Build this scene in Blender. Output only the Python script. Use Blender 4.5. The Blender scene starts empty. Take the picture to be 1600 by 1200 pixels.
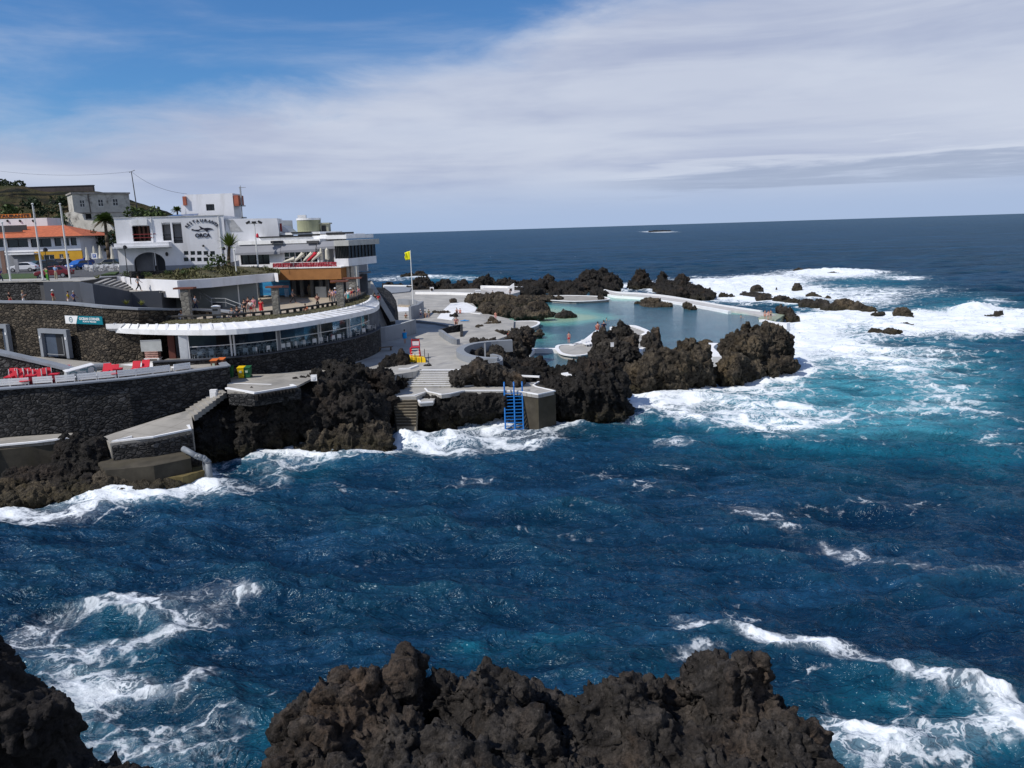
import bpy, bmesh, math, random
import numpy as np
from mathutils import Vector, Matrix
R = math.radians
random.seed(7)
rng = np.random.default_rng(11)
SC = bpy.context.scene
COL = SC.collection

# ------------------------------------------------------------------ camera
CAMH, FPX = 19.0, 1250.0
PITCH, ROLL = math.atan(242 / 1250), math.atan(32 / 1030)
_f = Vector((0, math.cos(PITCH), -math.sin(PITCH)))
_r0 = Vector((1, 0, 0)); _u0 = Vector((0, math.sin(PITCH), math.cos(PITCH)))
CX = math.cos(ROLL) * _r0 - math.sin(ROLL) * _u0
CY = math.sin(ROLL) * _r0 + math.cos(ROLL) * _u0
CPOS = Vector((0, 0, CAMH))
cam = bpy.data.cameras.new('camera'); camo = bpy.data.objects.new('camera', cam); COL.objects.link(camo)
cam.sensor_width = 36; cam.lens = 36 * FPX / 1600; cam.clip_start = 0.5; cam.clip_end = 60000
_m = Matrix((( CX.x, CY.x, -_f.x, 0), (CX.y, CY.y, -_f.y, 0), (CX.z, CY.z, -_f.z, CAMH), (0, 0, 0, 1)))
camo.matrix_world = _m
SC.camera = camo

def ray(px, py):
    return CX * ((px - 800) / FPX) - CY * ((py - 600) / FPX) + _f
def P(px, py, z=0.0):                     # point of the plane z seen at a photo pixel
    d = ray(px, py); t = (z - CAMH) / d.z
    return CPOS + d * t
def PD(px, py, Y):                        # point at ground distance Y
    d = ray(px, py); return CPOS + d * (Y / d.y)
def ppm(p):                               # photo pixels per metre at a point
    return FPX / (Vector(p) - CPOS).dot(_f)

# ------------------------------------------------------------------ sun and sky
SUN_EL, SUN_AZ = 47.0, -119.0             # azimuth from +Y, positive towards +X
sd = Vector((math.sin(R(SUN_AZ)) * math.cos(R(SUN_EL)), math.cos(R(SUN_AZ)) * math.cos(R(SUN_EL)), math.sin(R(SUN_EL))))
sun = bpy.data.lights.new('sun', 'SUN'); sun.energy = 4.0; sun.angle = R(0.6); sun.color = (1, .95, .88)
suno = bpy.data.objects.new('sun', sun); COL.objects.link(suno)
suno.rotation_euler = sd.to_track_quat('Z', 'Y').to_euler()
SC.view_settings.view_transform = 'Standard'; SC.view_settings.look = 'None'
SC.view_settings.exposure = 0.0; SC.view_settings.gamma = 1.0
SC.cycles.use_denoising = True
SC.cycles.sample_clamp_direct = 4.0; SC.cycles.sample_clamp_indirect = 2.0
SC.cycles.max_bounces = 6; SC.cycles.diffuse_bounces = 2; SC.cycles.glossy_bounces = 3
SC.cycles.transparent_max_bounces = 12; SC.cycles.transmission_bounces = 4
SC.cycles.caustics_reflective = False; SC.cycles.caustics_refractive = False

class NT:                                  # small helper to wire nodes
    def __init__(s, tree): s.t = tree; s.t.nodes.clear()
    def n(s, typ, **kw):
        nd = s.t.nodes.new(typ)
        for k, v in kw.items():
            if k.startswith('i_'):
                key = k[2:]; key = int(key) if key.isdigit() else key.replace('_', ' ')
                if isinstance(v, bpy.types.NodeSocket): s.t.links.new(v, nd.inputs[key])
                else: nd.inputs[key].default_value = v
            else: setattr(nd, k, v)
        return nd
    def m(s, op, a, b=None, c=None, clamp=False):
        nd = s.t.nodes.new('ShaderNodeMath'); nd.operation = op; nd.use_clamp = clamp
        for i, v in enumerate((a, b, c)):
            if v is None: continue
            if isinstance(v, bpy.types.NodeSocket): s.t.links.new(v, nd.inputs[i])
            else: nd.inputs[i].default_value = v
        return nd.outputs[0]
    def sstep(s, v, a, b, o0=0.0, o1=1.0):
        nd = s.t.nodes.new('ShaderNodeMapRange'); nd.interpolation_type = 'SMOOTHSTEP'
        s.t.links.new(v, nd.inputs[0])
        for i, x in zip((1, 2, 3, 4), (a, b, o0, o1)):
            if isinstance(x, bpy.types.NodeSocket): s.t.links.new(x, nd.inputs[i])
            else: nd.inputs[i].default_value = x
        return nd.outputs[0]
    def mix(s, f, a, b, mode='MIX'):
        nd = s.t.nodes.new('ShaderNodeMix'); nd.data_type = 'RGBA'; nd.blend_type = mode
        for idx, v in ((0, f), (6, a), (7, b)):
            if isinstance(v, bpy.types.NodeSocket): s.t.links.new(v, nd.inputs[idx])
            elif idx == 0: nd.inputs[0].default_value = v
            else: nd.inputs[idx].default_value = (*v, 1) if len(v) == 3 else v
        return nd.outputs[2]
    def noise(s, vec, scale, detail=4, rough=.55, dist=0.0, dims='3D', typ='FBM'):
        nd = s.t.nodes.new('ShaderNodeTexNoise'); nd.noise_dimensions = dims; nd.noise_type = typ
        if vec is not None: s.t.links.new(vec, nd.inputs['Vector'])
        nd.inputs['Scale'].default_value = scale; nd.inputs['Detail'].default_value = detail
        nd.inputs['Roughness'].default_value = rough; nd.inputs['Distortion'].default_value = dist
        return nd.outputs['Fac']
    def mapv(s, vec, scale=(1, 1, 1), rot=(0, 0, 0), loc=(0, 0, 0)):
        nd = s.t.nodes.new('ShaderNodeMapping'); s.t.links.new(vec, nd.inputs[0])
        nd.inputs['Scale'].default_value = scale; nd.inputs['Rotation'].default_value = rot
        nd.inputs['Location'].default_value = loc
        return nd.outputs[0]
    def link(s, a, b): s.t.links.new(a, b)

world = bpy.data.worlds.new('World'); SC.world = world; world.use_nodes = True
w = NT(world.node_tree)
sky = w.n('ShaderNodeTexSky', sky_type='NISHITA', sun_disc=False, sun_elevation=R(SUN_EL), sun_rotation=R(SUN_AZ),
          altitude=20, air_density=1.0, dust_density=0.3, ozone_density=2.5)
tc = w.n('ShaderNodeTexCoord')
sep = w.n('ShaderNodeSeparateXYZ', i_0=tc.outputs['Generated'])
X, Y, Z = sep.outputs
el = w.m('MULTIPLY', w.m('ARCSINE', Z), 57.29578)
az = w.m('MULTIPLY', w.m('ARCTAN2', X, Y), 57.29578)
az01 = w.m('MULTIPLY', az, 1 / 30.0)
cv = w.n('ShaderNodeCombineXYZ', i_0=az01, i_1=w.m('MULTIPLY', el, 1 / 9.0), i_2=0.0).outputs[0]
n1 = w.noise(w.mapv(cv, rot=(0, 0, R(-14))), 2.6, 7, .6, .3)
n2 = w.noise(w.mapv(cv, rot=(0, 0, R(-12)), scale=(.8, 1.25, 1), loc=(3, 1, 0)), 1.5, 7, .58, .35)
n3 = w.noise(w.mapv(cv, scale=(1, 5, 1), loc=(7.3, 2, 0)), 1.7, 6, .6, .5)
bnd = w.m('ADD', w.m('ADD', w.m('MULTIPLY', az, .26), 13.7), w.m('MULTIPLY', w.m('MULTIPLY', az, az), .0025))
bnd = w.m('MINIMUM', bnd, 34.0)
dd = w.m('ADD', w.m('SUBTRACT', bnd, el), w.m('MULTIPLY', w.m('SUBTRACT', n1, .5), 6.5))
dens = w.sstep(dd, -0.6, 3.8)
wisp = w.m('MULTIPLY', w.sstep(n2, .42, .8), .55)
dens = w.m('MAXIMUM', dens, wisp)
# cloud colour, greyer in thick streaks
ccol = w.mix(w.sstep(n2, .34, .68), (.40, .46, .63), (.54, .60, .74))
ccol = w.mix(w.m('MULTIPLY', w.sstep(w.noise(w.mapv(cv, scale=(1, 2.4, 1), loc=(2, 5, 0), rot=(0,0,R(-12))), 1.1, 5, .55, .4), .38, .62), .6), ccol, (.64, .69, .80))
# low band of clearer air above the horizon, with small bright cumulus tops and a grey deck towards the right
low = w.sstep(el, .2, 4.6)
ccol = w.mix(low, (.40, .51, .72), ccol)
bank_c = w.m('ADD', 2.6, w.m('MULTIPLY', az, .012))
bw = w.m('MULTIPLY', w.m('SUBTRACT', n3, .5), 5.0)
bank = w.m('MULTIPLY', w.sstep(w.m('ABSOLUTE', w.m('SUBTRACT', w.m('ADD', el, bw), bank_c)), .9, .0), w.sstep(az, 2.0, 16.0))
ccol = w.mix(w.m('MULTIPLY', bank, .7), ccol, (.33, .40, .55))
bank2 = w.m('MULTIPLY', w.sstep(w.m('ABSOLUTE', w.m('SUBTRACT', w.m('ADD', el, bw), w.m('ADD', bank_c, 1.0))), .8, .0), w.sstep(az, 2.0, 12.0))
ccol = w.mix(w.m('MULTIPLY', bank2, .4), ccol, (.74, .79, .88))
skyc = w.mix(1.0, sky.outputs[0], (.42, .74, 1.08), 'MULTIPLY')
SKYS = 0.10
skys = w.n('ShaderNodeVectorMath', operation='SCALE', i_0=skyc, i_Scale=SKYS).outputs[0]
fin = w.mix(w.m('MULTIPLY', dens, w.sstep(el, -.5, 0.0)), skys, ccol)
bg = w.n('ShaderNodeBackground', i_0=fin, i_1=1.0)
w.n('ShaderNodeOutputWorld', i_0=bg.outputs[0])

# ------------------------------------------------------------------ tagging and linking
def tag(o, label=None, cat=None, group=None, kind=None):
    if label: o['label'] = label
    if cat: o['category'] = cat
    if group: o['group'] = group
    if kind: o['kind'] = kind
    return o
def empty(name, loc, rz=0.0, label=None, cat=None, group=None):
    o = bpy.data.objects.new(name, None); COL.objects.link(o); o.location = loc; o.rotation_euler = (0, 0, rz)
    o.empty_display_size = .3
    return tag(o, label, cat, group)
def tree_children(o): return [c for c in bpy.data.objects if c.parent == o]
def copy_tree(o, parent=None, kids=None):
    c = o.copy(); COL.objects.link(c); c.parent = parent
    for ch in tree_children(o): copy_tree(ch, c)
    return c

# ------------------------------------------------------------------ mesh builder
class MB:
    def __init__(s): s.v = []; s.f = []
    def add(s, vs, fs):
        k = len(s.v); s.v += [tuple(v) for v in vs]; s.f += [tuple(i + k for i in f) for f in fs]; return s
    def box(s, x0, y0, z0, x1, y1, z1):
        vs = [(x, y, z) for z in (z0, z1) for y in (y0, y1) for x in (x0, x1)]
        return s.add(vs, [(0, 2, 3, 1), (4, 5, 7, 6), (0, 1, 5, 4), (2, 6, 7, 3), (0, 4, 6, 2), (1, 3, 7, 5)])
    def prism(s, poly, z0, z1, slope=None):          # poly: xy list; z0/z1 numbers or lists
        n = len(poly)
        a = z0 if isinstance(z0, (list, tuple)) else [z0] * n
        b = z1 if isinstance(z1, (list, tuple)) else [z1] * n
        ar = sum(poly[i][0] * poly[(i + 1) % n][1] - poly[(i + 1) % n][0] * poly[i][1] for i in range(n))
        idx = list(range(n)) if ar > 0 else list(range(n))[::-1]
        vs = [(poly[i][0], poly[i][1], a[i]) for i in idx] + [(poly[i][0], poly[i][1], b[i]) for i in idx]
        fs = [tuple(range(n))[::-1], tuple(range(n, 2 * n))] + [(i, (i + 1) % n, n + (i + 1) % n, n + i) for i in range(n)]
        return s.add(vs, fs)
    def face(s, pts): return s.add(pts, [tuple(range(len(pts)))])
    def slab(s, pts, t):                             # planar polygon of 3-D points extruded by vector t
        n = len(pts); t = Vector(t)
        vs = [Vector(p) for p in pts] + [Vector(p) + t for p in pts]
        return s.add(vs, [tuple(range(n))[::-1], tuple(range(n, 2 * n))] + [(i, (i + 1) % n, n + (i + 1) % n, n + i) for i in range(n)])
    def tube(s, a, b, r0, r1=None, n=8, caps=True):
        a = Vector(a); b = Vector(b); r1 = r0 if r1 is None else r1
        d = (b - a)
        if d.length < 1e-6: return s
        d.normalize(); u = d.orthogonal().normalized(); v = d.cross(u)
        vs = []
        for c, r in ((a, r0), (b, r1)):
            for i in range(n):
                t = 2 * math.pi * i / n; vs.append(c + (u * math.cos(t) + v * math.sin(t)) * r)
        fs = [(i, (i + 1) % n, n + (i + 1) % n, n + i) for i in range(n)]
        if caps: fs += [tuple(range(n))[::-1], tuple(range(n, 2 * n))]
        return s.add(vs, fs)
    def path(s, pts, r, n=8):
        for i in range(len(pts) - 1): s.tube(pts[i], pts[i + 1], r if not isinstance(r, list) else r[i], r if not isinstance(r, list) else r[i + 1], n)
        return s
    def bar(s, a, b, w, h):                          # square bar from a to b, width w horizontal, height h
        a = Vector(a); b = Vector(b); d = (b - a).normalized()
        side = d.cross(Vector((0, 0, 1)))
        side = side.normalized() if side.length > 1e-4 else Vector((1, 0, 0))
        up = side.cross(d)
        o = [(-1, -1), (1, -1), (1, 1), (-1, 1)]
        vs = [c + side * (w / 2 * i) + up * (h / 2 * j) for c in (a, b) for i, j in o]
        return s.add(vs, [(3, 2, 1, 0), (4, 5, 6, 7)] + [(i, (i + 1) % 4, 4 + (i + 1) % 4, 4 + i) for i in range(4)])
    def lathe(s, prof, n=16, c=(0, 0, 0)):           # prof: (r, z)
        vs = []; fs = []
        for r, z in prof:
            for i in range(n):
                t = 2 * math.pi * i / n; vs.append((c[0] + r * math.cos(t), c[1] + r * math.sin(t), c[2] + z))
        for k in range(len(prof) - 1):
            for i in range(n):
                fs.append((k * n + i, k * n + (i + 1) % n, (k + 1) * n + (i + 1) % n, (k + 1) * n + i))
        fs += [tuple(range(n))[::-1], tuple(range((len(prof) - 1) * n, len(prof) * n))]
        return s.add(vs, fs)
    def ball(s, c, rx, ry=None, rz=None, n=10, m=7):
        ry = rx if ry is None else ry; rz = rx if rz is None else rz
        vs = []; fs = []
        for j in range(m + 1):
            p = math.pi * j / m
            for i in range(n):
                t = 2 * math.pi * i / n
                vs.append((c[0] + rx * math.sin(p) * math.cos(t), c[1] + ry * math.sin(p) * math.sin(t), c[2] - rz * math.cos(p)))
        for j in range(m):
            for i in range(n): fs.append((j * n + i, j * n + (i + 1) % n, (j + 1) * n + (i + 1) % n, (j + 1) * n + i))
        return s.add(vs, fs)
    def xf(s, M):
        s.v = [tuple(M @ Vector(v)) for v in s.v]; return s
    def join(s, o, M=None):
        return s.add([(M @ Vector(v)) for v in o.v] if M is not None else o.v, o.f)
    def build(s, name, mat, parent=None, loc=None, smooth=False, bevel=0.0):
        me = bpy.data.meshes.new(name); me.from_pydata([tuple(v) for v in s.v], [], s.f)
        me.validate(); me.update()
        if mat: me.materials.append(mat)
        if smooth: me.shade_smooth()
        o = bpy.data.objects.new(name, me); COL.objects.link(o)
        if parent: o.parent = parent
        if loc is not None: o.location = loc
        if bevel:
            b = o.modifiers.new('bevel', 'BEVEL'); b.width = bevel; b.segments = 2; b.limit_method = 'ANGLE'
        return o

# ------------------------------------------------------------------ materials
MATS = {}
def mat(name, col, rough=.7, var=.12, vs=.8, bump=0.0, bs=8.0, spec=.3, metal=0.0, dirt=None, ds=.5, streak=False, joints=0, crack=False):
    if name in MATS: return MATS[name]
    m = bpy.data.materials.new(name); m.use_nodes = True; t = NT(m.node_tree)
    b = t.n('ShaderNodeBsdfPrincipled'); g = t.n('ShaderNodeNewGeometry'); pos = g.outputs['Position']
    n = t.noise(pos, vs, 5, .6)
    c = t.mix(t.sstep(n, .3, .7), tuple(x * (1 - var) for x in col), tuple(min(1, x * (1 + var)) for x in col))
    if dirt:
        sc = (1, 1, .18) if streak else (1, 1, 1)
        dn = t.noise(t.mapv(pos, scale=sc), ds, 7, .65, .3)
        c = t.mix(t.sstep(dn, .48, .72), c, dirt)
    if joints:
        br = t.n('ShaderNodeTexBrick', i_Vector=t.mapv(pos, rot=(0, 0, R(24))), i_Color1=(1, 1, 1, 1), i_Color2=(.90, .90, .90, 1), i_Mortar=(.55, .54, .52, 1), i_Scale=1.0); br.inputs['Brick Width'].default_value = joints; br.inputs['Row Height'].default_value = joints * .7; br.inputs['Mortar Size'].default_value = .03; br.offset = .0
        c = t.mix(.8, c, t.mix(1.0, c, br.outputs['Color'], 'MULTIPLY')); st = t.noise(t.mapv(pos, loc=(4, 9, 0)), .9, 7, .7, 1.0); c = t.mix(t.m('MULTIPLY', t.sstep(st, .60, .72), .45), c, tuple(x * .55 for x in col))
    t.link(c, b.inputs['Base Color']); b.inputs['Roughness'].default_value = rough
    b.inputs['Specular IOR Level'].default_value = spec; b.inputs['Metallic'].default_value = metal
    if bump:
        bp = t.n('ShaderNodeBump', i_Height=t.noise(pos, bs, 5, .6), i_Strength=bump, i_Distance=.05)
        t.link(bp.outputs[0], b.inputs['Normal'])
    t.n('ShaderNodeOutputMaterial', i_0=b.outputs[0]); MATS[name] = m; return m

def masonry(name, c1, c2, mortar, scale=2.2, dist=.06):      # rough dry-stone basalt
    m = bpy.data.materials.new(name); m.use_nodes = True; t = NT(m.node_tree)
    b = t.n('ShaderNodeBsdfPrincipled'); pos = t.n('ShaderNodeNewGeometry').outputs['Position']
    wob = t.n('ShaderNodeTexNoise', i_Vector=pos, i_Scale=2.5, i_Detail=2.0).outputs['Color']
    p2 = t.n('ShaderNodeVectorMath', operation='MULTIPLY_ADD', i_0=wob, i_1=(.3, .3, .22), i_2=pos).outputs[0]
    p2 = t.mapv(p2, scale=(1, 1, 1.7))
    v = t.n('ShaderNodeTexVoronoi', feature='F1', i_Vector=p2, i_Scale=scale)
    ve = t.n('ShaderNodeTexVoronoi', feature='DISTANCE_TO_EDGE', i_Vector=p2, i_Scale=scale)
    sepc = t.n('ShaderNodeSeparateColor', i_0=v.outputs['Color'])
    c = t.mix(sepc.outputs[0], c1, c2)
    c = t.mix(t.m('MULTIPLY', t.sstep(sepc.outputs[1], .8, 1.0), .5), c, tuple(min(1, x * 2.2) for x in c2))
    c = t.mix(t.m('MULTIPLY', t.noise(pos, 6, 4, .6), .6), c, tuple(x * .5 for x in c1))
    c = t.mix(t.sstep(ve.outputs['Distance'], .0, .09, 1, 0), c, mortar)
    t.link(c, b.inputs['Base Color']); b.inputs['Roughness'].default_value = .85
    b.inputs['Specular IOR Level'].default_value = .2
    h = t.m('ADD', t.sstep(ve.outputs['Distance'], 0, .22), t.m('MULTIPLY', t.noise(pos, 9, 4, .6), .6))
    h = t.m('ADD', h, t.m('MULTIPLY', sepc.outputs[2], .5))
    bp = t.n('ShaderNodeBump', i_Height=h, i_Strength=1.0, i_Distance=dist); t.link(bp.outputs[0], b.inputs['Normal'])
    t.n('ShaderNodeOutputMaterial', i_0=b.outputs[0]); return m

def rockmat(name, c_dark, c_mid, c_warm, algae=.6, scale=1.0, bdist=.12, z_al=(0.2, 1.6)):
    m = bpy.data.materials.new(name); m.use_nodes = True; t = NT(m.node_tree)
    b = t.n('ShaderNodeBsdfPrincipled'); g = t.n('ShaderNodeNewGeometry'); pos = g.outputs['Position']
    z = t.n('ShaderNodeSeparateXYZ', i_0=pos).outputs[2]
    a = t.noise(pos, .55 * scale, 7, .62, .4); bb = t.noise(t.mapv(pos, loc=(9, 3, 1)), .22 * scale, 6, .6, .3); f = t.noise(pos, 3.5 * scale, 6, .7)
    c = t.mix(t.sstep(a, .35, .68), c_dark, c_mid)
    c = t.mix(t.m('MULTIPLY', t.sstep(bb, .48, .72), .8), c, c_warm)
    ff = t.noise(pos, 9 * scale, 5, .75)
    c = t.mix(t.sstep(f, .3, .62), tuple(x * .45 for x in c_dark), c)
    c = t.mix(t.m('MULTIPLY', t.sstep(ff, .56, .70), .55), c, tuple(x * 1.9 for x in c_mid)); c = t.mix(t.m('MULTIPLY', t.sstep(ff, .44, .34), .7), c, tuple(x * .4 for x in c_dark))
    if algae:
        al = t.m('MULTIPLY', t.sstep(t.m('ADD', z, t.m('MULTIPLY', t.m('SUBTRACT', a, .5), 2.6)), z_al[0], z_al[1], 1, 0), algae)
        al = t.m('MULTIPLY', al, t.sstep(f, .35, .6))
        c = t.mix(al, c, (.075, .062, .020))
    wet = t.sstep(t.m('ADD', z, t.m('MULTIPLY', t.m('SUBTRACT', bb, .5), 1.6)), .3, 1.5, .75, 0)
    if algae: c = t.mix(wet, c, t.mix(.62, c, (.008, .008, .008)))
    t.link(c, b.inputs['Base Color'])
    t.link(t.sstep(z, .1, 1.5, .38, .9), b.inputs['Roughness']); b.inputs['Specular IOR Level'].default_value = .22
    v = t.n('ShaderNodeTexVoronoi', feature='F1', i_Vector=pos, i_Scale=2.4 * scale); v2 = t.n('ShaderNodeTexVoronoi', feature='F1', i_Vector=pos, i_Scale=8 * scale)
    h = t.m('ADD', t.m('MULTIPLY', t.noise(pos, 1.8 * scale, 9, .72, .5), 1.6), t.m('MULTIPLY', v.outputs['Distance'], -.6))
    h = t.m('ADD', h, t.m('MULTIPLY', v2.outputs['Distance'], -.22))
    bp = t.n('ShaderNodeBump', i_Height=h, i_Strength=1.0, i_Distance=bdist * 2.2 / scale); t.link(bp.outputs[0], b.inputs['Normal'])
    t.n('ShaderNodeOutputMaterial', i_0=b.outputs[0]); return m

ROCK = rockmat('basalt rock', (.022, .020, .018), (.090, .080, .068), (.14, .095, .058))
ROCKT = rockmat('brown basalt rock', (.030, .025, .020), (.135, .112, .082), (.17, .125, .070))
ROCKF = rockmat('near basalt rock', (.024, .021, .019), (.074, .065, .058), (.105, .072, .050), algae=0, scale=2.2, bdist=.07)
ROCKD = rockmat('dark basalt rock', (.016, .015, .014), (.044, .040, .036), (.068, .048, .035))
STONE = masonry('basalt masonry', (.026, .026, .027), (.085, .083, .082), (.010, .010, .011), 2.1, .09)
STONEB = masonry('brown basalt masonry', (.036, .031, .025), (.125, .102, .075), (.012, .010, .009), 1.9, .09)
WHITE = mat('white painted plaster', (.74, .74, .76), .75, .05, .4, .08, 20, dirt=(.58, .57, .57), ds=.45, streak=True)
WHITE2 = mat('white painted concrete', (.80, .80, .80), .6, .05, 1.0, dirt=(.62, .61, .58), ds=.8)
RIM = mat('white rim paint', (.82, .82, .82), .6, .04, 1.0, .1, 6)
CONC = mat('grey concrete', (.39, .375, .345), .85, .14, .35, .12, 10, dirt=(.27, .265, .26), ds=.28, joints=3.2)
CONCB = mat('beige concrete', (.34, .32, .285), .85, .14, .35, .12, 10, dirt=(.24, .23, .21), ds=.4, joints=2.6)
PAVB = mat('beige paving', (.43, .36, .27), .8, .12, .5, .1, 8, dirt=(.29, .255, .21), ds=.5, joints=1.6)
GREYW = mat('blue grey painted wall', (.23, .25, .28), .8, .08, .5, .05, 12, dirt=(.17, .18, .195), ds=.5, streak=True)
GREYD = mat('dark grey painted wall', (.060, .067, .083), .8, .08, .5, .05, 12)
STAIN = mat('stained concrete', (.062, .054, .040), .9, .3, .7, .25, 5, dirt=(.055, .048, .03), ds=.6, streak=True)
ASPH = mat('asphalt', (.075, .075, .078), .9, .15, .8, .1, 20)
GRASS = mat('dry grass', (.075, .07, .035), .95, .35, 1.2, .4, 6, dirt=(.13, .10, .05), ds=.9)
DGLASS = mat('dark window glass', (.012, .014, .018), .12, .1, .5, spec=.5)
METALW = mat('white metal', (.72, .72, .72), .4, .03)
METALG = mat('grey metal', (.30, .31, .32), .45, .08)
BLACK = mat('black metal', (.02, .02, .022), .5, .1)

# ================================================================== SEA
def E(px, py, dx, dy, amp, z=0.0):         # a patch on the water: centre and half axes given in world metres
    c = P(px, py, z); ax = P(px + dx, py, z) - c; ay = (P(px, py - dy, z) - P(px, py + dy, z)) / 2
    Mx = np.array([[ax.x, ay.x], [ax.y, ay.y]]); return (np.array([c.x, c.y]), np.linalg.inv(Mx), amp)
def efield(x, y, ells):
    out = np.zeros_like(x)
    for c, Mi, amp in ells:
        u = Mi[0, 0] * (x - c[0]) + Mi[0, 1] * (y - c[1]); v = Mi[1, 0] * (x - c[0]) + Mi[1, 1] * (y - c[1])
        out += amp * np.exp(-(u * u + v * v) * 1.2)
    return out
def lfield(x, y, pts, wid, amp, z=0.0):    # a foam line on the water
    out = np.zeros_like(x); q = [P(a, b, z) for a, b in pts]
    d = np.full_like(x, 1e9)
    for a, b in zip(q[:-1], q[1:]):
        ex, ey = b.x - a.x, b.y - a.y; L2 = ex * ex + ey * ey
        t = np.clip(((x - a.x) * ex + (y - a.y) * ey) / L2, 0, 1)
        d = np.minimum(d, np.hypot(x - a.x - t * ex, y - a.y - t * ey))
    return amp * np.exp(-(d / wid) ** 2)

FOAM = [E(*a[:4], a[4] * (1.3 if a[1] < 580 and a[0] > 1050 else (.74 if a[1] > 900 else 1))) for a in [
    # surf breaking on the reefs at the right
    (1110, 448, 90, 14, 1.3), (1160, 450, 120, 16, .9), (1290, 505, 110, 16, .6), (1480, 512, 140, 12, .5), (1560, 515, 80, 14, .5), (1380, 455, 130, 10, .5), (1200, 440, 60, 10, .9), (1160, 462, 60, 10, 1.0), (1300, 428, 90, 7, 1.3), (1240, 458, 60, 8, 1.0), (1350, 470, 70, 12, .75),
    (1310, 495, 80, 9, 1.0), (1270, 520, 50, 22, 1.1), (1180, 588, 55, 12, 1.3), (1245, 560, 26, 30, .9), (1300, 540, 70, 16, .7),
    (1440, 500, 60, 14, .9), (1530, 492, 60, 16, 1.3), (1590, 500, 40, 12, .9), (1420, 435, 35, 3, .9), (1400, 520, 60, 8, .6), (1560, 470, 30, 3, .8),
    (1060, 625, 80, 13, .85), (1150, 640, 140, 26, .85), (1250, 655, 70, 22, .5), (1000, 628, 30, 8, .8), (1350, 560, 90, 30, .55), (1450, 560, 110, 30, .42), (1500, 620, 90, 30, .36), (1400, 640, 110, 26, .32),
    (1050, 690, 35, 7, .8), (1200, 610, 70, 10, .8),
    # against the cliffs on the left
    (690, 690, 90, 22, .75), (640, 672, 35, 12, 1.0), (790, 683, 70, 17, .65), (850, 675, 60, 14, .45), (470, 712, 50, 14, .7), (430, 735, 55, 20, .5), (460, 705, 22, 9, 1.0), (600, 705, 30, 14, .7),
    (250, 770, 80, 16, 1.0), (180, 780, 50, 14, .8), (320, 755, 45, 14, .9), (50, 805, 80, 12, .85), (10, 800, 40, 12, .9), (120, 800, 50, 12, .5), (360, 760, 60, 12, .5),
    # near wash
    (150, 1090, 90, 60, .62), (60, 1000, 60, 60, .60), (200, 1180, 160, 50, .62), (120, 1050, 70, 60, .35), (300, 960, 90, 35, .38), (220, 1000, 120, 50, .25), (330, 1150, 90, 90, .30), (240, 950, 60, 30, .4),
    (1320, 1140, 60, 40, .7), (1400, 1180, 140, 40, .75), (1250, 1010, 90, 18, .4), (1450, 1120, 160, 60, .28), (1560, 1130, 60, 60, .42), (1090, 1030, 50, 22, .6), (1250, 1050, 80, 30, .25),
    # open sea
    (1200, 800, 90, 16, .28), (1390, 790, 120, 14, .25), (1560, 690, 70, 22, .35), (1030, 760, 120, 14, .22), (800, 940, 60, 8, .25), (1220, 960, 90, 14, .32), (940, 740, 40, 8, .4),
    (1570, 880, 60, 16, .3), (1370, 860, 120, 12, .2), (1300, 690, 160, 14, .2), (880, 830, 200, 14, .12), (600, 760, 150, 14, .16), (740, 750, 60, 8, .3),
    (660, 432, 60, 3, .95), (600, 437, 40, 3, .8), (730, 436, 40, 4, .6), (1027, 362, 28, 1.2, 1.6), (850, 446, 20, 3, .8), (980, 447, 30, 5, .9),
]]
AER = [E(*a) for a in [
    (1290, 520, 150, 60, .75), (1400, 600, 170, 60, .85), (1180, 640, 220, 50, .75), (1520, 560, 130, 70, .45), (1500, 480, 130, 25, .7), (1120, 455, 110, 18, .8), (1340, 440, 130, 18, .6),
    (1400, 650, 200, 40, .35), (700, 690, 150, 30, .35), (450, 730, 130, 30, .35), (250, 775, 150, 22, .35), (1560, 700, 60, 40, .35),
    (120, 1080, 150, 110, .30), (210, 980, 190, 60, .22), (250, 1180, 260, 60, .22), (1430, 1090, 260, 70, .30), (1350, 1180, 200, 60, .35), (1560, 1160, 90, 70, .3), (1040, 1060, 50, 30, .3),
    (735, 1003, 26, 12, .35), (760, 1020, 90, 22, .26), (860, 990, 60, 20, .16), (400, 1060, 60, 26, .2), (440, 1150, 60, 60, .3), (820, 1000, 160, 24, .14), (860, 930, 90, 14, .16), (700, 435, 90, 7, .6),
]]
SHORE = []                                  # rings of foam round the rocks: x, y, r, amp

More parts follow.
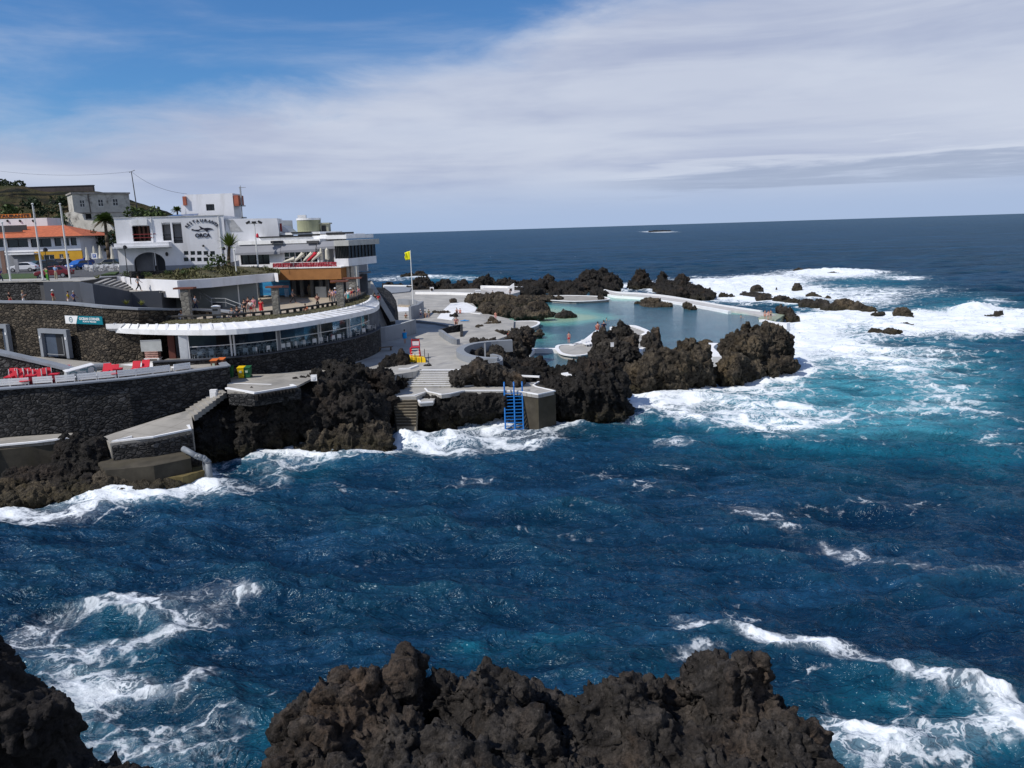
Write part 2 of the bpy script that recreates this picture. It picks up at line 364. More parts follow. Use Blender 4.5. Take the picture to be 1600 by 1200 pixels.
def make_sea():
    r1 = np.exp(np.arange(math.log(6), math.log(650), .0052)); r2 = np.exp(np.arange(math.log(650), math.log(45000), .035))
    r = np.concatenate([r1, r2]); a = np.radians(np.linspace(-74, 74, 980))
    Rr, A = np.meshgrid(r, a, indexing='ij'); x = Rr * np.sin(A); y = Rr * np.cos(A) - 4.0
    x = x.astype(np.float64)
    z = np.zeros_like(x); dx = np.zeros_like(x); dy = np.zeros_like(x)
    g = np.random.default_rng(5); m = Rr < 1500
    for k in range(64):
        lam = .8 * (17 ** (k / 63.0)); th = R(200) + g.normal(0, .55); kk = 2 * math.pi / lam
        amp = .0125 * lam ** .72 * (.6 + .8 * g.random())
        fade = np.clip(1.6 - Rr / (62 * lam), 0, 1)
        ph = kk * (x * math.sin(th) + y * math.cos(th)) + g.random() * 6.28
        z += fade * amp * np.cos(ph); dx -= fade * amp * math.sin(th) * np.sin(ph) * .9; dy -= fade * amp * math.cos(th) * np.sin(ph) * .9
    near = Rr < 260
    q = np.stack([x[near] * .9 + 3, y[near] * .9, np.zeros(near.sum())], -1); q = np.stack([q[:, 0] * .8 + q[:, 1] * .25, q[:, 1] * 1.35 - q[:, 0] * .2, q[:, 2]], -1)
    z[near] += (fb(q * .55, 5, 'r', .62) - .6) * .34 * np.clip(2.2 - Rr[near] / 120, .25, 1)
    RAISE = [E(*a) for a in [(628, 690, 22, 9, 1.0), (690, 690, 60, 10, .35), (560, 716, 16, 5, .4), (470, 712, 26, 8, .5), (300, 752, 30, 5, .25), (200, 775, 50, 6, .2), (1190, 592, 36, 8, .9), (1250, 560, 14, 16, .7),
        (1130, 446, 60, 6, 2.0), (1200, 438, 60, 4, 1.6), (1310, 426, 70, 3, 2.0), (1525, 486, 36, 6, 2.2), (1300, 495, 60, 5, .8), (1440, 492, 40, 4, 1.0), (1590, 492, 30, 5, 1.2), (1060, 445, 20, 5, 1.6), (1000, 632, 20, 5, .6), (1500, 1090, 130, 14, .5), (1300, 1015, 60, 8, .35), (1240, 470, 40, 4, .8)]]
    mm0 = Rr < 700; rz_ = efield(x[mm0], y[mm0], RAISE); q = np.stack([x[mm0] * .5, y[mm0] * .5, np.zeros(mm0.sum())], -1)
    z[mm0] += rz_ * (.45 + .9 * np.abs(fb(q, 4, 'f', .6)) + .25 * fb(q * 3.1, 3, 'b'))
    zc = np.clip(z, -.6, 1.2)
    fo = np.zeros_like(x); ae = np.zeros_like(x); mm = Rr < 5000
    fo[mm] = efield(x[mm], y[mm], FOAM); ae[mm] = efield(x[mm], y[mm], AER)
    for pts, wd, am in [
        ([(1180, 1000), (1270, 1010), (1340, 1030), (1420, 1065), (1500, 1085), (1560, 1100), (1620, 1160)], .7, .62),
        ([(1060, 975), (1150, 985), (1210, 1005)], .7, .45), ([(1290, 1120), (1400, 1160), (1600, 1150)], .8, .3),
        ([(0, 1010), (90, 960), (200, 940), (330, 925), (380, 935)], .9, .45), ([(130, 1010), (250, 1000), (330, 950)], .7, .4), ([(170, 1060), (270, 1090), (330, 1040)], .7, .45),
        ([(1150, 790), (1210, 815), (1240, 830)], .8, .4), ([(1250, 850), (1380, 880), (1600, 905)], 1.0, .32), ([(1000, 640), (1100, 660), (1250, 668), (1310, 655)], 1.2, .5),
        ([(610, 690), (700, 705), (820, 700), (860, 685)], 1.0, .4), ([(1430, 590), (1500, 640), (1600, 660)], 1.2, .3), ([(1380, 575), (1500, 585)], 1.0, .4)]:
        s = Rr < 600; fo[s] += lfield(x[s], y[s], pts, wd, am)
    s = Rr < 400; xs, ys = x[s], y[s]; acc = np.zeros_like(xs)
    for cx, cy, rr, am in SHORE:
        d = np.hypot(xs - cx, ys - cy); acc = np.maximum(acc, am * np.exp(-((d - rr) / 1.3) ** 2))
    fo[s] += acc; ae[s] += acc * .5
    crest = np.clip(z / .45, -1, 1) * np.clip(fo, 0, 1) * .25
    fo = np.clip(fo + crest, 0, 1.4); ae = np.clip(ae, 0, 1.2)
    z += np.clip(fo, 0, 1) * .12
    n0, n1 = x.shape
    co = np.stack([x + dx, y + dy, z], -1).reshape(-1, 3).astype(np.float32)
    i = np.arange(n0 - 1)[:, None] * n1 + np.arange(n1 - 1)[None, :]
    q = np.stack([i, i + 1, i + n1 + 1, i + n1], -1).reshape(-1, 4)[:, ::-1].astype(np.int32)
    me = bpy.data.meshes.new('sea'); me.vertices.add(len(co)); me.vertices.foreach_set('co', co.ravel())
    me.loops.add(q.size); me.loops.foreach_set('vertex_index', q.ravel()); me.polygons.add(len(q))
    me.polygons.foreach_set('loop_start', np.arange(0, q.size, 4, dtype=np.int32))
    me.update(calc_edges=True); me.shade_smooth()
    if me.polygons[0].normal.z < 0: me.flip_normals()
    for nm, arr in (('foam', fo), ('aer', ae), ('crest', zc)):
        at = me.attributes.new(nm, 'FLOAT', 'POINT'); at.data.foreach_set('value', arr.ravel().astype(np.float32))
    o = bpy.data.objects.new('sea', me); COL.objects.link(o); tag(o, kind='structure')
    return o

def sea_material():
    m = bpy.data.materials.new('sea water'); m.use_nodes = True; t = NT(m.node_tree)
    b = t.n('ShaderNodeBsdfPrincipled'); pos = t.n('ShaderNodeNewGeometry').outputs['Position']
    fo = t.n('ShaderNodeAttribute', attribute_name='foam').outputs['Fac']; ae = t.n('ShaderNodeAttribute', attribute_name='aer').outputs['Fac']
    p2 = t.mapv(pos, scale=(1, 1, 0))
    big = t.noise(p2, .035, 4, .55, .4); mid = t.noise(p2, .16, 5, .6, .6); fin = t.noise(p2, 1.6, 6, .7)
    col = t.mix(t.sstep(big, .35, .68), (.0022, .0195, .040), (.0045, .031, .057))
    wind = t.noise(t.mapv(p2, rot=(0, 0, R(6)), scale=(.35, 1.6, 1)), .02, 7, .68, .6)
    col = t.mix(t.m('MULTIPLY', t.sstep(wind, .42, .66), .6), col, (.010, .058, .140))
    rip = t.noise(t.mapv(p2, rot=(0, 0, R(10)), scale=(.45, 1.4, 1)), .7, 5, .72, .6)
    col = t.mix(t.m('MULTIPLY', t.sstep(rip, .5, .66), .4), col, (.012, .050, .105)); col = t.mix(t.m('MULTIPLY', t.sstep(rip, .5, .34), .55), col, (.0015, .014, .040))  # light and dark of the ripples put into the water colour
    col = t.mix(t.m('MULTIPLY', t.sstep(mid, .5, .75), .35), col, (.004, .052, .090))
    a2 = t.m('MULTIPLY', ae, t.m('ADD', .30, t.m('ADD', t.m('MULTIPLY', mid, .7), t.m('MULTIPLY', t.noise(t.mapv(p2, scale=(.5, 1.4, 1)), .35, 6, .7, .8), .65))))
    col = t.mix(t.sstep(a2, .03, .55), col, (.008, .105, .165))
    col = t.mix(t.sstep(a2, .42, 1.15), col, (.06, .28, .36))
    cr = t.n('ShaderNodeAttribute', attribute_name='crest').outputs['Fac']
    col = t.mix(t.m('MULTIPLY', t.sstep(cr, .02, .42), .45), col, (.012, .064, .108)); col = t.mix(t.m('MULTIPLY', t.sstep(cr, .0, -.30), .45), col, (.0015, .014, .038))  # light in crests and shade in troughs painted by wave height
    fl3 = t.noise(t.mapv(p2, rot=(0, 0, R(9)), scale=(.35, 1.6, 1)), .11, 5, .72, .7); col = t.mix(t.m('MULTIPLY', t.sstep(fl3, .52, .68), .5), col, (.016, .075, .160)); col = t.mix(t.m('MULTIPLY', t.sstep(fl3, .46, .34), .5), col, (.002, .016, .048))  # broad chop contrast painted into the colour for the far water
    fleck = t.noise(t.mapv(p2, rot=(0, 0, R(14)), scale=(.6, 1.5, 1)), 2.2, 4, .7, .5); col = t.mix(t.m('MULTIPLY', t.sstep(fleck, .56, .72), .45), col, (.020, .075, .125)); col = t.mix(t.m('MULTIPLY', t.sstep(fleck, .46, .34), .5), col, (.0015, .012, .036))  # fine chop painted as lighter and darker colour, beside the real reflection
    # lace of foam
    wv = t.n('ShaderNodeTexNoise', i_Vector=p2, i_Scale=.30, i_Detail=5.0, i_Roughness=.6).outputs['Color']
    pw = t.n('ShaderNodeVectorMath', operation='MULTIPLY_ADD', i_0=wv, i_1=(6.5, 6.5, 0), i_2=p2).outputs[0]
    wv2 = t.n('ShaderNodeTexNoise', i_Vector=p2, i_Scale=1.4, i_Detail=4.0).outputs['Color']
    pw = t.n('ShaderNodeVectorMath', operation='MULTIPLY_ADD', i_0=wv2, i_1=(.9, .9, 0), i_2=pw).outputs[0]
    v1 = t.n('ShaderNodeTexVoronoi', feature='DISTANCE_TO_EDGE', i_Vector=t.mapv(pw, scale=(.6, 1, 1)), i_Scale=.42).outputs['Distance']
    v2 = t.n('ShaderNodeTexVoronoi', feature='DISTANCE_TO_EDGE', i_Vector=pw, i_Scale=1.5).outputs['Distance']
    l1 = t.sstep(v1, 0, .16, 1, 0); l2 = t.m('MULTIPLY', t.sstep(v2, 0, .22, 1, 0), .62)
    rid = t.m('MAXIMUM', l1, l2)
    brk = t.noise(p2, .5, 5, .65, .4)
    s = t.m('ADD', t.m('MULTIPLY', fo, 1.0), t.m('MULTIPLY', t.m('SUBTRACT', rid, .5), .72))
    s = t.m('ADD', s, t.m('MULTIPLY', t.m('SUBTRACT', brk, .5), 1.25)); s = t.m('ADD', s, t.m('MULTIPLY', t.m('SUBTRACT', fin, .5), .7))
    foam = t.m('ADD', t.m('MULTIPLY', t.sstep(s, .50, .80), .55), t.m('MULTIPLY', t.sstep(s, .70, 1.35), .45))
    soft = t.m('MULTIPLY', t.m('MULTIPLY', t.sstep(s, .2, .85), t.sstep(fo, .05, .5)), .3)
    # scattered whitecaps and flecks out on the water
    wc = t.noise(t.mapv(p2, rot=(0, 0, R(8)), scale=(.16, .5, 1)), 1.0, 5, .62, .5); wcl = t.noise(p2, .012, 3, .5)
    milk = t.m('MULTIPLY', t.sstep(fo, .2, .9), .13)
    caps = t.m('MULTIPLY', t.sstep(t.m('ADD', wc, t.m('MULTIPLY', wcl, .1)), .745, .80), .7)
    fk = t.noise(t.mapv(p2, rot=(0, 0, R(20)), scale=(.7, 1.5, 1)), 1.5, 6, .72, .6)
    fl = t.m('MULTIPLY', t.sstep(t.m('ADD', fk, t.m('MULTIPLY', t.m('SUBTRACT', brk, .5), .45)), .76, .85), .4)
    foam = t.m('MAXIMUM', t.m('MAXIMUM', foam, caps), t.m('MAXIMUM', fl, t.m('MAXIMUM', soft, milk)))
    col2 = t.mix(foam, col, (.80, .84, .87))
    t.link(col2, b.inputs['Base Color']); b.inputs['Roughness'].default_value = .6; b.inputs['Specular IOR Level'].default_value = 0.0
    def crest(vec, sc, det, ds):
        n_ = t.noise(vec, sc, det, .6, ds); return t.m('SUBTRACT', 1.0, t.m('ABSOLUTE', t.m('SUBTRACT', t.m('MULTIPLY', n_, 2.0), 1.0)))
    c1 = crest(t.mapv(p2, rot=(0, 0, R(18)), scale=(.55, 1, 1)), .55, 4, .5); c2 = crest(t.mapv(p2, rot=(0, 0, R(-22)), scale=(.6, 1, 1)), 1.5, 4, .5)
    h = t.m('ADD', t.m('MULTIPLY', c1, .85), t.m('MULTIPLY', c2, .42))
    h = t.m('ADD', h, t.m('MULTIPLY', foam, .10))
    bp = t.n('ShaderNodeBump', i_Height=h, i_Strength=t.m('SUBTRACT', 1.0, t.m('MULTIPLY', foam, .65)), i_Distance=.52); t.link(bp.outputs[0], b.inputs['Normal'])
    fr = t.n('ShaderNodeFresnel', i_IOR=1.33, i_Normal=bp.outputs[0]).outputs[0]
    gl = t.n('ShaderNodeBsdfGlossy', i_Roughness=.22, i_Normal=bp.outputs[0], i_Color=(.66, .84, .96, 1))
    fac = t.m('MULTIPLY', t.m('MINIMUM', fr, .36), t.m('SUBTRACT', 1.0, t.m('MULTIPLY', foam, .8)))
    fac = t.m('MULTIPLY', fac, .66)
    mx = t.n('ShaderNodeMixShader', i_0=fac, i_1=b.outputs[0], i_2=gl.outputs[0])
    t.n('ShaderNodeOutputMaterial', i_0=mx.outputs[0]); return m

# ================================================================== ROCKS
_perm = np.random.default_rng(3).permutation(256); _perm = np.concatenate([_perm, _perm, _perm]).astype(np.int32)
_gr = np.random.default_rng(4).normal(size=(256, 3)); _gr = (_gr / np.linalg.norm(_gr, axis=1)[:, None]).astype(np.float32)
def pn(p):                                  # gradient noise, about -1..1
    i = np.floor(p).astype(np.int32); f = (p - i).astype(np.float32); i &= 255
    u = f * f * f * (f * (f * 6 - 15) + 10); r = 0
    for a in (0, 1):
        wx = u[:, 0] if a else 1 - u[:, 0]; h1 = _perm[(i[:, 0] + a) & 255]
        for b in (0, 1):
            wy = u[:, 1] if b else 1 - u[:, 1]; h2 = _perm[(h1 + i[:, 1] + b) & 255]
            for c in (0, 1):
                wz = u[:, 2] if c else 1 - u[:, 2]; g = _gr[_perm[(h2 + i[:, 2] + c) & 255]]
                r = r + wx * wy * wz * (g[:, 0] * (f[:, 0] - a) + g[:, 1] * (f[:, 1] - b) + g[:, 2] * (f[:, 2] - c))
    return r * 1.6
def fb(p, oc, kind='f', gain=.5):
    r = 0; a = 1; t = 0
    for k in range(oc):
        n = pn(p * (2.03 ** k) + k * 17.3)
        r = r + a * (n if kind == 'f' else (np.abs(n) if kind == 'b' else (1 - np.abs(n)) ** 2)); t += a; a *= gain
    return r / t
def worley(p):                              # nearest, second nearest and the nearest cell's random number
    i0 = np.floor(p).astype(np.int32); n = len(p); f1 = np.full(n, 9.0, np.float32); f2 = np.full(n, 9.0, np.float32); rnd = np.zeros(n, np.float32)
    for a in (-1, 0, 1):
        for b in (-1, 0, 1):
            for c in (-1, 0, 1):
                j = i0 + (a, b, c); h = _perm[(_perm[(_perm[j[:, 0] & 255] + j[:, 1]) & 255] + j[:, 2]) & 255]
                g = _gr[h]; d = p - (j + .5 + g * .42); dd = np.sqrt((d * d).sum(1)).astype(np.float32)
                m1 = dd < f1; f2 = np.where(m1, f1, np.minimum(f2, dd)); rnd = np.where(m1, h / 255.0, rnd); f1 = np.where(m1, dd, f1)
    return f1, f2, rnd
def normals(me):
    n = len(me.vertices); a = np.empty(n * 3, np.float32); me.vertex_normals.foreach_get('vector', a); return a.reshape(-1, 3)
def coords(me):
    n = len(me.vertices); a = np.empty(n * 3, np.float32); me.vertices.foreach_get('co', a); return a.reshape(-1, 3)
def craggy(me, amp, fs, last=True):
    st = np.array([1, 1, .62], np.float32)
    co = coords(me); no = normals(me); q = co * st / fs
    lowd = fb(q / 4.2 + 51, 3) * 1.5 + fb(q / 1.9 + 5, 2) * .5
    co = co + no * (lowd * amp * fs)[:, None].astype(np.float32); me.vertices.foreach_set('co', co.ravel()); me.update(); no = normals(me); q = co * st / fs
    wv = np.stack([fb(q * .5 + s, 3) for s in (3.1, 11.7, 23.9)], -1)
    q2 = q + wv * .9
    rid = fb(q2 / 1.7 + 7, 5, 'r', .58)                # knife ridges
    big = fb(q2 / 2.6, 3, 'b', .5)
    tl = np.stack([q2[:, 0] + q2[:, 2] * .35, q2[:, 1] - q2[:, 2] * .25, q2[:, 2] * .8 + q2[:, 0] * .2], -1)
    f1, f2, rn = worley(tl / 1.5)                       # broken blocks parted by cracks
    e_ = f2 - f1; d = (rid - rid.mean()) * 1.9 + (big - big.mean()) * 1.1 + (rn - .5) * 1.25 * np.clip(e_ * 4, 0, 1) - .45 * np.exp(-(e_ / .10) ** 2)
    d = d - .22
    co = co + no * (d * amp * fs)[:, None].astype(np.float32)
    me.vertices.foreach_set('co', co.ravel()); me.update()
    co = coords(me); no = normals(me); q = co * st / fs + wv * .5
    f1, f2, rn = worley(q / .46); e_ = f2 - f1
    sm = fb(q / .40, 4, 'b', .62); r2 = fb(q / .5 + 31, 4, 'r', .62)
    k2 = 1.0 if fs < .65 else .62
    d = (sm - sm.mean()) * .45 * k2 + (r2 - r2.mean()) * .62 * k2 + (rn - .5) * .36 * np.clip(e_ * 4, 0, 1) - .12 * np.exp(-(e_ / .12) ** 2)
    co = co + no * (d * amp * fs)[:, None].astype(np.float32)
    me.vertices.foreach_set('co', co.ravel()); me.update()

def rock(name, blobs, voxel, material, label, amp=1.0, fs=1.0, sub=0, zmin=-1.2, group=None, cat='rock', disp=None, foam=.0, zmax=None):
    """blobs: (centre, rx, ry, rz, rot) in world metres, fused into one craggy lava mass"""
    bm = bmesh.new(); link = []
    for a, b in zip(blobs[:-1], blobs[1:]):
        if len(blobs) < 9 and (a[0] - b[0]).length > .6 * (a[1] + b[1]):
            m_ = (a[0] + b[0]) / 2; link.append((Vector((m_.x, m_.y, min(a[0].z - a[3] * .25, b[0].z - b[3] * .25))), abs(a[0].x - b[0].x) * .6 + .3, abs(a[0].y - b[0].y) * .6 + .5, min(a[3], b[3]) * .7 + .15, 0))
    for c, rx, ry, rz, rot in list(blobs) + link:
        M = Matrix.Translation(c) @ Matrix.Rotation(rot, 4, 'Z') @ Matrix.Diagonal((rx, ry, rz, 1))
        bmesh.ops.create_icosphere(bm, subdivisions=3, radius=1.0, matrix=M)
        if foam and c.z - rz < .3: SHORE.append((c.x, c.y, (rx + ry) / 2 * 1.0, foam))
    me = bpy.data.meshes.new('tmp'); bm.to_mesh(me); bm.free()
    o = bpy.data.objects.new('tmp', me); COL.objects.link(o)
    r = o.modifiers.new('r', 'REMESH'); r.mode = 'VOXEL'; r.voxel_size = voxel * (2 if sub else 1)
    if sub: s = o.modifiers.new('s', 'SUBSURF'); s.levels = s.render_levels = sub; s.subdivision_type = 'CATMULL_CLARK'
    dg = bpy.context.evaluated_depsgraph_get(); dg.update()
    m2 = bpy.data.meshes.new_from_object(o.evaluated_get(dg))
    bpy.data.objects.remove(o); bpy.data.meshes.remove(me)
    co = coords(m2)
    if co[:, 2].min() < zmin - .3:
        b2 = bmesh.new(); b2.from_mesh(m2); bmesh.ops.delete(b2, geom=[v for v in b2.verts if v.co.z < zmin], context='VERTS'); b2.to_mesh(m2); b2.free()
    craggy(m2, amp, fs)
    if zmax is not None:
        co = coords(m2); ex = np.maximum(co[:, 2] - zmax, 0); co[:, 2] -= ex * .97; m2.vertices.foreach_set('co', co.ravel()); m2.update()
    m2.name = name; m2.materials.clear(); m2.materials.append(material); m2.shade_smooth()
    co = coords(m2); c = Vector((float(co[:, 0].mean()), float(co[:, 1].mean()), float(co[:, 2].min())))
    m2.transform(Matrix.Translation(-c)); m2.update()
    ob = bpy.data.objects.new(name, m2); ob.location = c; COL.objects.link(ob)
    tag(ob, label, cat, group)
    return ob
def B(px, py, z, rx, ry, rz, rot=0.0): return (P(px, py, z), rx, ry, rz, rot)
def BD(px, py, Y, rx, ry, rz, rot=0.0): return (PD(px, py, Y), rx, ry, rz, rot)

S = .62
def build_rocks():
    rock('lava_cliff', [B(322, 690, 1.6, 1.7, 2.4, 2.2), B(345, 662, 2.6, 2.3, 2.5, 2.0), B(395, 668, 2.0, 2.6, 2.6, 2.8), B(420, 650, 3.0, 3.0, 2.6, 1.9), B(462, 650, 2.6, 2.2, 2.6, 2.4), B(370, 645, 3.2, 2.2, 2, 1.4), B(440, 685, .6, 2.4, 2, 1.4), B(370, 700, .6, 2.6, 2, 1.4), B(470, 625, 4.0, 1.5, 2, 1.4), B(372, 636, 3.6, 1.8, 1.4, 1.7), B(402, 640, 3.8, 2.0, 1.5, 1.7), B(438, 634, 4.1, 1.8, 1.5, 1.5), B(322, 652, 3.2, 1.4, 1.1, 1.5), B(340, 632, 4.0, 1.0, .9, 1.3)],
         .13, ROCKD, 'dark lava cliff under the bin terrace, between the outfall pipe and the small waterfall', amp=S, foam=.5)
    rock('lava_cliff', [B(500, 612, 4.3, 2.2, 2.4, 2.0), B(545, 590, 5.2, 2.6, 2.2, 1.7), B(520, 575, 6.0, 1.0, 1.2, 1.2), B(590, 597, 4.6, 2.0, 2.0, 1.5), B(625, 598, 4.0, 1.0, 1.4, 1.0), B(555, 645, 2.6, 3.2, 3.0, 2.3), B(510, 655, 2.2, 2.4, 2.6, 2.4), B(600, 640, 2.2, 1.5, 2.4, 1.9), B(530, 620, 4, 3, 2.6, 2)],
         .13, ROCKD, 'tall black lava cliff left of the white steps, with a knob on its top', amp=S, foam=.4)
    rock('lava_ledge', [B(500, 690, .6, 1.9, 1.6, 1.5), B(545, 682, .9, 2.0, 1.8, 1.6), B(585, 678, 1.1, 1.5, 1.6, 1.3), B(602, 685, 1.0, .8, 1.1, .7), B(480, 700, .2, 1.3, 1.2, .8)],
         .11, ROCKT, 'low dark rock ledge washed by foam at the foot of the black cliff', amp=.45, foam=.6)
    rock('boulder', [B(612, 568, 5.1, 1.0, 1.1, 1.1), B(628, 566, 5.2, .8, 1.0, 1.4), B(604, 574, 4.9, .7, .8, .7)], .10, ROCKD, 'black boulder on the grey plaza beside the yellow mat', amp=.4, fs=.7)
    rock('rock', [B(668, 571, 5.05, .5, .3, .22)], .07, ROCKD, 'small black stone at the top of the white steps', amp=.2, fs=.5)
    rock('lava_cliff', [B(668, 652, .9, 1.3, 1.8, 1.4), B(685, 638, 1.6, 1.9, 2.0, 1.6), B(725, 640, 1.5, 2.6, 2.0, 1.75), B(760, 640, 1.4, 2.0, 2.0, 1.75), B(781, 638, 1.2, 1.0, 1.4, 1.7), B(700, 655, .6, 2, 1.6, 1.0), B(750, 655, .4, 2.6, 1.6, 1.1)],
         .12, ROCKD, 'black rock face under the walkway, left of the blue ladder', amp=.5, foam=.7)
    rock('lava_cliff', [B(650, 640, 1.6, 1.2, 1.5, 1.6), B(685, 636, 2.0, 2.2, 2.2, 1.6), B(730, 632, 2.1, 2.6, 2.2, 1.6), B(765, 632, 2.1, 1.9, 2.0, 1.6), B(700, 625, 2.3, 2.2, 2, 1.3), B(750, 622, 2.4, 2.6, 2, 1.2), B(785, 618, 2.0, 1.6, 1.4, 1.4)],
         .12, ROCKD, 'ragged dark rock shelf directly below the front edge of the sea walkway', amp=.5, foam=.6, zmax=3.34)
    rock('lava_cliff', [B(560, 588, 3.6, 3, 2.4, 1.6), B(610, 592, 3.4, 2.6, 2.4, 1.5), B(640, 590, 3.2, 1.8, 2.2, 1.5), B(500, 600, 3.8, 3, 2.6, 1.8), B(620, 625, 2.0, 1.0, 2.4, 1.6), B(470, 612, 3.6, 2.6, 2.2, 1.6), B(430, 620, 3.2, 2.6, 2.0, 1.6)],
         .13, ROCKD, 'dark rock bank between the bin terrace and the plaza', amp=.5, zmax=4.9)
    rock('lava_outcrop', [B(722, 592, 4.2, 1.4, 1.8, 1.2), B(745, 585, 4.6, 1.8, 2.0, 1.5), B(778, 588, 4.3, 1.8, 2.0, 1.5), B(748, 572, 5.2, 1.0, 1.2, 1.0), B(800, 592, 4.0, 1.4, 2, 1.1)],
         .12, ROCK, 'dark rock outcrop beside the white steps and behind the sea walkway', amp=.5)
    rock('lava_outcrop', [B(752, 553, 4.1, 1.7, 1.4, .9), B(776, 557, 4.0, 1.6, 1.4, 1.0), B(745, 548, 4.0, 1.2, 1.4, 1.2), B(766, 548, 4.0, 2.0, 1.8, 1.4), B(790, 552, 3.6, 2.4, 2.2, 1.5), B(812, 540, 3.4, 2.4, 2.4, 2.0), B(825, 532, 3.2, 1.2, 1.6, 1.9), B(742, 556, 4.2, 1.8, 1.8, 1.0), B(792, 573, 3.6, 1.6, 2, 1.4), B(808, 524, 4.0, 1.2, 1.4, 1.1)],
         .15, ROCK, 'brown lava mound behind the curved grey wall, near the person in red', amp=.62)
    rock('lava_outcrop', [B(828, 576, 3.1, 2.2, 2.2, 1.3), B(850, 589, 2.6, 2.4, 2.2, 1.5), B(880, 588, 2.6, 2.0, 2.2, 1.4), B(815, 590, 3.2, 1.6, 2, 1.2), B(795, 580, 3.6, 1.6, 1.8, 1.1)],
         .13, ROCKD, 'black jagged rock between the curved grey wall and the round pool platform', amp=.6)
    rock('lava_headland', [B(880, 622, 2.2, 2.2, 2.4, 2.6), B(915, 605, 3.0, 2.4, 2.8, 2.6), B(945, 620, 2.2, 1.9, 2.4, 2.4), B(965, 640, .9, 1.2, 1.6, 1.5), B(905, 640, 1.0, 3.0, 1.8, 1.6), B(925, 585, 3.2, 2.2, 2.2, 1.6), B(955, 600, 2.4, 1.8, 2.4, 2.2), B(880, 604, 3.1, 1.8, 2, 1.4)],
         .12, ROCKD, 'black lava headland right of the concrete pier, sloping into the sea', amp=.62, foam=.45)
    rock('lava_stack', [B(945, 540, 3.6, 1.5, 1.8, 2.4), B(972, 532, 3.8, 2.2, 2.2, 2.6), B(965, 556, 2.6, 3.0, 2.4, 2.4), B(940, 572, 2.0, 2.0, 2.0, 1.4), B(932, 528, 4.2, .8, 1, 1.1), B(988, 548, 3, 1.3, 1.8, 2.4)],
         .13, ROCK, 'brown lava stack with two bathers on its top, beside the round pool platform', amp=.62)
    rock('lava_spire', [B(1026, 524, 3.5, .7, .8, 1.4), B(1014, 534, 2.8, 1.0, 1.0, 1.2), B(1022, 545, 1.8, 1.4, 1.4, 1.4)], .11, ROCK, 'narrow dark rock spire at the near edge of the pool', amp=.4, fs=.8)
    rock('lava_headland', [B(1003, 592, 1.6, 2.2, 2.4, 2.3), B(1045, 578, 2.4, 3.0, 3.0, 2.7), B(1088, 580, 1.9, 2.2, 2.6, 2.4), B(1025, 565, 3.0, 2.4, 2.6, 1.7), B(1075, 545, 4.3, 1.6, 1.8, 1.5), B(1092, 553, 3.6, 1.5, 1.8, 1.5), B(1020, 604, .4, 2.8, 1.6, 1.0), B(1108, 590, 1.0, 1, 1.6, 1.4)],
         .13, ROCKT, 'large rounded brown rock with a humped top, left of the wave-washed block', amp=.58, foam=1.0)
    rock('lava_headland', [B(1142, 580, 1.6, 1.9, 2.4, 2.4), B(1160, 548, 3.4, 2.6, 2.6, 2.4), B(1200, 540, 3.4, 2.8, 2.8, 2.9), B(1226, 548, 2.6, 1.4, 2.2, 2.6), B(1172, 520, 4.8, 1.4, 1.4, 1.2), B(1212, 520, 4.4, 1.6, 1.6, 1.3), B(1210, 570, 1.6, 2.0, 1.8, 1.4), B(1170, 578, 1.2, 2, 1.8, 1.6)],
         .13, ROCKT, 'big craggy brown block breaking the surf at the seaward end of the pools', amp=.62, foam=1.2)
    rock('sea_rock', [B(1228, 489, 1.4, 1.8, 1.6, 1.3), B(1240, 498, .7, 1.4, 1.5, 1.1), B(1218, 484, 1.6, 1.2, 1.2, 1.0)], .18, ROCK, 'dark rock at the end of the pool wall beside the standing bathers', amp=.5, foam=.9)
    G = 'reef rocks in the surf'
    for i, (bl, lab) in enumerate([
        ([(1222, 470, 2.0, 1.5), (1240, 472, 1.8, 1.2)], 'reef rock forming the left end of the long dark ridge in the white surf'),
        ([(1262, 477, 2.2, 1.5), (1282, 478, 2.0, 1.4), (1296, 481, 2.0, 1.3)], 'middle section of the long dark reef ridge in the surf'),
        ([(1318, 480, 2.6, 2.0), (1340, 484, 2.4, 1.5), (1358, 487, 1.6, .9)], 'highest hump of the long dark reef ridge, at its right end'),
        ([(1371, 491, 1.4, .6)], 'flat tail rock just beyond the right end of the reef ridge'),
        ([(1182, 455, 1.9, 1.8), (1190, 468, 1.6, .9)], 'squat dark rock in solid white foam beyond the pool wall'),
        ([(1246, 451, 1.3, 1.6)], 'upright dark rock in the surf above the reef ridge'),
        ([(1213, 452, .6, 1.0)], 'thin pointed rock in the white foam, left of the upright one'),
        ([(1268, 462, 1.6, .8), (1290, 466, 1.0, .5)], 'low rock awash behind the reef ridge'),
        ([(1131, 463, 1.0, 1.0)], 'small pointed rock in the foam just outside the pool wall'),
        ([(1145, 464, .8, .6)], 'tiny rock next to the small pointed one outside the pool wall'),
        ([(1092, 458, 1.0, .5)], 'flat rock in foam near the bend of the pool wall'),
        ([(1410, 492, 1.8, 1.5), (1420, 497, 1.0, .8)], 'reddish brown rock standing alone right of the reef ridge'),
        ([(1414, 508, 1.6, .4)], 'nearly awash rock just below the reddish one'),
        ([(1372, 521, 1.8, .8), (1392, 520, 1.6, .8)], 'low double rock in front of the reef ridge'),
        ([(1560, 491, 1.0, 1.0), (1550, 495, .8, .5)], 'slanting dark rock far right in a burst of surf'),
        ([(1248, 423, 2.0, 1.2), (1262, 423, 1.6, .9)], 'farthest dark reef rock at the left of the distant breaker'),
        ([(1298, 428, 2.2, .6), (1312, 426, 1.4, 1.0)], 'ragged rock awash in the middle of the distant breaker'),
    ]):
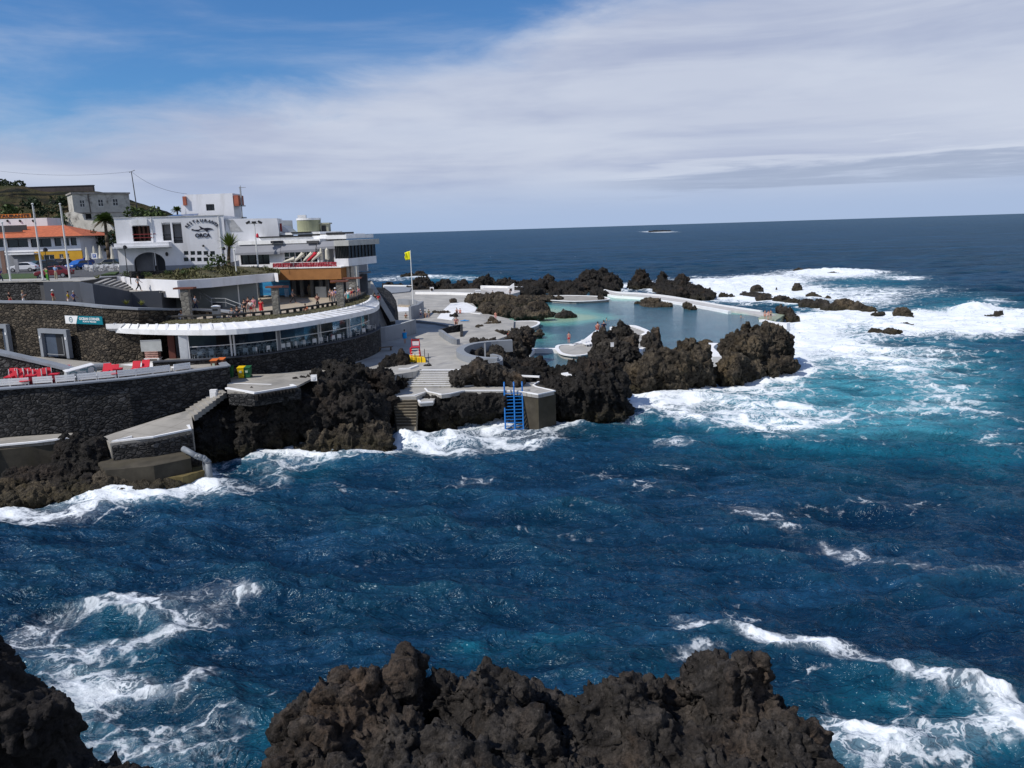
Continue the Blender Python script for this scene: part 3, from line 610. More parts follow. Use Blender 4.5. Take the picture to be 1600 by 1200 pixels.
        rock('sea_rock', [B(a, b, h * .35, r * 1.05, r * .9, h * 1.0) for a, b, r, h in bl], .2, ROCKT if i in (2, 7, 11, 12, 13) else ROCK, lab, amp=.42, group=G, foam=.9)
    G = 'lava rocks along the far pool edge'
    far = [
        ([(608, 449, 3.0, 1.6), (628, 449, 3.4, 1.2), (645, 450, 3.0, 1.2)], 'low dark rocks at the far left of the pool complex, beside the ramp'),
        ([(658, 447, 3.4, 3.0), (672, 450, 3.2, 2.4), (645, 455, 3, 1.2)], 'dome-shaped lava rock right behind the yellow flag mast'),
        ([(690, 449, 3.4, 2.4), (706, 452, 3.2, 1.8), (722, 449, 3.2, 2.2), (735, 453, 2.8, 1.4)], 'broken dark ridge behind the pale concrete terrace'),
        ([(757, 446, 3.8, 3.0), (745, 453, 3, 1.6)], 'rounded dark rock left of the small white hut'),
        ([(788, 445, 3.6, 2.2), (775, 448, 2.6, 1.4), (805, 447, 3, 1.6)], 'dark rock ridge behind the small white hut'),
        ([(825, 447, 3.2, 2.4), (843, 452, 3.8, 2.2), (856, 440, 2.4, 2.2), (810, 458, 3.2, 1.6), (835, 460, 3.4, 1.8)], 'jagged dark rock mass right of the small white hut'),
        ([(876, 452, 4.0, 2.6), (895, 455, 3.6, 2.4), (905, 445, 2.6, 2.4), (870, 462, 3, 1.4)], 'jumbled lava rocks above the curved white pool ledge'),
        ([(922, 440, 4.2, 3.6), (940, 438, 4.0, 3.4), (955, 445, 3.6, 3.0), (925, 452, 3.6, 2.6), (938, 462, 3.0, 1.8)], 'tallest dark lava mass on the far side of the pool'),
        ([(1000, 440, 2.6, 3.4), (1010, 446, 2.4, 1.8), (992, 447, 2, 1.4)], 'blocky dark rock on the far pool wall, left of the pointed one'),
        ([(984, 445, 1.4, 1.4)], 'small rock standing left of the blocky one on the far pool wall'),
        ([(1036, 441, 1.8, 3.0), (1042, 448, 1.6, 1.6)], 'tall pointed dark rock by the far pool wall'),
        ([(1052, 450, 2.0, 1.8), (1026, 449, 1.4, 1.2)], 'leaning brown rock between the pointed one and the surf'),
        ([(1066, 440, 1.8, 2.6), (1058, 462, 2.2, 1.8), (1068, 452, 1.4, 2.4)], 'ragged rock on the edge of the white surf at the bend of the pool wall'),
        ([(1027, 461, 1.6, .8)], 'flat rock lying on the white pool wall'),
    ]
    for bl, lab in far:
        rock('lava_rock', [B(a, b, .6 + h * .3, r * 1.0, r * .95, h * 1.05) for a, b, r, h in bl], .26, ROCKD, lab, amp=.75, fs=1.1, group=G, foam=.5)
    G = 'rocks round and in the pools'
    mid = [
        ([(745, 470, 2.6, 1.8), (765, 472, 2.8, 2.0), (790, 474, 3.0, 2.2), (815, 478, 2.8, 2.2), (838, 484, 2.6, 2.0), (762, 484, 2.4, 1.6), (790, 486, 2.6, 1.6), (820, 490, 2.6, 1.5), (845, 492, 2.0, 1.0), (778, 466, 2.4, 1.6)], 1.9, 'long brown rock ridge along the pale green shallow pool'),
        ([(855, 494, 1.5, .8), (862, 491, 1.0, .8)], 1.0, 'small dark rock at the tip of the brown ridge'),
        ([(884, 494, 2.2, 1.0), (875, 495, 1.2, .6)], 1.0, 'small rounded rock alone at the edge of the green shallows'),
        ([(1012, 474, 1.8, 1.1), (1022, 474, 1.6, 1.4), (1040, 478, 1.5, .8), (1000, 474, 1.0, .4)], 1.0, 'low double-humped rock rising from the middle of the blue pool'),
        ([(1074, 480, 1.2, 1.4), (1082, 483, 1.0, .6)], 1.0, 'cone-shaped rock in the blue pool near its outer wall'),
        ([(1105, 534, 1.1, .5)], 1.0, 'smooth round rock in the pool between the two big brown rocks'),
        ([(768, 503, 1.1, 1.0), (762, 508, 1.0, .5), (775, 507, .8, .6)], 1.6, 'dark rock by the bather standing at the green pool'),
        ([(749, 512, .7, .7), (742, 517, .7, .5)], 1.6, 'dark rock with a pale top at the corner of the grey pool deck'),
        ([(842, 548 - 28, .5, .5), (786, 524, .9, .9), (792, 522, .7, .6)], 1.6, 'small dark rock before the brown lava mound'),
        ([(708, 494, .8, .6), (713, 489, .3, .7)], 2.0, 'black slab of rock on the white deck behind the low wall'),
        ([(680, 487, .9, .25), (690, 488, .8, .25), (700, 489, .7, .2)], 2.0, 'thin strip of black rock set in the pale terrace'),
        ([(709, 471, .8, .6)], 2.2, 'small round stone at the back of the white painted area'),
        ([(818, 464, 1, .6), (860, 467, .9, .8), (875, 466, 1.0, .8)], 1.6, 'stones on the curved white pool ledge'),
        ([(940, 467, .9, 1.0)], 1.4, 'stone at the right tip of the curved white ledge'),
        ([(775, 522, .8, .6), (770, 530, .7, .4)], 1.6, 'dark stones at the edge of the small pool by the curved wall'),
    ]
    for bl, zb, lab in mid:
        rock('lava_rock', [B(a, b, zb + h * .25, r * 1.05, r * .95, h * 1.05) for a, b, r, h in bl], .16 if len(bl) > 4 else .13, ROCKT if 'brown' in lab or 'pool' in lab else ROCK, lab, amp=.45, fs=.8, group=G, zmin=-.5)
    rock('sea_rock', [B(640, 430, .6, 3.2, 2, 1.0), B(634, 431, .4, 3, 2, .6)], .25, ROCKD, 'low flat rock in the breakers beyond the flag mast', amp=.5, foam=.4)
    rock('sea_rock', [B(656, 428, .8, 2.6, 2, 1.6), B(662, 430, .4, 2.2, 2, .8)], .25, ROCKD, 'pointed rock in the breakers beyond the flag mast', amp=.5, foam=.4)
    rock('sea_rock', [B(1022, 362, .8, 14, 8, 2.0), B(1038, 361, .8, 10, 8, 2.4)], .9, ROCKD, 'tiny rocks breaking the open sea near the horizon', amp=1.2, fs=2)
    # rocks along the left foot
    rock('shore_rock', [B(60, 770, .5, 1.9, 1.5, .9), B(20, 780, .3, 1.6, 1.2, .7), B(95, 775, .2, 1.5, 1.2, .6), B(5, 765, .8, 1.2, 1.2, .8)], .09, ROCKT, 'wet brown shore rocks below the left end of the walkway', amp=.4, fs=.8, foam=.5)
    rock('shore_rock', [B(105, 745, 1.0, 1.8, 1.5, 1.1), B(55, 748, 1.1, 1.8, 1.3, .9), B(20, 752, 1.0, 1.4, 1.2, .7), B(140, 760, .4, 1.2, 1.1, .9), B(90, 765, .5, 1.6, 1.3, .9)], .09, ROCKD, 'dark layered boulders in front of the stained sea wall', amp=.4, fs=.8)
    rock('lava_outcrop', [B(120, 712, 2.1, 1.5, 1.6, 1.7), B(150, 705, 2.6, 1.2, 1.4, 1.3), B(120, 690, 3.0, 1.2, 1.2, .8), B(145, 735, 1.2, 1.4, 1.4, 1.3), B(110, 735, 1.3, 1.4, 1.4, 1.2)], .09, ROCKD, 'black lava knob interrupting the walkway with the white edge', amp=.42, fs=.8)
    rock('shore_rock', [B(175, 750, .8, 1.7, 1.2, .95), B(215, 745, .7, 1.9, 1.2, .95), B(265, 740, .6, 1.6, 1.1, .8), B(300, 728, .8, 1.2, 1.1, 1.0), B(140, 765, .4, 1.5, 1.1, .7), B(160, 725, 1.6, 1.0, 1.0, 1.0)], .09, ROCKT, 'brown algae-covered ledge at the foot of the sea wall, left of the pipe', amp=.3, fs=.7, foam=.8)
    # near rocks under the viewpoint
    sil = [(452, 1180, .8), (468, 1132, .75), (492, 1090, .8), (540, 1062, .75), (585, 1050, .6), (618, 1030, .5), (632, 1018, .34), (665, 1052, .6), (705, 1052, .6), (745, 1040, .6), (792, 1040, .7), (838, 1068, .6), (880, 1082, .6),
           (930, 1068, .6), (975, 1056, .6), (1010, 1056, .6), (1052, 1066, .6), (1095, 1055, .6), (1128, 1032, .55), (1158, 1020, .45), (1184, 1016, .3), (1188, 1050, .5), (1160, 1075, .7), (1120, 1085, .7), (1205, 1098, .65), (1238, 1130, .55), (1262, 1155, .5), (1285, 1190, .45)]
    bl = []
    for px, py, r in sil:
        q = PD(px, py + 13, 15.4 + .5 * math.sin(px * .031)); bl.append((q + Vector((0, 0, -r * .78)), r * 1.02, r * 1.2, r * 1.05, 0))
    for k, px in enumerate(range(490, 1250, 66)):
        q = PD(px, 1150 + 18 * math.sin(k * 2.1), 14.0); bl.append((q + Vector((0, 0, -.5)), .8, .9, .75, k))
        q = PD(px + 30, 1235, 12.8 + .4 * math.sin(k * 1.7)); bl.append((q + Vector((0, 0, -.4)), 1.0, 1.1, .8, k))
        q = PD(px, 1290, 12.3); bl.append((q + Vector((0, 0, -1.6)), 1.6, 2.0, 1.7, 0))
        q = PD(px + 20, 1180, 15.0); bl.append((q + Vector((0, 0, -2.0)), 1.5, 1.7, 2.3, 0))
    for x0 in (-3, 1.2, 4.2): bl.append((Vector((x0, 13.6, 3.2)), 3.6, 3.4, 4.6, 0))
    rock('lava_rock', bl, .055, ROCKF, 'huge craggy brown lava rock filling the bottom middle of the view', amp=.5, fs=.62, sub=1, zmin=1.0,
         disp=[('cl', 1.7, 1.3), ('vor', 1.15, -1.25), ('musg', 1.0, .5), ('vor', .42, -.42), ('cl', .2, .26), ('vor', .16, -.16)])
    bl = []
    for px, py, r in [(-48, 985, .5), (-28, 1015, .5), (-40, 1040, .7), (30, 1085, .5), (62, 1080, .5), (85, 1120, .45), (20, 1130, .7), (95, 1165, .4), (130, 1178, .45), (170, 1185, .35), (198, 1180, .3), (212, 1200, .3), (60, 1190, .7), (130, 1230, .7), (190, 1240, .5), (0, 1200, .9), (-60, 1120, 1.0), (20, 1260, 1.0), (110, 1300, 1.0)]:
        q = PD(px, py, 11.4 + .25 * math.sin(px)); bl.append((q + Vector((0, 0, -r * .8)), r, r * 1.1, r, 0))
    bl += [(PD(20, 1330, 11.0) + Vector((0, 0, -2.6)), 2.0, 2.2, 3.0, 0), (PD(-60, 1250, 11.5) + Vector((-.8, 0, -3)), 2.2, 2.4, 3.6, 0)]
    rock('lava_rock', bl, .05, rockmat('near dark rock', (.016, .014, .014), (.034, .030, .029), (.045, .034, .026), algae=0, scale=2.4, bdist=.06),
         'near black lava rock in the bottom left corner', amp=.42, fs=.5, sub=1, zmin=2.0,
         disp=[('cl', 1.7, 1.1), ('vor', 1.1, -1.0), ('musg', 1.0, .5), ('vor', .42, -.42), ('cl', .2, .26)])

# ================================================================== GROUND, DECKS, POOL
def xy(px, py, z): q = P(px, py, z); return (q.x, q.y)
def deck(name, pts, z, zb, material, kind='structure', **kw):
    """pts photo corners on the plane z (or (px, py, z) triples for a sloping deck)"""
    q = [P(p[0], p[1], p[2] if len(p) > 2 else z) for p in pts]
    o = MB().prism([(v.x, v.y) for v in q], zb, [v.z for v in q]).build(name, material)
    return tag(o, kind=kind, **kw)
def kerbline(name, pts, z, w_, h_, material, zb=None, **kw):
    """a low kerb or wall along photo points on plane z (or triples), w_ wide, h_ high, optionally down to zb"""
    q = [P(p[0], p[1], p[2] if len(p) > 2 else z) for p in pts]
    return ribbon(name, q, w_, h_, material, zb, **kw)
def ribbon(name, q, w_, h_, material, zb=None, parent=None, **kw):
    n = len(q); vs = []; 
    for i, p in enumerate(q):
        a = q[max(i - 1, 0)]; b = q[min(i + 1, n - 1)]
        d = Vector((b.x - a.x, b.y - a.y, 0)).normalized(); s = Vector((-d.y, d.x, 0)) * (w_ / 2)
        lo = zb if zb is not None else p.z - .05
        vs += [(p.x - s.x, p.y - s.y, lo), (p.x + s.x, p.y + s.y, lo), (p.x + s.x, p.y + s.y, p.z + h_), (p.x - s.x, p.y - s.y, p.z + h_)]
    fs = []
    for i in range(n - 1):
        for k in range(4): fs.append((4 * i + k, 4 * (i + 1) + k, 4 * (i + 1) + (k + 1) % 4, 4 * i + (k + 1) % 4))
    fs += [(0, 1, 2, 3), (4 * n - 1, 4 * n - 2, 4 * n - 3, 4 * n - 4)]
    b = MB(); b.add(vs, fs); o = b.build(name, material, parent)
    bm = bmesh.new(); bm.from_mesh(o.data); bmesh.ops.recalc_face_normals(bm, faces=bm.faces); bm.to_mesh(o.data); bm.free()
    return tag(o, **kw)
def smooth_pts(pts, k=4):                   # Catmull-Rom through photo points
    out = []; n = len(pts)
    for i in range(n - 1):
        p0 = pts[max(i - 1, 0)]; p1 = pts[i]; p2 = pts[i + 1]; p3 = pts[min(i + 2, n - 1)]
        for j in range(k):
            t = j / k
            out.append(tuple(.5 * ((2 * b) + (-a + c) * t + (2 * a - 5 * b + 4 * c - d) * t * t + (-a + 3 * b - 3 * c + d) * t ** 3) for a, b, c, d in zip(p0, p1, p2, p3)))
    out.append(tuple(pts[-1])); return out

def pool_water():
    rows = [(456, 930, 962), (462, 740, 1000), (468, 735, 1052), (474, 735, 1092), (480, 735, 1128), (486, 735, 1165), (491, 735, 1205), (497, 735, 1222), (505, 735, 1215), (515, 735, 1180), (530, 735, 1145), (545, 735, 1122), (560, 780, 1112), (575, 840, 1010)]
    nC = 150; vs = []; sh = []
    full = []
    for (y0, a0, b0), (y1, a1, b1) in zip(rows[:-1], rows[1:]):
        k = 6
        for j in range(k): t = j / k; full.append((y0 + (y1 - y0) * t, a0 + (a1 - a0) * t, b0 + (b1 - b0) * t))
    full.append(rows[-1])
    S_ = [E(*a, z=1.0) for a in [(830, 489, 90, 13, 1.4), (790, 483, 40, 9, .8), (900, 496, 55, 5, 1.0), (800, 523, 60, 7, .75), (960, 466, 40, 4, .8), (1175, 489, 50, 3.5, .9), (1000, 468, 40, 2.5, .5), (870, 502, 50, 7, .5), (850, 535, 60, 14, .28), (700, 492, 60, 14, .8)]]
    for y, a, b in full:
        for i in range(nC + 1):
            q = P(a + (b - a) * i / nC, y, 1.0); vs.append(q)
    x = np.array([v.x for v in vs]); y = np.array([v.y for v in vs]); f = efield(x, y, S_)
    b = MB(); W_ = nC + 1
    b.add(vs, [(r * W_ + i, (r + 1) * W_ + i, (r + 1) * W_ + i + 1, r * W_ + i + 1) for r in range(len(full) - 1) for i in range(nC)])
    m = bpy.data.materials.new('pool water'); m.use_nodes = True; t = NT(m.node_tree)
    bs = t.n('ShaderNodeBsdfPrincipled'); pos = t.n('ShaderNodeNewGeometry').outputs['Position']
    s = t.n('ShaderNodeAttribute', attribute_name='shallow').outputs['Fac']
    n = t.noise(pos, .25, 5, .6, .4); s2 = t.m('ADD', s, t.m('MULTIPLY', t.m('SUBTRACT', n, .5), .35))
    c = t.mix(t.sstep(n, .35, .7), (.030, .100, .145), (.048, .138, .185))
    c = t.mix(t.sstep(s2, .1, .55), c, (.12, .36, .33)); c = t.mix(t.sstep(s2, .5, 1.2), c, (.30, .46, .33))
    t.link(c, bs.inputs['Base Color']); bs.inputs['Roughness'].default_value = .12; bs.inputs['IOR'].default_value = 1.33; bs.inputs['Specular IOR Level'].default_value = .3
    bp = t.n('ShaderNodeBump', i_Height=t.noise(t.mapv(pos, scale=(.6, 1.3, 1), rot=(0, 0, R(10))), 1.3, 6, .65), i_Strength=1.0, i_Distance=.22); t.link(bp.outputs[0], bs.inputs['Normal'])
    t.n('ShaderNodeOutputMaterial', i_0=bs.outputs[0])
    o = b.build('pool_water', m, smooth=True); at = o.data.attributes.new('shallow', 'FLOAT', 'POINT'); at.data.foreach_set('value', f.astype(np.float32))
    tag(o, kind='structure')

def build_ground():
    pool_water()
    # main plaza and the terraces stepping down to the pools
    deck('plaza', [(560, 574), (600, 588), (650, 580), (657, 577), (723, 577), (750, 574), (742, 563), (726, 557), (716, 549), (720, 541), (738, 535), (775, 531), (792, 525), (770, 516), (722, 508), (655, 500), (560, 500), (540, 545)], 5.0, 4.4, CONC)
    deck('pool_terrace', [(590, 515), (660, 515), (735, 545), (800, 545), (803, 500), (760, 497), (735, 470), (790, 458), (745, 451), (560, 455)], 2.0, -.5, CONC)
    deck('pool_deck', [(770, 528), (792, 528), (790, 523), (752, 513), (800, 509), (796, 498), (755, 489), (735, 490), (700, 520)], 1.62, -.5, CONC)
    deck('white_deck', [(683, 497), (706, 500), (716, 487), (690, 488)], 2.06, 1.5, RIM)
    deck('white_deck', [(693, 484), (705, 473), (728, 472), (745, 481), (742, 487), (716, 489)], 2.07, 1.5, WHITE2)
    deck('pool_terrace', [(600, 447), (645, 447), (640, 455), (600, 459)], 2.3, -.5, GREYW)
    # steps of white stone from the plaza down to the sea walkway
    deck('bin_terrace', [(355, 612), (355, 586), (420, 584), (470, 580), (515, 575), (490, 590), (462, 604), (400, 613)], 5.8, 5.62, CONCB)
    deck('upper_street', [(-60, 441), (126, 440), (148, 437), (168, 433.5), (190, 431), (240, 427), (330, 420), (372, 412), (372, 402), (-60, 402)], 14.7, 8.0, ASPH)
    # decks at the pools with white rims
    def rimdeck(name, pts, z, zb, mt, close=True, k=4, w_=.42, h_=.10, rimz=True):
        sp = smooth_pts(pts + [pts[0]], k) if close else smooth_pts(pts, k)
        o = deck(name, [p for p in (sp[:-1] if close else sp)], z, zb, mt)
        kerbline('rim', sp, z, w_, h_, RIM, kind='structure')
    rimdeck('pool_deck', [(786, 507), (800, 503), (835, 502), (842, 506), (830, 512), (808, 516), (797, 512)], 1.6, .4, CONC)
    rimdeck('pool_deck', [(870, 545), (874, 540), (900, 538), (925, 535), (935, 543), (925, 552), (900, 556), (878, 553)], 1.6, .2, CONC, w_=.55)
    kerbline('rim', [(822, 552), (832, 545), (872, 545)], 1.6, 1.1, .05, RIM, zb=.3, kind='structure')
    kerbline('rim', [(893, 540), (915, 532), (930, 520), (936, 516)], 1.6, .7, .10, RIM, zb=.3, kind='structure')
    kerbline('rim', smooth_pts([(955, 512), (985, 509), (1000, 513), (1012, 519), (1005, 523)]), 1.6, .8, .10, RIM, zb=.3, kind='structure')
    deck('pool_deck', [(985, 510), (1012, 520), (1008, 540), (1000, 552), (975, 540)], 1.55, .2, CONC)
    for i in range(3): kerbline('step', [(1003, 524 + i * 4), (1012, 524 + i * 4)], 1.5 - i * .1, .35, .08, RIM, zb=.3, kind='structure')
    kerbline('rim', [(995, 552), (1002, 545), (1010, 543)], 2.0, .7, .1, RIM, zb=.3, kind='structure')
    # small white walls and the far walkway
    kerbline('pool_wall', smooth_pts([(944, 455), (962, 459), (1000, 461), (1040, 466), (1080, 472), (1120, 479), (1150, 484), (1180, 488), (1204, 493)]), 1.45, 2.6, .0, mat('pale concrete', (.5, .48, .46), .8, .1), zb=-.6, kind='structure')
    kerbline('rim', smooth_pts([(940, 458), (962, 462.5), (1000, 465), (1040, 470), (1080, 476), (1120, 483), (1140, 487)]), 1.47, .7, .10, RIM, zb=.3, kind='structure')
    kerbline('rim', smooth_pts([(944, 452.5), (962, 456), (1000, 458), (1040, 462), (1080, 468.5), (1120, 475.5), (1150, 480), (1190, 486)]), 1.47, .5, .08, RIM, zb=-.5, kind='structure')
    rimdeck('pool_ledge', [(840, 466), (870, 462), (930, 463), (950, 466), (945, 469), (900, 471), (860, 469)], 1.5, .3, CONCB, w_=.6)
    kerbline('rim', [(945, 458), (965, 461), (975, 462)], 1.2, .6, .1, RIM, zb=.3, kind='structure')
    kerbline('rim', smooth_pts([(1115, 540), (1107, 546), (1112, 553), (1122, 562)]), 1.4, 1.4, .4, RIM, zb=0, kind='structure')
    kerbline('rim', [(1190, 500), (1208, 504), (1232, 506)], 1.3, 1.0, .12, RIM, zb=0, kind='structure')
    deck('pool_ledge', [(1185, 497), (1200, 488), (1226, 492), (1212, 500)], 1.3, .2, mat('wet pale ledge', (.30, .34, .24), .5, .15))
    kerbline('rim', [(700, 490), (735, 489), (752, 491)], 2.0, .5, .12, RIM, kind='structure')
    kerbline('rim', [(745, 513), (770, 511), (795, 510)], 1.6, .5, .12, RIM, zb=.5, kind='structure')
    kerbline('rim', [(750, 530), (790, 528), (800, 524)], 1.6, .35, .12, RIM, zb=.5, kind='structure')
    for a in ([(752, 448), (795, 449), (816, 450)], [(650, 458), (700, 458.5), (745, 460)], [(600, 447), (645, 447.5)]):
        kerbline('rim', a, 2.3, .8, .35, RIM, zb=1.5, kind='structure')
    deck('pool_terrace', [(752, 452), (760, 448), (815, 449), (812, 456), (790, 462)], 2.1, 1.0, mat('pale concrete', (.5, .48, .46)))
    deck('pool_ledge', [(755, 502), (765, 499), (775, 506), (765, 512), (755, 510)], 1.66, .5, WHITE2)
    deck('pool_ledge', [(748, 517), (760, 514), (775, 520), (768, 527), (748, 528)], 1.68, .5, WHITE2)
build_rocks()
build_ground()
SEAO = make_sea(); SEAO.data.materials.append(sea_material())

# ================================================================== BUILDINGS AND WALLS
def proj(p):
    d = Vector(p) - CPOS; k = d.dot(_f); return 800 + FPX * d.dot(CX) / k, 600 - FPX * d.dot(CY) / k
def ztop(b, py):                            # height at which the vertical through b meets photo row py
    lo, hi = b.z - 5, b.z + 40
    for _ in range(40):
        m_ = (lo + hi) / 2
        if proj((b.x, b.y, m_))[1] > py: lo = m_
        else: hi = m_
    return lo
class Fr:                                   # a facade: origin, direction along it, depth pointing away from the viewpoint
    def __init__(s, O, Q):
        s.O = Vector(O); d = Vector((Q[0] - O[0], Q[1] - O[1], 0)); s.L = d.length; s.U = d.normalized(); s.V = Vector((-s.U.y, s.U.x, 0)); s.rz = math.atan2(s.U.y, s.U.x)
    def q(s, px, py, v=0.0):                # photo pixel -> (u, z) on the plane at depth v, local to O
        d = ray(px, py); o = s.O + s.V * v; t = (o - CPOS).dot(s.V) / d.dot(s.V); p = CPOS + d * t
        return (p - s.O).dot(s.U), p.z - s.O.z
    def r(s, x0, y0, x1, y1, v=0.0):        # pixel rectangle -> u0, z0, u1, z1
        xm, ym = (x0 + x1) / 2, (y0 + y1) / 2
        return s.q(x0, ym, v)[0], s.q(xm, y1, v)[1], s.q(x1, ym, v)[0], s.q(xm, y0, v)[1]
    def empty(s, name, **kw): return empty(name, s.O, s.rz, **kw)
def wallbox(mb, u0, z0, u1, z1, v0, v1, ops=()):     # wall panel with real rectangular openings
    us = sorted({u0, u1, *[max(u0, min(u1, x)) for o in ops for x in (o[0], o[2])]}); zs = sorted({z0, z1, *[max(z0, min(z1, x)) for o in ops for x in (o[1], o[3])]})
    for a, b in zip(us[:-1], us[1:]):
        col = []
        for c, d in zip(zs[:-1], zs[1:]):
            um, zm = (a + b) / 2, (c + d) / 2
            if any(o[0] < um < o[2] and o[1] < zm < o[3] for o in ops): col.append(None)
            else:
                if col and col[-1]: col[-1][1] = d
                else: col.append([c, d])
        for seg in col:
            if seg: mb.box(a, v0, seg[0], b, v1, seg[1])
    return mb
def glyphs(txt, size, depth=.03, bold=.03):           # text laid in the XZ plane, centred
    cu = bpy.data.curves.new('t', 'FONT'); cu.body = txt; cu.size = size; cu.align_x = 'CENTER'; cu.extrude = depth; cu.offset = size * bold
    o = bpy.data.objects.new('t', cu); COL.objects.link(o); dg = bpy.context.evaluated_depsgraph_get(); dg.update()
    me = bpy.data.meshes.new_from_object(o.evaluated_get(dg)); m = MB()
    m.add([(v.co.x, -v.co.z, v.co.y) for v in me.vertices], [tuple(p.vertices) for p in me.polygons])
    bpy.data.objects.remove(o); bpy.data.curves.remove(cu); bpy.data.meshes.remove(me); return m
def window(fr, rect, parent, v=0.0, frame=METALW, nx=2, nz=1, fw=.09, pane=None, inset=.18, name='window'):
    u0, z0, u1, z1 = rect; m = MB()
    m.box(u0, v + inset - .06, z0, u1, v + inset + .02, z0 + fw); m.box(u0, v + inset - .06, z1 - fw, u1, v + inset + .02, z1)
    m.box(u0, v + inset - .06, z0 + fw, u0 + fw, v + inset + .02, z1 - fw); m.box(u1 - fw, v + inset - .06, z0 + fw, u1, v + inset + .02, z1 - fw)
    for i in range(1, nx): u = u0 + (u1 - u0) * i / nx; m.box(u - fw * .4, v + inset - .05, z0 + fw, u + fw * .4, v + inset + .01, z1 - fw)
    for i in range(1, nz): z = z0 + (z1 - z0) * i / nz; m.box(u0 + fw, v + inset - .045, z - fw * .35, u1 - fw, v + inset + .005, z + fw * .35)
    w_ = m.build(name, frame, parent)
    MB().box(u0 + .02, v + inset + .03, z0 + .02, u1 - .02, v + inset + .06, z1 - .02).build('pane', pane or DGLASS, w_)
    return w_
RED = mat('red fabric', (.55, .02, .04), .7, .1)
REDD = mat('dark red paint', (.22, .03, .03), .6, .1)
BROWN = mat('ochre cladding', (.30, .135, .045), .7, .08, 1.5, dirt=(.24, .105, .035), ds=.8)
TERRA = mat('terracotta tiles', (.46, .125, .055), .8, .2, 2.0, .4, 9, dirt=(.34, .095, .045), ds=1.5)
YELW = mat('yellow plaster', (.62, .34, .03), .8, .08)
SHADEW = mat('grey awning', (.23, .235, .26), .8, .06, .8)
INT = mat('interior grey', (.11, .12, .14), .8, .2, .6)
RUIN = mat('weathered white plaster', (.50, .48, .43), .9, .12, .8, .3, 5, dirt=(.13, .115, .10), ds=.55)
CREAM = mat('cream canvas', (.62, .58, .48), .8, .06)
PILLAR = masonry('grey stone pillar', (.20, .185, .16), (.30, .285, .25), (.12, .11, .10), 1.6, .02)
LEAF = mat('green leaves', (.055, .085, .022), .7, .4, 3)
DRYL = mat('dry leaves', (.10, .095, .04), .8, .4, 3)
LEAFD = mat('dark green leaves', (.022, .038, .014), .75, .4, 3)
PALMM = mat('palm fronds', (.085, .13, .025), .6, .3, 2)
TRUNK = mat('bark', (.10, .075, .05), .9, .3, 6, .4, 12)
TEAL = mat('teal banner', (.0, .16, .21), .5, .04)

# --- hillside with real relief
def build_hill():
    sil = [(-160, 284), (-60, 288), (0, 289), (35, 290), (60, 297), (150, 299), (175, 302), (206, 313), (240, 324), (262, 331), (285, 345), (330, 352), (420, 362)]
    cols = []
    xs = np.linspace(-160, 420, 150)
    m = MB(); nt = 46; rows = []
    for px in xs:
        py = np.interp(px, [a for a, b in sil], [b for a, b in sil]); rg = PD(px, py, 240); ft = PD(px, 396, 168); ft.z = 15.2
        c = []
        for k in range(nt):
            t = k / (nt - 9)
            if t <= 1:
                p = ft.lerp(rg, t); p.z = ft.z + (rg.z - ft.z) * (t ** .75 * .75 + .25 * (math.floor(t * 6) + min(1, (t * 6 % 1) * 4)) / 6 if t < 1 else 1)
            else:
                p = rg + (rg - ft) * (t - 1); p.z = rg.z - (t - 1) * 40
            c.append(p)
        rows.append(c)
    vs = np.array([tuple(p) for c in rows for p in c], np.float32); n = fb(vs / 9, 5, 'f', .6); tt = np.tile(np.arange(nt) / (nt - 9), len(xs)); 
    vs[:, 2] += n * 3.6 * np.clip(tt * 3, 0, 1) * np.clip((1.0 - tt) * 4, .08, 1); vs[:, 1] += fb(vs / 5 + 9, 3) * 2
    m.add([tuple(v) for v in vs], [(i * nt + k, (i + 1) * nt + k, (i + 1) * nt + k + 1, i * nt + k + 1) for i in range(len(xs) - 1) for k in range(nt - 1)])
    mt = bpy.data.materials.new('hillside'); mt.use_nodes = True; t = NT(mt.node_tree); b = t.n('ShaderNodeBsdfPrincipled'); g = t.n('ShaderNodeNewGeometry'); pos = g.outputs['Position']
    a = t.noise(pos, .09, 7, .65, .5); f = t.noise(pos, .9, 6, .7); st = t.noise(t.mapv(pos, scale=(.3, .3, 2.2)), .22, 5, .6, .6)
    c = t.mix(t.sstep(a, .4, .62), (.085, .068, .036), (.045, .052, .020)); c = t.mix(t.sstep(st, .46, .58), c, (.016, .017, .013)); c = t.mix(t.m('MULTIPLY', t.sstep(f, .45, .7), .6), c, (.024, .026, .016))
    t.link(c, b.inputs['Base Color']); b.inputs['Roughness'].default_value = .95; b.inputs['Specular IOR Level'].default_value = .1
    bp = t.n('ShaderNodeBump', i_Height=t.m('ADD', f, t.m('MULTIPLY', st, 2.0)), i_Strength=1.0, i_Distance=1.0); t.link(bp.outputs[0], b.inputs['Normal']); t.n('ShaderNodeOutputMaterial', i_0=b.outputs[0])
    tag(m.build('hillside', mt, smooth=True), kind='structure')
    # flat-topped dark wall along the ridge
    fr = Fr(PD(35, 300, 236), PD(146, 300, 236)); e = fr.empty('boundary_wall', label='long dark flat-topped wall running along the hill crest', cat='wall')
    u0, z0, u1, z1 = fr.r(30, 292, 146, 303); mb = MB().box(u0, 0, -3, u1, .8, z1); mb.build('wall', mat('dark crest wall', (.06, .05, .05), .9, .2), e)
    MB().box(u0 - .1, -.1, z1, u1 + .1, .9, z1 + .25).build('coping', mat('dark coping', (.035, .035, .045), .9, .1), e)
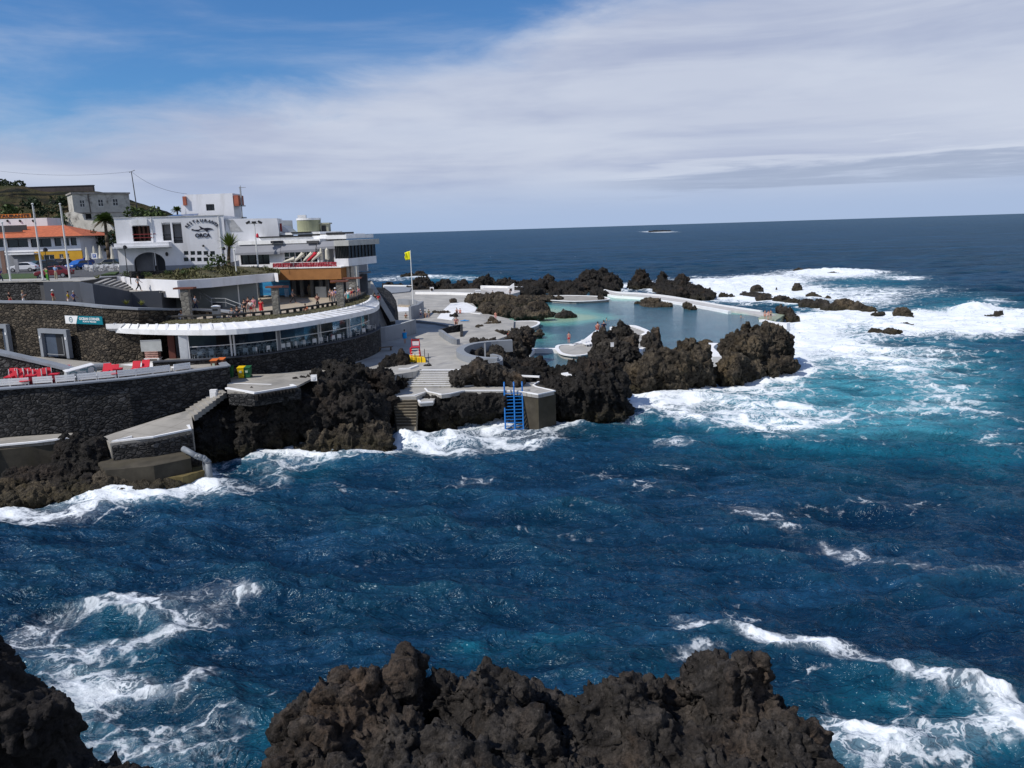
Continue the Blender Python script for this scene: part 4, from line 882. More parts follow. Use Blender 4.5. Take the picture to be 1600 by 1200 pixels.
def bush(p, r, h, label, group, mt=LEAFD, n=260):
    g = np.random.default_rng(int(abs(p.x * 13 + p.y * 7 + r * 100)) % 99991)
    m = MB()
    lob = [(g.normal(0, r * .45), g.normal(0, r * .35), h * (.35 + .4 * g.random()), r * (.35 + .3 * g.random())) for _ in range(6)]
    for _ in range(n):
        lx, ly, lz, lr = lob[g.integers(0, 6)]
        d = g.normal(size=3); d /= np.linalg.norm(d); q = Vector((lx + d[0] * lr, ly + d[1] * lr, max(.05, lz + d[2] * lr * .8)))
        a = Vector(g.normal(size=3)).normalized() * (r * .16); c = Vector(g.normal(size=3)).normalized() * (r * .13); m.face([q - a, q + c, q + a, q - c * .6])
    e = empty('bush', p, 0, label, 'bush', group); m.build('foliage', mt, e); MB().tube((0, 0, -.2), (0, 0, h * .6), r * .06, r * .03, 6).build('stem', TRUNK, e); return e

def fan_palm(p, h, cr, label, name='palm_tree', cat='palm tree', nfr=46, spiky=False, skirt=True, trunk_r=.22):
    e = empty(name, p, 0, label, cat); g = np.random.default_rng(int(abs(p.x * 7)) + 3)
    tk = MB(); ln = (.12 * h * .2 if not spiky else .3)
    pts = [(ln * (t / 6) ** 2, 0, h * t / 6) for t in range(7)]; tk.path(pts, [trunk_r * (1.25 - .35 * t / 6) for t in range(7)], 10)
    tk.build('trunk', TRUNK, e, smooth=True); top = Vector(pts[-1]); fr_ = MB(); dead = MB()
    for k in range(nfr):
        az_ = k * 2.399; el_ = R(80 - 100 * k / nfr) if not spiky else R(85 - 95 * (k / nfr) ** 1.1); L = cr * (.8 + .3 * g.random())
        d = Vector((math.cos(az_) * math.cos(el_), math.sin(az_) * math.cos(el_), math.sin(el_))); s = d.cross(Vector((0, 0, 1)))
        s = s.normalized() if s.length > .05 else Vector((1, 0, 0)); tgt = dead if (not spiky and skirt and k > nfr * .8) else fr_
        if spiky:
            a = top + d * .1; w_ = .12; mid = top + d * L * .5; tip = top + d * L + Vector((0, 0, -.06 * L)); tgt.face([a - s * w_ * .6, mid - s * w_, tip, mid + s * w_, a + s * w_ * .6])
        else:
            prev = top; segs = 5
            stem = [top + d * (L * t / segs) + Vector((0, 0, -.45 * L * (t / segs) ** 2)) for t in range(segs + 1)]
            for t in range(1, segs + 1):
                c = stem[t]; b = stem[t - 1]
                for q in range(3):
                    c2 = b.lerp(c, q / 3); wd = L * .30 * math.sin(math.pi * min(1, (t - 1 + q / 3) / segs * .8 + .22))
                    for sg in (-1, 1):
                        tip = c2 + s * sg * wd + d * wd * .5 + Vector((0, 0, -.35 * wd)); tgt.face([c2, c2 + d * .10 * L, tip])
            tgt.path(stem, .02, 4)
    fr_.build('fronds', PALMM if not spiky else mat('spiky leaves', (.13, .17, .04), .55, .25, 3), e)
    if dead.v: dead.build('dead_fronds', mat('dry fronds', (.12, .09, .045), .9, .2), e)
    return e

# --- restaurant with the whale sign
def build_orca():
    O_ = P(188, 426, 14.7); f = Fr(O_, O_ + Vector((1, .14, 0))); e = f.empty('restaurant_building', label='white restaurant building with a black whale emblem and arched porch', cat='building')
    u0, z1 = 0, f.q(184, 341)[1]; u1 = f.q(353, 380)[0]
    ops = []; bal = f.r(207, 353, 235, 377); s1 = f.r(253.5, 347.5, 267, 376); s2 = f.r(270, 347.5, 284.5, 380); ops += [bal, s1, s2]
    sm = [f.r(x - 3.6, y - 3, x + 3.6, y + 3) for y in (395.3, 405.3) for x in (290.8, 301.2, 311.4, 321.8, 332.2)]; ops += sm
    ar = f.r(209, 394, 258, 426); ar = (ar[0], -.2, ar[2], ar[3]); ops.append(ar)
    m = MB(); wallbox(m, u0, -.2, u1, z1, 0, .35, ops)
    # arch spandrels
    uc = (ar[0] + ar[2]) / 2; hw = (ar[2] - ar[0]) / 2; zs = ar[3] - .55 * (ar[3] - 0)
    for sg in (-1, 1):
        arc = [(uc + sg * hw * math.cos(t), .17, zs + (ar[3] - .02 - zs) * math.sin(t)) for t in [math.pi / 2 * i / 8 for i in range(9)]]
        pts = [(uc + sg * hw, 0.003, ar[3])] + [(a, .003, c) for a, _, c in arc]
        if sg < 0: pts = pts[::-1]
        m.slab(pts, (0, .3, 0))
    m.box(u0, .35, -.2, u0 + .35, 13, z1); m.box(u1 - .35, .35, -.2, u1, 13, z1); m.box(u0 + .35, 12.6, -.2, u1 - .35, 13, z1); m.box(u0 + .35, .35, z1 - 1.0, u1 - .35, 12.6, z1 - .8)
    m.build('wall', WHITE, e)
    MB().box(u0 - .06, -.06, -.2, ar[0], 0, 1.0).box(ar[2], -.06, -.2, u1, 0, .75).build('plinth', GREYW, e)
    MB().box(ar[0] - .5, 2.6, -.2, ar[2] + .5, 2.8, ar[3] + .5).box(ar[0] + hw, 1.6, -.2, ar[0] + hw + .2, 2.6, ar[3]).build('porch_back_wall', mat('porch grey', (.30, .31, .34), .8), e)
    MB().box(ar[0] + hw * 1.2, 2.4, 0, ar[2] - hw * .3, 2.55, ar[3] - .5).build('door', GREYD, e)
    b = f.r(184, 379, 268, 388); MB().box(b[0] - .1, -1.3, b[1] + .35, b[2], 0, b[3]).box(b[0] - .25, -1.6, b[1] + .1, b[2] + .1, .0, b[1] + .35).build('balcony_parapet', WHITE, e)
    MB().box(bal[0], 1.6, bal[1], bal[2], 1.7, bal[3]).build('balcony_back', mat('dark brown joinery', (.05, .03, .025)), e)
    for k in range(3): u = bal[0] + (bal[2] - bal[0]) * (.25 + .25 * k); MB().box(u - .12, 1.2, bal[1], u + .12, 1.4, bal[3]).build('shutter', mat('brown shutter', (.16, .08, .06)), e)
    MB().box(bal[0], -.05, bal[1] + .9, bal[2] + .7, .03, bal[1] + 1.0).box(bal[0], -.05, bal[1] + .45, bal[2] + .4, .03, bal[1] + .53).build('railing', REDD, e)
    MB().box(bal[0] + .1, -.35, bal[3] + .1, bal[2] - .2, -.003, bal[3] + .9).build('awning_box', WHITE2, e)
    for s_ in (s1, s2):
        MB().box(s_[0], .9, s_[1], s_[2], 1.0, s_[3]).build('recess', mat('recess grey', (.20, .20, .21)), e)
        MB().box(s_[0], .1, s_[1] + .7, s_[2], .2, s_[1] + .85).box(s_[0], .1, s_[1] + .25, s_[2], .2, s_[1] + .4).build('slat', BLACK, e)
    for s_ in sm: window(f, s_, e, frame=BLACK, nx=1, fw=.05, inset=.2)
    # sign
    dk = mat('sign black', (.012, .014, .03), .6)
    u, z = f.q(317, 370); wd = f.q(329, 367)[0] - f.q(305, 367)[0]; g = glyphs('ORCA', 1.0); w0 = max(v[0] for v in g.v) - min(v[0] for v in g.v); sc = wd / w0; szz = .55 / .73
    g.xf(Matrix.Translation((u, -.05, z - .05)) @ Matrix.Diagonal((sc, 1, szz, 1))); g.build('lettering', dk, e)
    word = 'RESTAURANTE'; m = MB(); ul = f.q(293.5, 357)[0]; ur = f.q(338.5, 357)[0]; uc = (ul + ur) / 2; zc = f.q(316, 357)[1]; hw = (ur - ul) / 2; hh = f.q(316, 347)[1] - zc
    for i, ch in enumerate(word):
        t = math.pi * (1 - (i + .5) / len(word)) * .92 + math.pi * .04; gx = glyphs(ch, .60, bold=.005); ang = -(math.pi / 2 - t) * .8
        m.join(gx, Matrix.Translation((uc + hw * math.cos(t), -.05, zc + hh * math.sin(t) + .02)) @ Matrix.Rotation(-ang, 4, 'Y'))
    m.build('lettering', dk, e)
    wh = [(0, .42), (.03, .62), (.09, .56), (.13, .48), (.22, .46), (.33, .46), (.40, .56), (.43, .62), (.40, .80), (.36, 1.0), (.44, .92), (.52, .74), (.60, .66), (.74, .70), (.86, .66), (.98, .52), (1.0, .44), (.90, .40), (.78, .38), (.76, .22), (.70, .05), (.66, .20), (.64, .32), (.54, .34), (.44, .36), (.40, .30), (.34, .22), (.26, .24), (.14, .34), (.06, .38)]
    a = f.q(299.5, 364); b = f.q(332.5, 352.5); m = MB(); m.slab([(a[0] + (b[0] - a[0]) * x, -.06, a[1] + (b[1] - a[1]) * y) for x, y in wh], (0, .055, 0)); em = m.build('emblem', dk, e)
    MB().slab([(a[0] + (b[0] - a[0]) * x, -.065, a[1] + (b[1] - a[1]) * y) for x, y in [(.36, .36), (.44, .30), (.54, .34), (.62, .40), (.52, .44), (.42, .42)]], (0, .004, 0)).build('belly_patch', WHITE, em)
    for px in (240, 345): u_ = f.q(px, 380)[0]; MB().tube((u_, -.08, .8), (u_, -.08, z1 - .1), .06, n=6).build('drainpipe', WHITE2, e)
    MB().box(u0 - .08, -.08, z1, u1 + .05, .45, z1 + .09).build('parapet_cap', mat('worn cap', (.60, .60, .60), .8, .1, 1, dirt=(.35, .34, .33), ds=1.2), e)
    MB().ball((f.q(318, 384)[0], -.15, f.q(318, 384)[1]), .16, .12, .16).build('wall_lamp', BLACK, e); q_ = f.q(261, 397); MB().ball((q_[0], -.15, q_[1]), .2, .15, .3).build('wall_lamp', BLACK, e)
    MB().slab([(a_, -.02, c_) for a_, c_ in (f.q(347, 341), f.q(364, 341), f.q(381, 363), f.q(360, 363))], (0, .4, 0))
    # wing with the sloping top that runs right behind the terrace block
    g2 = Fr(f.O + f.U * (u1 + .02) + Vector((0, .3, 0)), f.O + f.U * (u1 + 12) + Vector((0, .3, 0)))
    m = MB(); pt = [g2.q(352, 342), g2.q(433, 341), g2.q(436, 362), g2.q(436, 392), g2.q(352, 412)]
    m.slab([(a_, 0, c_) for a_, c_ in pt][::-1], (0, 5, 0)); w2 = empty('restaurant_wing', g2.O, g2.rz, 'plain white wing with a slanting grey-streaked panel, right of the whale wall', 'building'); m.build('wall', WHITE, w2)
    pq = [g2.q(346 + 7, 343), g2.q(364, 343), g2.q(380, 362), g2.q(360, 362)]; MB().slab([(a_, -.03, c_) for a_, c_ in pq][::-1], (0, .027, 0)).build('roof_panel', mat('streaked grey panel', (.46, .46, .46), .8, .2, 2), w2)
    MB().box(g2.q(436, 350)[0], .5, g2.q(436, 362)[1], g2.q(439, 350)[0], .9, g2.q(436, 349)[1]).build('chimney_pipe', REDD, w2)
    # upper block
    h = Fr(PD(287, 345, 131), PD(366, 345, 131)); e2 = h.empty('upper_house', label='tall plain white block with one small dark window, rising above the restaurant', cat='building')
    r_ = h.r(290, 303, 365, 345); wn = h.r(322, 319, 335, 329); m = MB(); wallbox(m, r_[0], -6, r_[2], r_[3], 0, .3, [wn]); m.box(r_[0], .3, -6, r_[0] + .3, 4.2, r_[3]); m.box(r_[2] - .3, .3, -6, r_[2], 4.2, r_[3]); m.box(r_[0] + .3, .3, r_[3] - .4, r_[2] - .3, 4.2, r_[3] - .1)
    m.slab([(a_, -.0, c_) for a_, c_ in (h.q(283, 345), h.q(283, 320), h.q(290, 320), h.q(290, 345))][::-1], (0, 6, 0)); m.build('wall', WHITE, e2)
    window(h, wn, e2, frame=BLACK, nx=2, fw=.07)
    for a_, b_, c_, d_ in ((287, 307, 292, 321), (366, 305, 373, 322)):
        x = h.r(a_, b_, c_, d_); MB().box(x[0], -.15 if a_ > 300 else -.4, x[1], x[2], 2.5, x[3]).build('brick_gable', mat('brick red', (.33, .10, .06), .8, .2), e2)
    x = h.r(366, 322, 378, 341); MB().box(x[0], .2, x[1], x[2], 2.2, x[1] + .2).box(x[2] - .12, .2, x[1], x[2], .3, x[3] + 3).box(x[0], .2, x[3], x[2], 2.2, x[3] + .15).build('balcony', METALG, e2)
    MB().tube((x[2], .5, x[3]), (x[2], .5, x[3] + 3.2), .05).tube((x[2] - .3, .5, x[3] + 2.9), (x[2] + .8, .5, x[3] + 2.9), .04).build('aerial', METALG, e2)
    h3 = Fr(PD(245, 345, 128), PD(310, 345, 128)); e3 = h3.empty('solar_canopy', label='blue tinted low canopy on the roof left of the tall white block', cat='roof panel'); x = h3.r(250, 335, 307, 340)
    MB().slab([(x[0], 0, x[1]), (x[2], 0, x[1] + .1), (x[2] - .6, 2.5, x[3]), (x[0] + 1.2, 2.5, x[3] - .1)], (0, 0, .12)).build('panel', mat('blue glass roof', (.05, .09, .20), .3), e3); MB().box(x[0] + .5, .5, x[1] - 3, x[0] + .7, .7, x[1]).build('post', METALG, e3); MB().box(x[2] - .9, .5, x[1] - 3, x[2] - .7, .7, x[1] + .1).build('post', METALG, e3)

# --- lower terrace block to the right of it
def build_terrace_block():
    f = Fr(PD(372, 418, 113.5), PD(533, 418, 109.5)); f.O.z = 14.6; f.O = Vector((f.O.x, f.O.y, 14.6))
    e = f.empty('terrace_restaurant', label='flat-roofed restaurant block with grey awnings and ochre balcony band', cat='building')
    w1 = f.r(376, 396, 421, 413.5); w2 = f.r(443, 392, 496, 411); uL = f.q(373, 400)[0]; uM = f.q(442, 400)[0]; uR = f.q(498, 400)[0]; uE = f.q(527, 400)[0]
    zt = f.q(440, 381)[1]; m = MB(); wallbox(m, uL, -1.2, uR, zt, 0, .3, [w1, w2]); m.box(uL, .3, -1.2, uL + .3, 14, zt); m.box(uL + .3, 13.7, -1.2, uE - 2, 14, zt); m.box(uR - .3, .3, -1.2, uR, 5, zt)
    for px in (502, 523): u = f.q(px, 400)[0]; m.tube((u, .2, -.2), (u, .2, f.q(px, 388)[1]), .22, n=10)
    m.box(uR, 4.5, -.2, uE, 4.8, zt); m.build('wall', WHITE, e)
    window(f, w1, e, nx=4, nz=1, frame=BLACK, fw=.08); window(f, w2, e, nx=6, nz=2, frame=METALW, fw=.1)
    for a, b, c, d, sl in ((371, 383, 442, 396, .5), (442, 380, 497, 392, .9), (498, 378, 527, 387, .9)):
        x = f.r(a, b, c, d); MB().slab([(x[0], -.7, x[1]), (x[2] - .05, -.7, x[1] + .1), (x[2] - .05, -.1, x[3]), (x[0], -.1, x[3] - .05)], (0, 0, .12)).box(x[0], -.74, x[1] - .15, x[2] - .05, -.68, x[1] + .1).build('awning', SHADEW, e)
    for i, (a, b, c, d, v) in enumerate(((405, 369, 541, 375, 1.5), (372, 375, 500, 381, -.3), (430, 363, 500, 366.5, 4.5), (500, 366, 541, 370, 2.5), (372, 372, 405, 376, 4))):
        x = f.r(a, b, c, d, v); MB().box(x[0], v, x[1], x[2], v + 9 - i, x[3]).build('roof', WHITE2, e)
    for a, b, c, d, v in ((405, 369.3, 487, 371, 1.4), (455, 362.7, 486, 363.8, 4.4), (510, 363.5, 538, 366.5, 2.4)):
        x = f.r(a, b, c, d, v); MB().box(x[0], v - .1, x[1], x[2], v + 3, x[3] + .05).build('roof_edge', BLACK, e)
    for a in (424, 480): x = f.r(a, 376, a + 18, 380, -.4); MB().box(x[0], -.6, x[1], x[2], -.33, x[3]).build('air_vent', mat('dark vent', (.07, .07, .075)), e)
    x = f.r(388, 345, 436, 372, 6); MB().slab([(x[0], 6, x[1]), (x[2], 6, x[1]), (x[2], 6, x[3]), (x[0], 6, x[3])][::-1], (0, 4, 0)).build('rear_wall', WHITE, e)
    x = f.r(438, 353, 453, 363, 7); MB().slab([(x[0], 7, x[1]), (x[2], 7, x[1]), (x[0] + .5, 7, x[3]), (x[0], 7, x[3])][::-1], (0, 2, 0)).build('roof_fin', WHITE, e)
    # ochre band with its white lip, ceiling beneath
    x = f.r(430, 419, 533, 437, -2.2); MB().box(x[0], -2.2, x[1], x[2], -1.9, x[3]).box(x[2] - .3, -1.9, x[1], x[2], .6, x[3]).build('fascia', BROWN, e)
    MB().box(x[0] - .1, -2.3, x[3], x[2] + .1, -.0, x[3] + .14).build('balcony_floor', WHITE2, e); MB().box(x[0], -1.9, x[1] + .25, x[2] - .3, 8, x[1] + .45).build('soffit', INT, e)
    fz0 = x[1]
    y = f.r(427, 411, 526, 418, -2.1); rl = MB().box(y[0], -2.15, y[3] - .1, y[2], -2.05, y[3]).box(y[0], -2.14, x[3] + .18, y[2], -2.1, x[3] + .75)
    for k in range(26): u = y[0] + (y[2] - y[0]) * k / 25; rl.box(u - .03, -2.2, x[3] + .14, u + .03, -2.15, y[3])
    rl.build('railing', mat('red railing cloth', (.30, .02, .035), .7, .3, 4, dirt=(.55, .35, .36), ds=3.2), e)
    # ground floor under the band
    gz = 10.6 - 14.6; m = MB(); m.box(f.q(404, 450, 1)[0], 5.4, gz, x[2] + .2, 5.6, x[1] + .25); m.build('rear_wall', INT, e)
    m = MB(); 
    for px in (459, 471, 487, 501, 511): u = f.q(px, 455, 1)[0]; m.box(u - .18, 1, gz, u + .18, 1.4, x[1] + .25)
    m.build('column', mat('grey column', (.22, .22, .22)), e)
    u = f.q(521, 445, .2); MB().box(f.q(516, 445, .2)[0], .2, gz + 1.9, f.q(526, 445, .2)[0], .6, x[1] + .25).build('ochre_panel', mat('orange panel', (.5, .20, .03)), e)
    q_ = f.r(493, 448, 509, 461, -.5); MB().box(q_[0], -.5, gz, q_[2], -.3, q_[3]).build('information_board', mat('pale board', (.42, .45, .45)), e)
    # blue poster wall
    pb = f.r(405, 439, 454.5, 467, .4)
    pm = bpy.data.materials.new('sea poster'); pm.use_nodes = True; t = NT(pm.node_tree); b = t.n('ShaderNodeBsdfPrincipled'); pos = t.n('ShaderNodeTexCoord').outputs['Object']
    n = t.noise(t.mapv(pos, scale=(.35, 1, 1.4)), .8, 5, .6, 1.2); c = t.mix(t.sstep(n, .3, .7), (.01, .09, .28), (.03, .30, .55)); c = t.mix(t.sstep(t.noise(t.mapv(pos, scale=(.2, 1, 1.2), rot=(0, .25, 0)), 1.3, 4, .6, .8), .62, .7), c, (.55, .72, .85))
    t.link(c, b.inputs['Base Color']); b.inputs['Roughness'].default_value = .5; t.n('ShaderNodeOutputMaterial', i_0=b.outputs[0])
    po = MB().box(pb[0], .3, gz + .3, pb[2], .4, x[1] + .2).build('poster', pm, e)
    r_ = f.r(443, 446, 451, 449.5, .3); MB().box(r_[0], .27, r_[1], r_[2], .296, r_[3]).build('poster_label', mat('pale red label', (.7, .35, .35)), po); m = MB()
    for k in range(3): a = f.r(445 + 2.2 * k, 451, 446.3 + 2.2 * k, 464, .3); m.box(a[0], .275, a[1], a[2], .297, a[3])
    m.build('poster_text', mat('pale blue text', (.45, .6, .75)), po)
    q_ = f.r(395, 440, 404, 470, 0); MB().box(q_[0], -.2, gz, q_[2], 1.2, x[1] + .2).build('pier', mat('grey pier', (.27, .28, .29)), e)
    # bay window room at the right end
    f2 = Fr(PD(521, 418, 108.5), PD(566, 418, 107.5)); f2.O.z = 14.6; e2 = f2.empty('bay_room', label='boxy dark-glazed end room with white base overlooking the sea', cat='building')
    g = f2.r(524, 384, 544.5, 404); m = MB().box(g[0], .1, g[1], g[2] - .1, 8.9, g[3]); m.build('glazing', DGLASS, e2); m = MB()
    for k in range(9): u = g[0] + (g[2] - g[0]) * k / 8; m.box(u - .05, 0, g[1], u + .05, .1, g[3])
    for k in range(9): v_ = 9 * k / 8; m.box(g[2] - .1, v_ - .05, g[1], g[2], v_ + .05, g[3])
    m.build('mullion', BLACK, e2)
    k_ = f2.r(525, 404, 545, 416); MB().box(k_[0], -.3, k_[1], k_[2] + .1, 9.1, k_[3]).build('base_band', WHITE, e2)
    k_ = f2.r(526, 375.5, 546, 384); MB().box(k_[0], -.9, k_[1], k_[2] + .3, 9.4, k_[3]).build('roof', mat('grey roof band', (.42, .42, .40)), e2)
    k_ = f2.r(536, 416, 543, 430); m = MB().box(k_[0], .6, -5, k_[2], 2, k_[3]); k_ = f2.r(545, 416, 551, 430); m.box(k_[0], .6, -5, k_[2], 2, k_[3]); k_ = f2.r(555, 416, 556.4, 430); m.box(k_[0], .2, -5, k_[2], .4, k_[3]); m.build('column', mat('pale block', (.40, .40, .38)), e2)
    # round water tank and lift box on the roof
    c = PD(484, 366, 121); c.z = ztop(c, 366) if False else c.z; te = empty('roof_tank', c, 0, 'round olive tank with open white rim on the roof', 'tank')
    hh = ztop(c, 344) - c.z; m = MB().lathe([(1.72, -.4), (1.72, hh), (1.72, hh + .02), (1.6, hh + .02), (1.55, hh - .3), (.0, hh - .32)], 28); m.build('drum', mat('olive render', (.30, .31, .20), .8), te, smooth=False)
    MB().lathe([(1.78, hh), (1.78, hh + .28), (1.62, hh + .28), (1.62, hh)], 28).build('rim', WHITE2, te); MB().box(-1.3, -1.2, hh, -.1, -.7, hh + .75).build('hatch', METALW, te)
    c = PD(507, 366, 120.5); te = empty('roof_access', c, 0, 'small stair head with dark door beside the roof tank', 'roof structure'); z2 = ztop(c, 348) - c.z
    MB().box(-.55, 0, -.4, .65, 1.6, z2 - .2).box(-.8, -.2, z2 - .2, .85, 1.8, z2).build('wall', mat('olive grey', (.28, .28, .22)), te); MB().box(-.35, -.04, -.4, .3, -.003, z2 - .4).build('door', BLACK, te)

# --- upper left buildings
def build_town():
    f = Fr(PD(-30, 413, 152), PD(130, 413, 152)); f.O.z = 14.7; e = f.empty('orange_roofed_restaurant', label='long two-storey restaurant with orange tiled roof and yellow ground floor', cat='building')
    u0 = f.q(-40, 390)[0]; u1 = f.q(127, 390)[0]; zt = f.q(60, 370.5)[1]; zm = f.q(60, 393)[1]
    wins = [f.r(*a) for a in ((-25, 373.5, 5, 386.5), (11, 373.5, 44, 386.5), (48, 373, 80, 386), (85, 372, 95.5, 384.5), (99, 372, 108, 384), (110.5, 371.5, 119.5, 383.5))]
    m = MB(); wallbox(m, u0, zm, u1, zt, 0, .3, wins); m.box(u1 - .3, .3, 0, u1, 14, zt); m.build('wall', WHITE, e)
    low = [f.r(68, 398, 85, 408), f.r(92.5, 397, 99, 404), f.r(103, 396, 108, 404)]
    m = MB(); wallbox(m, f.q(54, 400)[0], -.2, u1 - .003, zm, .05, .35, low); m.build('ground_floor_wall', YELW, e); MB().box(u0, .05, -.2, f.q(54, 400)[0], .35, zm).build('ground_floor_wall', mat('shop front grey', (.25, .26, .28)), e)
    for w_ in wins: window(f, w_, e, frame=BLACK, nx=2 if w_[2] - w_[0] > 2 else 1, fw=.07)
    for w_ in low: window(f, w_, e, v=.05, frame=WHITE2, nx=2, fw=.08)
    x = f.r(8, 394, 54, 398, -1.5); MB().box(x[0], -1.8, x[1], x[2], 0, x[1] + .25).build('canopy', WHITE2, e)
    # hipped roof
    el_ = f.q(-45, 370)[0], f.q(134, 369)[0]; rl_ = f.q(-45, 353)[0], f.q(76, 353)[0]; zr = f.q(60, 353, 5)[1]
    m = MB(); a, b = el_; c, d = rl_
    m.add([(a, -.9, zt), (b, -.9, zt), (b, 12, zt), (a, 12, zt), (a, 5.5, zr), (d, 5.5, zr)], [(0, 1, 5, 4), (1, 2, 5), (2, 3, 4, 5), (3, 0, 4), (3, 2, 1, 0)]); m.build('roof', TERRA, e)
    MB().box(a, -.95, zt - .22, b + .05, -.85, zt + .02).build('gutter', mat('dark gutter', (.06, .045, .04)), e)
    x = f.r(0, 354.5, 36, 359.5, 2.0); MB().box(f.q(-40, 355, 2)[0], 1.6, x[1] - .4, x[2], 1.8, x[1] + .05).box(f.q(-40, 355, 2)[0], 3.2, x[1], x[2], 3.3, x[3] + .3).build('roof_terrace', mat('dark terrace', (.05, .05, .055)), e)
    f2 = Fr(PD(-30, 353, 162), PD(75, 353, 162)); e2 = f2.empty('upper_storey', label='low white set-back wall with small lamps, under the orange sign', cat='building'); x = f2.r(-40, 342, 74, 354)
    MB().box(x[0], 0, x[1] - 4, x[2], 5, x[3]).build('wall', WHITE, e2)
    for px in (12, 31.5, 52): q_ = f2.q(px, 345); MB().ball((q_[0], -.1, q_[1]), .22, .2, .25).build('wall_lamp', BLACK, e2)
    f3 = Fr(PD(-30, 341, 163), PD(48, 341, 163)); e3 = f3.empty('sign_board', label='orange restaurant sign board standing on the white set-back wall', cat='sign'); x = f3.r(-42, 335, 48, 341)
    MB().box(x[0], 0, x[1], x[2], .15, x[3]).build('board', mat('orange board', (.55, .17, .03), .6, .1), e3); g = glyphs('RESTAURANTE', 1.0); w0 = max(v[0] for v in g.v) - min(v[0] for v in g.v); tw = f3.q(46, 338)[0] - f3.q(-17, 338)[0]
    uc = (f3.q(46, 338)[0] + f3.q(-17, 338)[0]) / 2; g.xf(Matrix.Translation((uc, -.04, x[1] + .1)) @ Matrix.Diagonal((tw / w0, 1, (x[3] - x[1] - .2) / .72, 1))); g.build('lettering', mat('dark sign letters', (.04, .02, .02)), e3)
    MB().box(x[0] + 1, .15, x[1] - .4, x[0] + 1.2, .3, x[1]).box(x[2] - 1.2, .15, x[1] - .4, x[2] - 1, .3, x[1]).build('bracket', BLACK, e3)
    # annex
    f4 = Fr(PD(127, 395, 158), PD(151, 395, 158)); e4 = f4.empty('annex', label='small weathered white annex at the right end of the orange roof', cat='building'); x = f4.r(128, 376, 149, 394)
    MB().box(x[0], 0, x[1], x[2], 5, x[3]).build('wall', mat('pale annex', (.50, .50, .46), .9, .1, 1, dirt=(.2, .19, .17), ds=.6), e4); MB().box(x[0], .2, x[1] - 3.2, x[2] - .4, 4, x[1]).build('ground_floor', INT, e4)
    MB().slab([(x[0] - .3, -.3, x[3]), (x[2] + .3, -.3, x[3]), (x[2] + .3, 5, x[3] + .8), (x[0] - .3, 5, x[3] + .8)], (0, 0, .15)).build('roof', mat('worn roof', (.36, .30, .24), .9, .3), e4)
    # derelict house on the slope
    f5 = Fr(PD(113, 352, 190), PD(203, 350, 197)); e5 = f5.empty('derelict_house', label='weathered two-storey derelict house with three upper windows on the hillside', cat='house')
    u = f5.r(114, 303, 203, 332); wn = [f5.r(*a) for a in ((124, 312, 133, 324), (152.5, 311, 162, 323), (175.5, 310, 185, 322))]; dr = f5.r(134, 334, 143, 342)
    m = MB(); wallbox(m, u[0], u[1], u[2], u[3], 0, .3, wn); lo = f5.r(112, 331, 203, 352); wallbox(m, lo[0], -4, lo[2], u[1], .003, .303, [dr]); m.box(u[0], .3, -4, u[0] + .3, 9, u[3]); m.box(u[2] - .3, .3, -4, u[2], 9, u[3]); m.box(u[0] + .3, .3, u[3] - .5, u[2] - .3, 9, u[3] - .3); m.box(u[0] + .3, 2.5, -4, u[2] - .3, 2.7, u[3] - .5); m.build('wall', RUIN, e5)
    MB().box(u[0] - .25, -.3, u[3], u[2] + .25, 9.2, u[3] + .35).box(u[0] - .15, -.12, u[1] - .12, u[2] + .15, -.0, u[1] + .1).build('cornice', mat('worn cornice', (.33, .30, .27), .9, .3), e5)
    MB().tube((f5.q(140, 318)[0], -.1, u[1]), (f5.q(139, 318)[0], -.1, u[3]), .1, n=6).build('drainpipe', mat('rusty pipe', (.12, .1, .09)), e5)
    for w_ in wn: window(f5, w_, e5, frame=mat('old white frames', (.55, .54, .5)), nx=2, nz=2, fw=.16, inset=.1)
    MB().box(dr[0], .8, dr[1], dr[2], .9, dr[3]).build('doorway', BLACK, e5)  # black sheet behind the gap paints the dark inside
    f6 = Fr(PD(98, 356, 183), PD(160, 356, 180)); e6 = f6.empty('ruined_wall', label='crumbling pale wall stretching in front of the derelict house', cat='wall')
    pt = [f6.q(*a) for a in ((98, 358), (100, 333), (112, 331), (128, 335), (132, 344), (158, 346), (172, 352), (180, 362), (120, 362))]; MB().slab([(a, 0, c) for a, c in pt][::-1], (0, .5, 0)).build('wall', RUIN, e6)
    # power pole and lines
    b = PD(213, 316, 205); t_ = b + Vector((-.35, 0, 0)); t_.z = ztop(b, 268); pe = empty('utility_pole', b, 0, 'leaning utility pole on the hill behind the derelict house', 'pole')
    MB().tube((0, 0, -3), (t_.x - b.x, 0, t_.z - b.z), .16, .1).build('pole', mat('weathered wood', (.10, .10, .10)), pe); MB().tube((t_.x - b.x - .6, 0, t_.z - b.z - .2), (t_.x - b.x + .9, 0, t_.z - b.z + .3), .07).build('crossarm', mat('weathered wood', (.10, .10, .10)), pe)
    for a_, c_, lb in (((-60, 258, 215), 1.6, 'thin power line running left from the utility pole'), ((292, 303, 132), 1.0, 'thin power line dropping right from the utility pole to the white block')):
        q_ = PD(*a_); m = MB(); n = 16; pts = [t_.lerp(q_, k / n) - Vector((0, 0, 4 * c_ * (k / n) * (1 - k / n))) for k in range(n + 1)]; m.path([p - t_ for p in pts], .035, 4); o = m.build('power_line', mat('cable', (.09, .1, .12)), loc=t_); tag(o, lb, 'cable')

